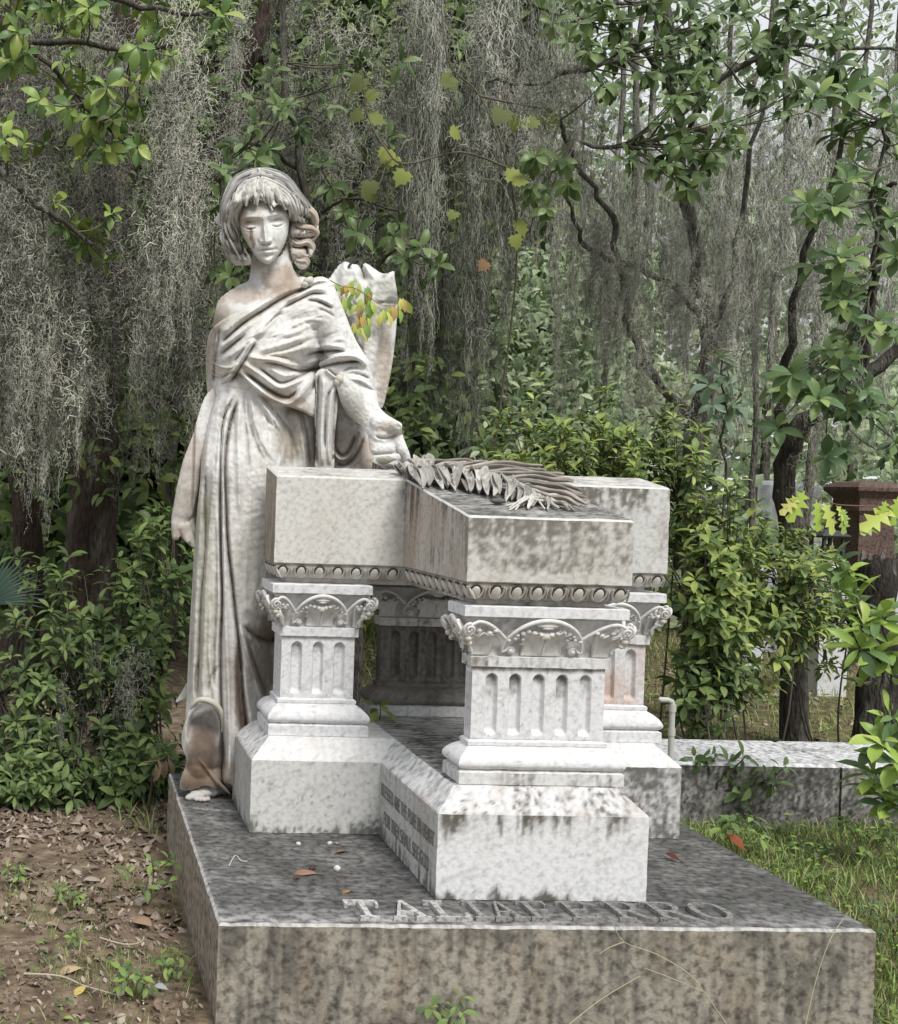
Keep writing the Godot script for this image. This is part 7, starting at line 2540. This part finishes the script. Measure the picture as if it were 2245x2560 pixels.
		set_leaves(o, leaves, ["oval", "tiny"], "weed", [Color(0.2, 0.29, 0.08), Color(0.15, 0.23, 0.07), Color(0.11, 0.17, 0.06), Color(0.09, 0.14, 0.06), Color(0.26, 0.35, 0.1)], 60, 0.5)


func fallen(p: Vector3, s: float, col: Color, label: String, yaw: float, curl := 0.0) -> void:
	var o := thing("fallen_leaf", p, label, "fallen leaf", "fallen leaves lying about the slab")
	var m: StandardMaterial3D = M.leaf.duplicate()
	m.vertex_color_use_as_albedo = false
	m.backlight_enabled = false
	m.albedo_color = col.linear_to_srgb()
	m.roughness = 0.8
	placed("leaf_blade", LEAF.dry, Transform3D(Basis.from_euler(Vector3(-1.2 + curl, yaw, 0.2)).scaled_local(Vector3.ONE * s), p + Vector3(0, 0.006, 0)), o, m)
	var mb := MB.new()
	var d := Basis.from_euler(Vector3(-1.2 + curl, yaw, 0.2)) * Vector3(0, -1, 0)
	mb.tube(PackedVector3Array([p + Vector3(0, 0.006, 0), p + Vector3(0, 0.004, 0) + d * s * 0.3 * Vector3(1, 0.1, 1)]), PackedFloat32Array([s * 0.02, s * 0.015]), 5, col * 0.7)
	part("leaf_stalk", mb.mesh(M.plain), o)


func small_things() -> void:
	var top := func(u: float, v: float) -> Vector3: return on(u, v, GY)
	fallen(top.call(792, 2189), 0.075, Color(0.27, 0.17, 0.12), "curled brown leaf in the middle of the dark slab top", 1.2, 0.25)
	fallen(top.call(778, 2180), 0.045, Color(0.07, 0.045, 0.035), "dark crumpled leaf scrap leaning on the curled brown leaf", -0.6, 0.4)
	fallen(top.call(750, 2194), 0.034, Color(0.09, 0.05, 0.04), "small dark leaf left of the curled brown leaf", 2.3, 0.4)
	fallen(top.call(842, 2136), 0.05, Color(0.2, 0.13, 0.09), "thin brown leaf scrap nearest the left plinth block", -0.9, 0.2)
	fallen(top.call(877, 2231), 0.03, Color(0.26, 0.16, 0.08), "small ochre leaf scrap near the raised letters", 1.7, 0.1)
	fallen(top.call(1700, 2158), 0.05, Color(0.1, 0.03, 0.025), "dark red leaf on the slab top right of the plinth", 0.5, 0.7)
	fallen(on(1860, 2130, 0.05), 0.085, Color(0.22, 0.07, 0.035), "rust-red leaf standing in the grass beside the slab", 0.2, 1.0)
	fallen(on(380, 2320), 0.1, Color(0.3, 0.2, 0.14), "long brown leaf on soil left of the slab", 0.5, 0.3)
	fallen(on(205, 2425), 0.08, Color(0.45, 0.33, 0.2), "tan leaf on the bare soil at lower left", 1.4, 0.1)
	fallen(on(215, 2470), 0.05, Color(0.45, 0.36, 0.12), "yellow leaf on the bare soil at lower left", 2.2, 0.1)
	fallen(on(420, 2480), 0.05, Color(0.34, 0.35, 0.36), "grey dead leaf beside the slab's front left corner", 0.8, 0.4)
	# pebbles
	for q in [[745, 2113, 0.007, 0.62, "white pebble below the left plinth block"], [824, 2111, 0.0075, 0.6, "rounded white pebble left of its grey neighbour"], [842, 2112, 0.006, 0.25, "small grey pebble beside the rounded white pebble"], [842, 2178, 0.0105, 0.66, "largest white stone on the slab, right of the curled brown leaf"]]:
		var p: Vector3 = top.call(q[0], q[1])
		var mb := MB.new()
		mb.use_c = true
		mb.blob(p + Vector3(0, q[2] * 0.6, 0), Vector3(q[2], q[2] * 0.75, q[2] * 0.85), Basis.IDENTITY, Color.WHITE * q[3], 12, 8)
		for i in mb.v.size():
			mb.v[i] += mb.n[i] * q[2] * 0.5 * NF.get_noise_3d(mb.v[i].x * 40.0, mb.v[i].y * 40.0, mb.v[i].z * 40.0)
		mb.smooth()
		tag(part("pebble", mb.mesh(M.stone)), q[4], "pebble", "pebbles on the slab")
	# a straw and dry stems
	var straw := MB.new()
	straw.tube(smooth_path(PackedVector3Array([top.call(572, 2168) + Vector3(0, 0.003, 0), top.call(588, 2149) + Vector3(0, 0.012, 0), top.call(602, 2156) + Vector3(0, 0.005, 0), top.call(618, 2156) + Vector3(0, 0.003, 0)]), 3), flat_radii(10, 0.0016), 5, Color(0.5, 0.47, 0.42))
	tag(part("straw", straw.mesh(M.plain)), "bent pale straw on the slab near its left edge", "straw")
	var stem := thing("dry_stem", on(1730, 2640), "thin dry forked grass stem bent across the slab's front face", "stem")
	var zf := 2.505
	for l in [[[1830, 2580, 2.47], [1760, 2480, 2.48], [1720, 2433, 2.49], [1640, 2385, zf], [1560, 2355, zf], [1531, 2306, zf], [1520, 2290, 2.51]], [[1560, 2355, zf], [1525, 2368, zf], [1499, 2385, zf]], [[1760, 2480, 2.49], [1690, 2450, zf], [1610, 2420, zf]], [[2010, 2580, 2.48], [2040, 2450, 2.5], [2075, 2350, zf], [2110, 2295, 2.52]], [[1400, 2580, 2.47], [1500, 2500, 2.49], [1600, 2440, zf]]]:
		var mb := MB.new()
		var path: PackedVector3Array = run(l)
		mb.tube(path, taper(path.size(), 0.0014, 0.0009), 5, Color(0.4, 0.37, 0.26))
		part("stalk", mb.mesh(M.plain), stem)
	for q in [[[60, 2440], [150, 2450], [210, 2470], [300, 2500], "long pale twig lying across the bare soil at lower left"], [[250, 2350], [310, 2370], [350, 2362], [360, 2350], "short dark twig on the litter left of the slab"]]:
		var tm := MB.new()
		var pts := PackedVector3Array()
		for i in 4:
			pts.append(on(q[i][0], q[i][1]) + Vector3(0, 0.006 + 0.004 * (i % 2), 0))
		var pth := smooth_path(pts, 4)
		tm.tube(pth, taper(pth.size(), 0.0032, 0.0016), 5, Color(0.42, 0.37, 0.3))
		tag(part("twig", tm.mesh(M.plain)), q[4], "twig")
	# creeper on the broken wing
	var vine := thing("creeper", at(880, 760, 3.58), "young creeper with yellow-green leaflets hanging on the broken wing", "vine")
	var mb := MB.new()
	var c := func(x: float, y: float, d: float) -> Array: return [780 + x * 0.269, 630 + y * 0.269, ZS - d]
	for l in [[c.call(170, 265, 0.12), c.call(280, 320, 0.06), c.call(380, 330, 0.05), c.call(480, 385, 0.03), c.call(560, 440, 0.02), c.call(640, 490, 0.01), c.call(760, 495, 0.01), c.call(840, 440, 0.0)], [c.call(310, 612, 0.06), c.call(430, 570, 0.04), c.call(500, 520, 0.03), c.call(520, 440, 0.03)], [c.call(270, 330, 0.06), c.call(280, 420, 0.06), c.call(270, 500, 0.06)]]:
		var path: PackedVector3Array = run(l)
		mb.tube(path, taper(path.size(), 0.0018, 0.001), 5, Color(0.25, 0.16, 0.08))
	part("stem", mb.mesh(M.plain), vine)
	var vt := tints("creeper", [Color(0.45, 0.55, 0.13), Color(0.32, 0.46, 0.12), Color(0.24, 0.38, 0.12), Color(0.55, 0.55, 0.16), Color(0.5, 0.34, 0.13)], 0.5)
	for q in [[200, 300], [225, 320], [180, 330], [290, 300], [330, 290], [345, 300], [260, 420], [240, 410], [310, 440], [330, 430], [280, 470], [255, 470], [400, 260], [430, 280], [385, 370], [490, 330], [515, 320], [535, 370], [460, 430], [520, 440], [545, 450], [500, 480], [485, 460], [420, 490], [440, 520], [640, 560], [665, 535], [610, 520], [690, 550], [760, 490], [800, 520], [785, 540], [735, 500], [840, 430], [855, 440], [820, 430], [450, 590], [430, 620], [500, 590], [515, 610], [470, 690], [445, 700], [390, 670], [380, 660], [495, 660]]:
		var f: Array = c.call(q[0], q[1], 0.05 - 0.00006 * q[0])
		var s := rng.randf_range(0.04, 0.062)
		placed("leaf", LEAF.oval, Transform3D(frame_to(Vector3(rng.randfn() * 0.5, -1.0, rng.randf() * 0.4), Vector3(rng.randfn() * 0.4, 0.5, 1)).scaled_local(Vector3.ONE * s), at(f[0], f[1], f[2])), vine, vt[rng.randi() % 5])
	# oak twig reaching in from the right
	var oak := thing("oak_twig", at(2330, 1290, 3.7), "oak twig with bright lobed yellow-green leaves reaching in from the right edge", "branch")
	mb = MB.new()
	for l in [[[2420, 1300, 3.7], [2245, 1270, 3.7], [2150, 1265, 3.7], [2077, 1258, 3.7], [1995, 1225, 3.72]], [[2245, 1270, 3.7], [2215, 1290, 3.7], [2200, 1310, 3.7]]]:
		var path: PackedVector3Array = run(l)
		mb.tube(path, taper(path.size(), 0.0035, 0.0015), 6, Color(0.16, 0.1, 0.07))
	part("stem", mb.mesh(M.plain), oak)
	var ot := tints("oak", [Color(0.36, 0.48, 0.09), Color(0.46, 0.54, 0.13), Color(0.3, 0.42, 0.12), Color(0.5, 0.48, 0.16)], 0.45)
	for q in [[2012, 1225, -0.5, -1.0, 95, 0], [1996, 1240, -0.6, -0.6, 70, 3], [2040, 1248, 0.1, -1.0, 85, 0], [2058, 1255, 0.35, -1.0, 90, 1], [2105, 1270, 0.1, -1.0, 70, 2], [2090, 1262, 0.5, -0.8, 60, 1], [2235, 1268, -0.9, -0.6, 110, 1], [2245, 1240, -0.2, -1.0, 80, 0], [2215, 1250, -0.3, -0.9, 60, 0], [2200, 1310, -0.8, -0.4, 60, 2]]:
		var s: float = q[4] * 3.7 / FL
		placed("leaf", LEAF.oak, Transform3D(frame_to(Vector3(q[2], q[3], 0.1), Vector3(0.15, 0.5, 1)).scaled_local(Vector3.ONE * s), at(q[0], q[1], 3.7)), oak, ot[q[5]])
	# seedling under the table and dead leaves by the slab's corner
	var p := Vector3(at(948, 1830, 3.52).x, GY + 0.2705, -3.52)
	var seed_ := thing("seedling", p, "small green seedling growing under the table beside the left pier", "plant")
	var leaves := []
	whorl(leaves, p + Vector3(0, 0.05, 0), Vector3(0.2, 1, 0.3), 6, 0.075, 0.45, 1.3, 0.5)
	mb = MB.new()
	twig(mb, p, p + Vector3(0, 0.05, 0), 0.0025, 0.0015, 0.0, Color(0.12, 0.15, 0.06), 4)
	part("stem", mb.mesh(M.plain), seed_)
	set_leaves(seed_, leaves, ["oval"], "azalea", AZALEA, 20)
	var dead := thing("dead_sprig", at(405, 1930, 3.9), "sprig of dry hanging leaves at the slab's back left corner", "branch")
	mb = MB.new()
	var path: PackedVector3Array = run([[360, 1905, 4.0], [400, 1900, 3.95], [425, 1880, 3.9]])
	mb.tube(path, taper(path.size(), 0.003, 0.0015), 5, Color(0.2, 0.14, 0.1))
	part("stem", mb.mesh(M.plain), dead)
	var dt := tints("dead", [Color(0.3, 0.2, 0.15), Color(0.38, 0.27, 0.2)], 0.8)
	for q in [[395, 1900], [408, 1905], [415, 1900], [402, 1915], [420, 1895], [390, 1910]]:
		placed("leaf", LEAF.narrow, Transform3D(frame_to(Vector3(rng.randfn() * 0.25, -1, 0.1), Vector3(0.2, 0, 1)).scaled_local(Vector3.ONE * 0.075), at(q[0], q[1], 3.93)), dead, dt[rng.randi() % 2])
	# palm frond at the left edge
	var fr := thing("palm_frond", at(-60, 1480, 5.6), "blue-green fan of palm leaflets at the left edge", "palm")
	var pt := tints("palm", [Color(0.07, 0.13, 0.11), Color(0.1, 0.17, 0.14)], 0.5)
	for k in 16:
		var a := lerpf(0.15, 1.25, k / 15.0)
		placed("leaflet", LEAF.blade, Transform3D(frame_to(Vector3(cos(a), sin(a), 0.2), Vector3(0.1, 0.5, 1)).scaled_local(Vector3(0.3, 0.34, 0.34)), at(-40, 1510, 5.6)), fr, pt[k % 2])
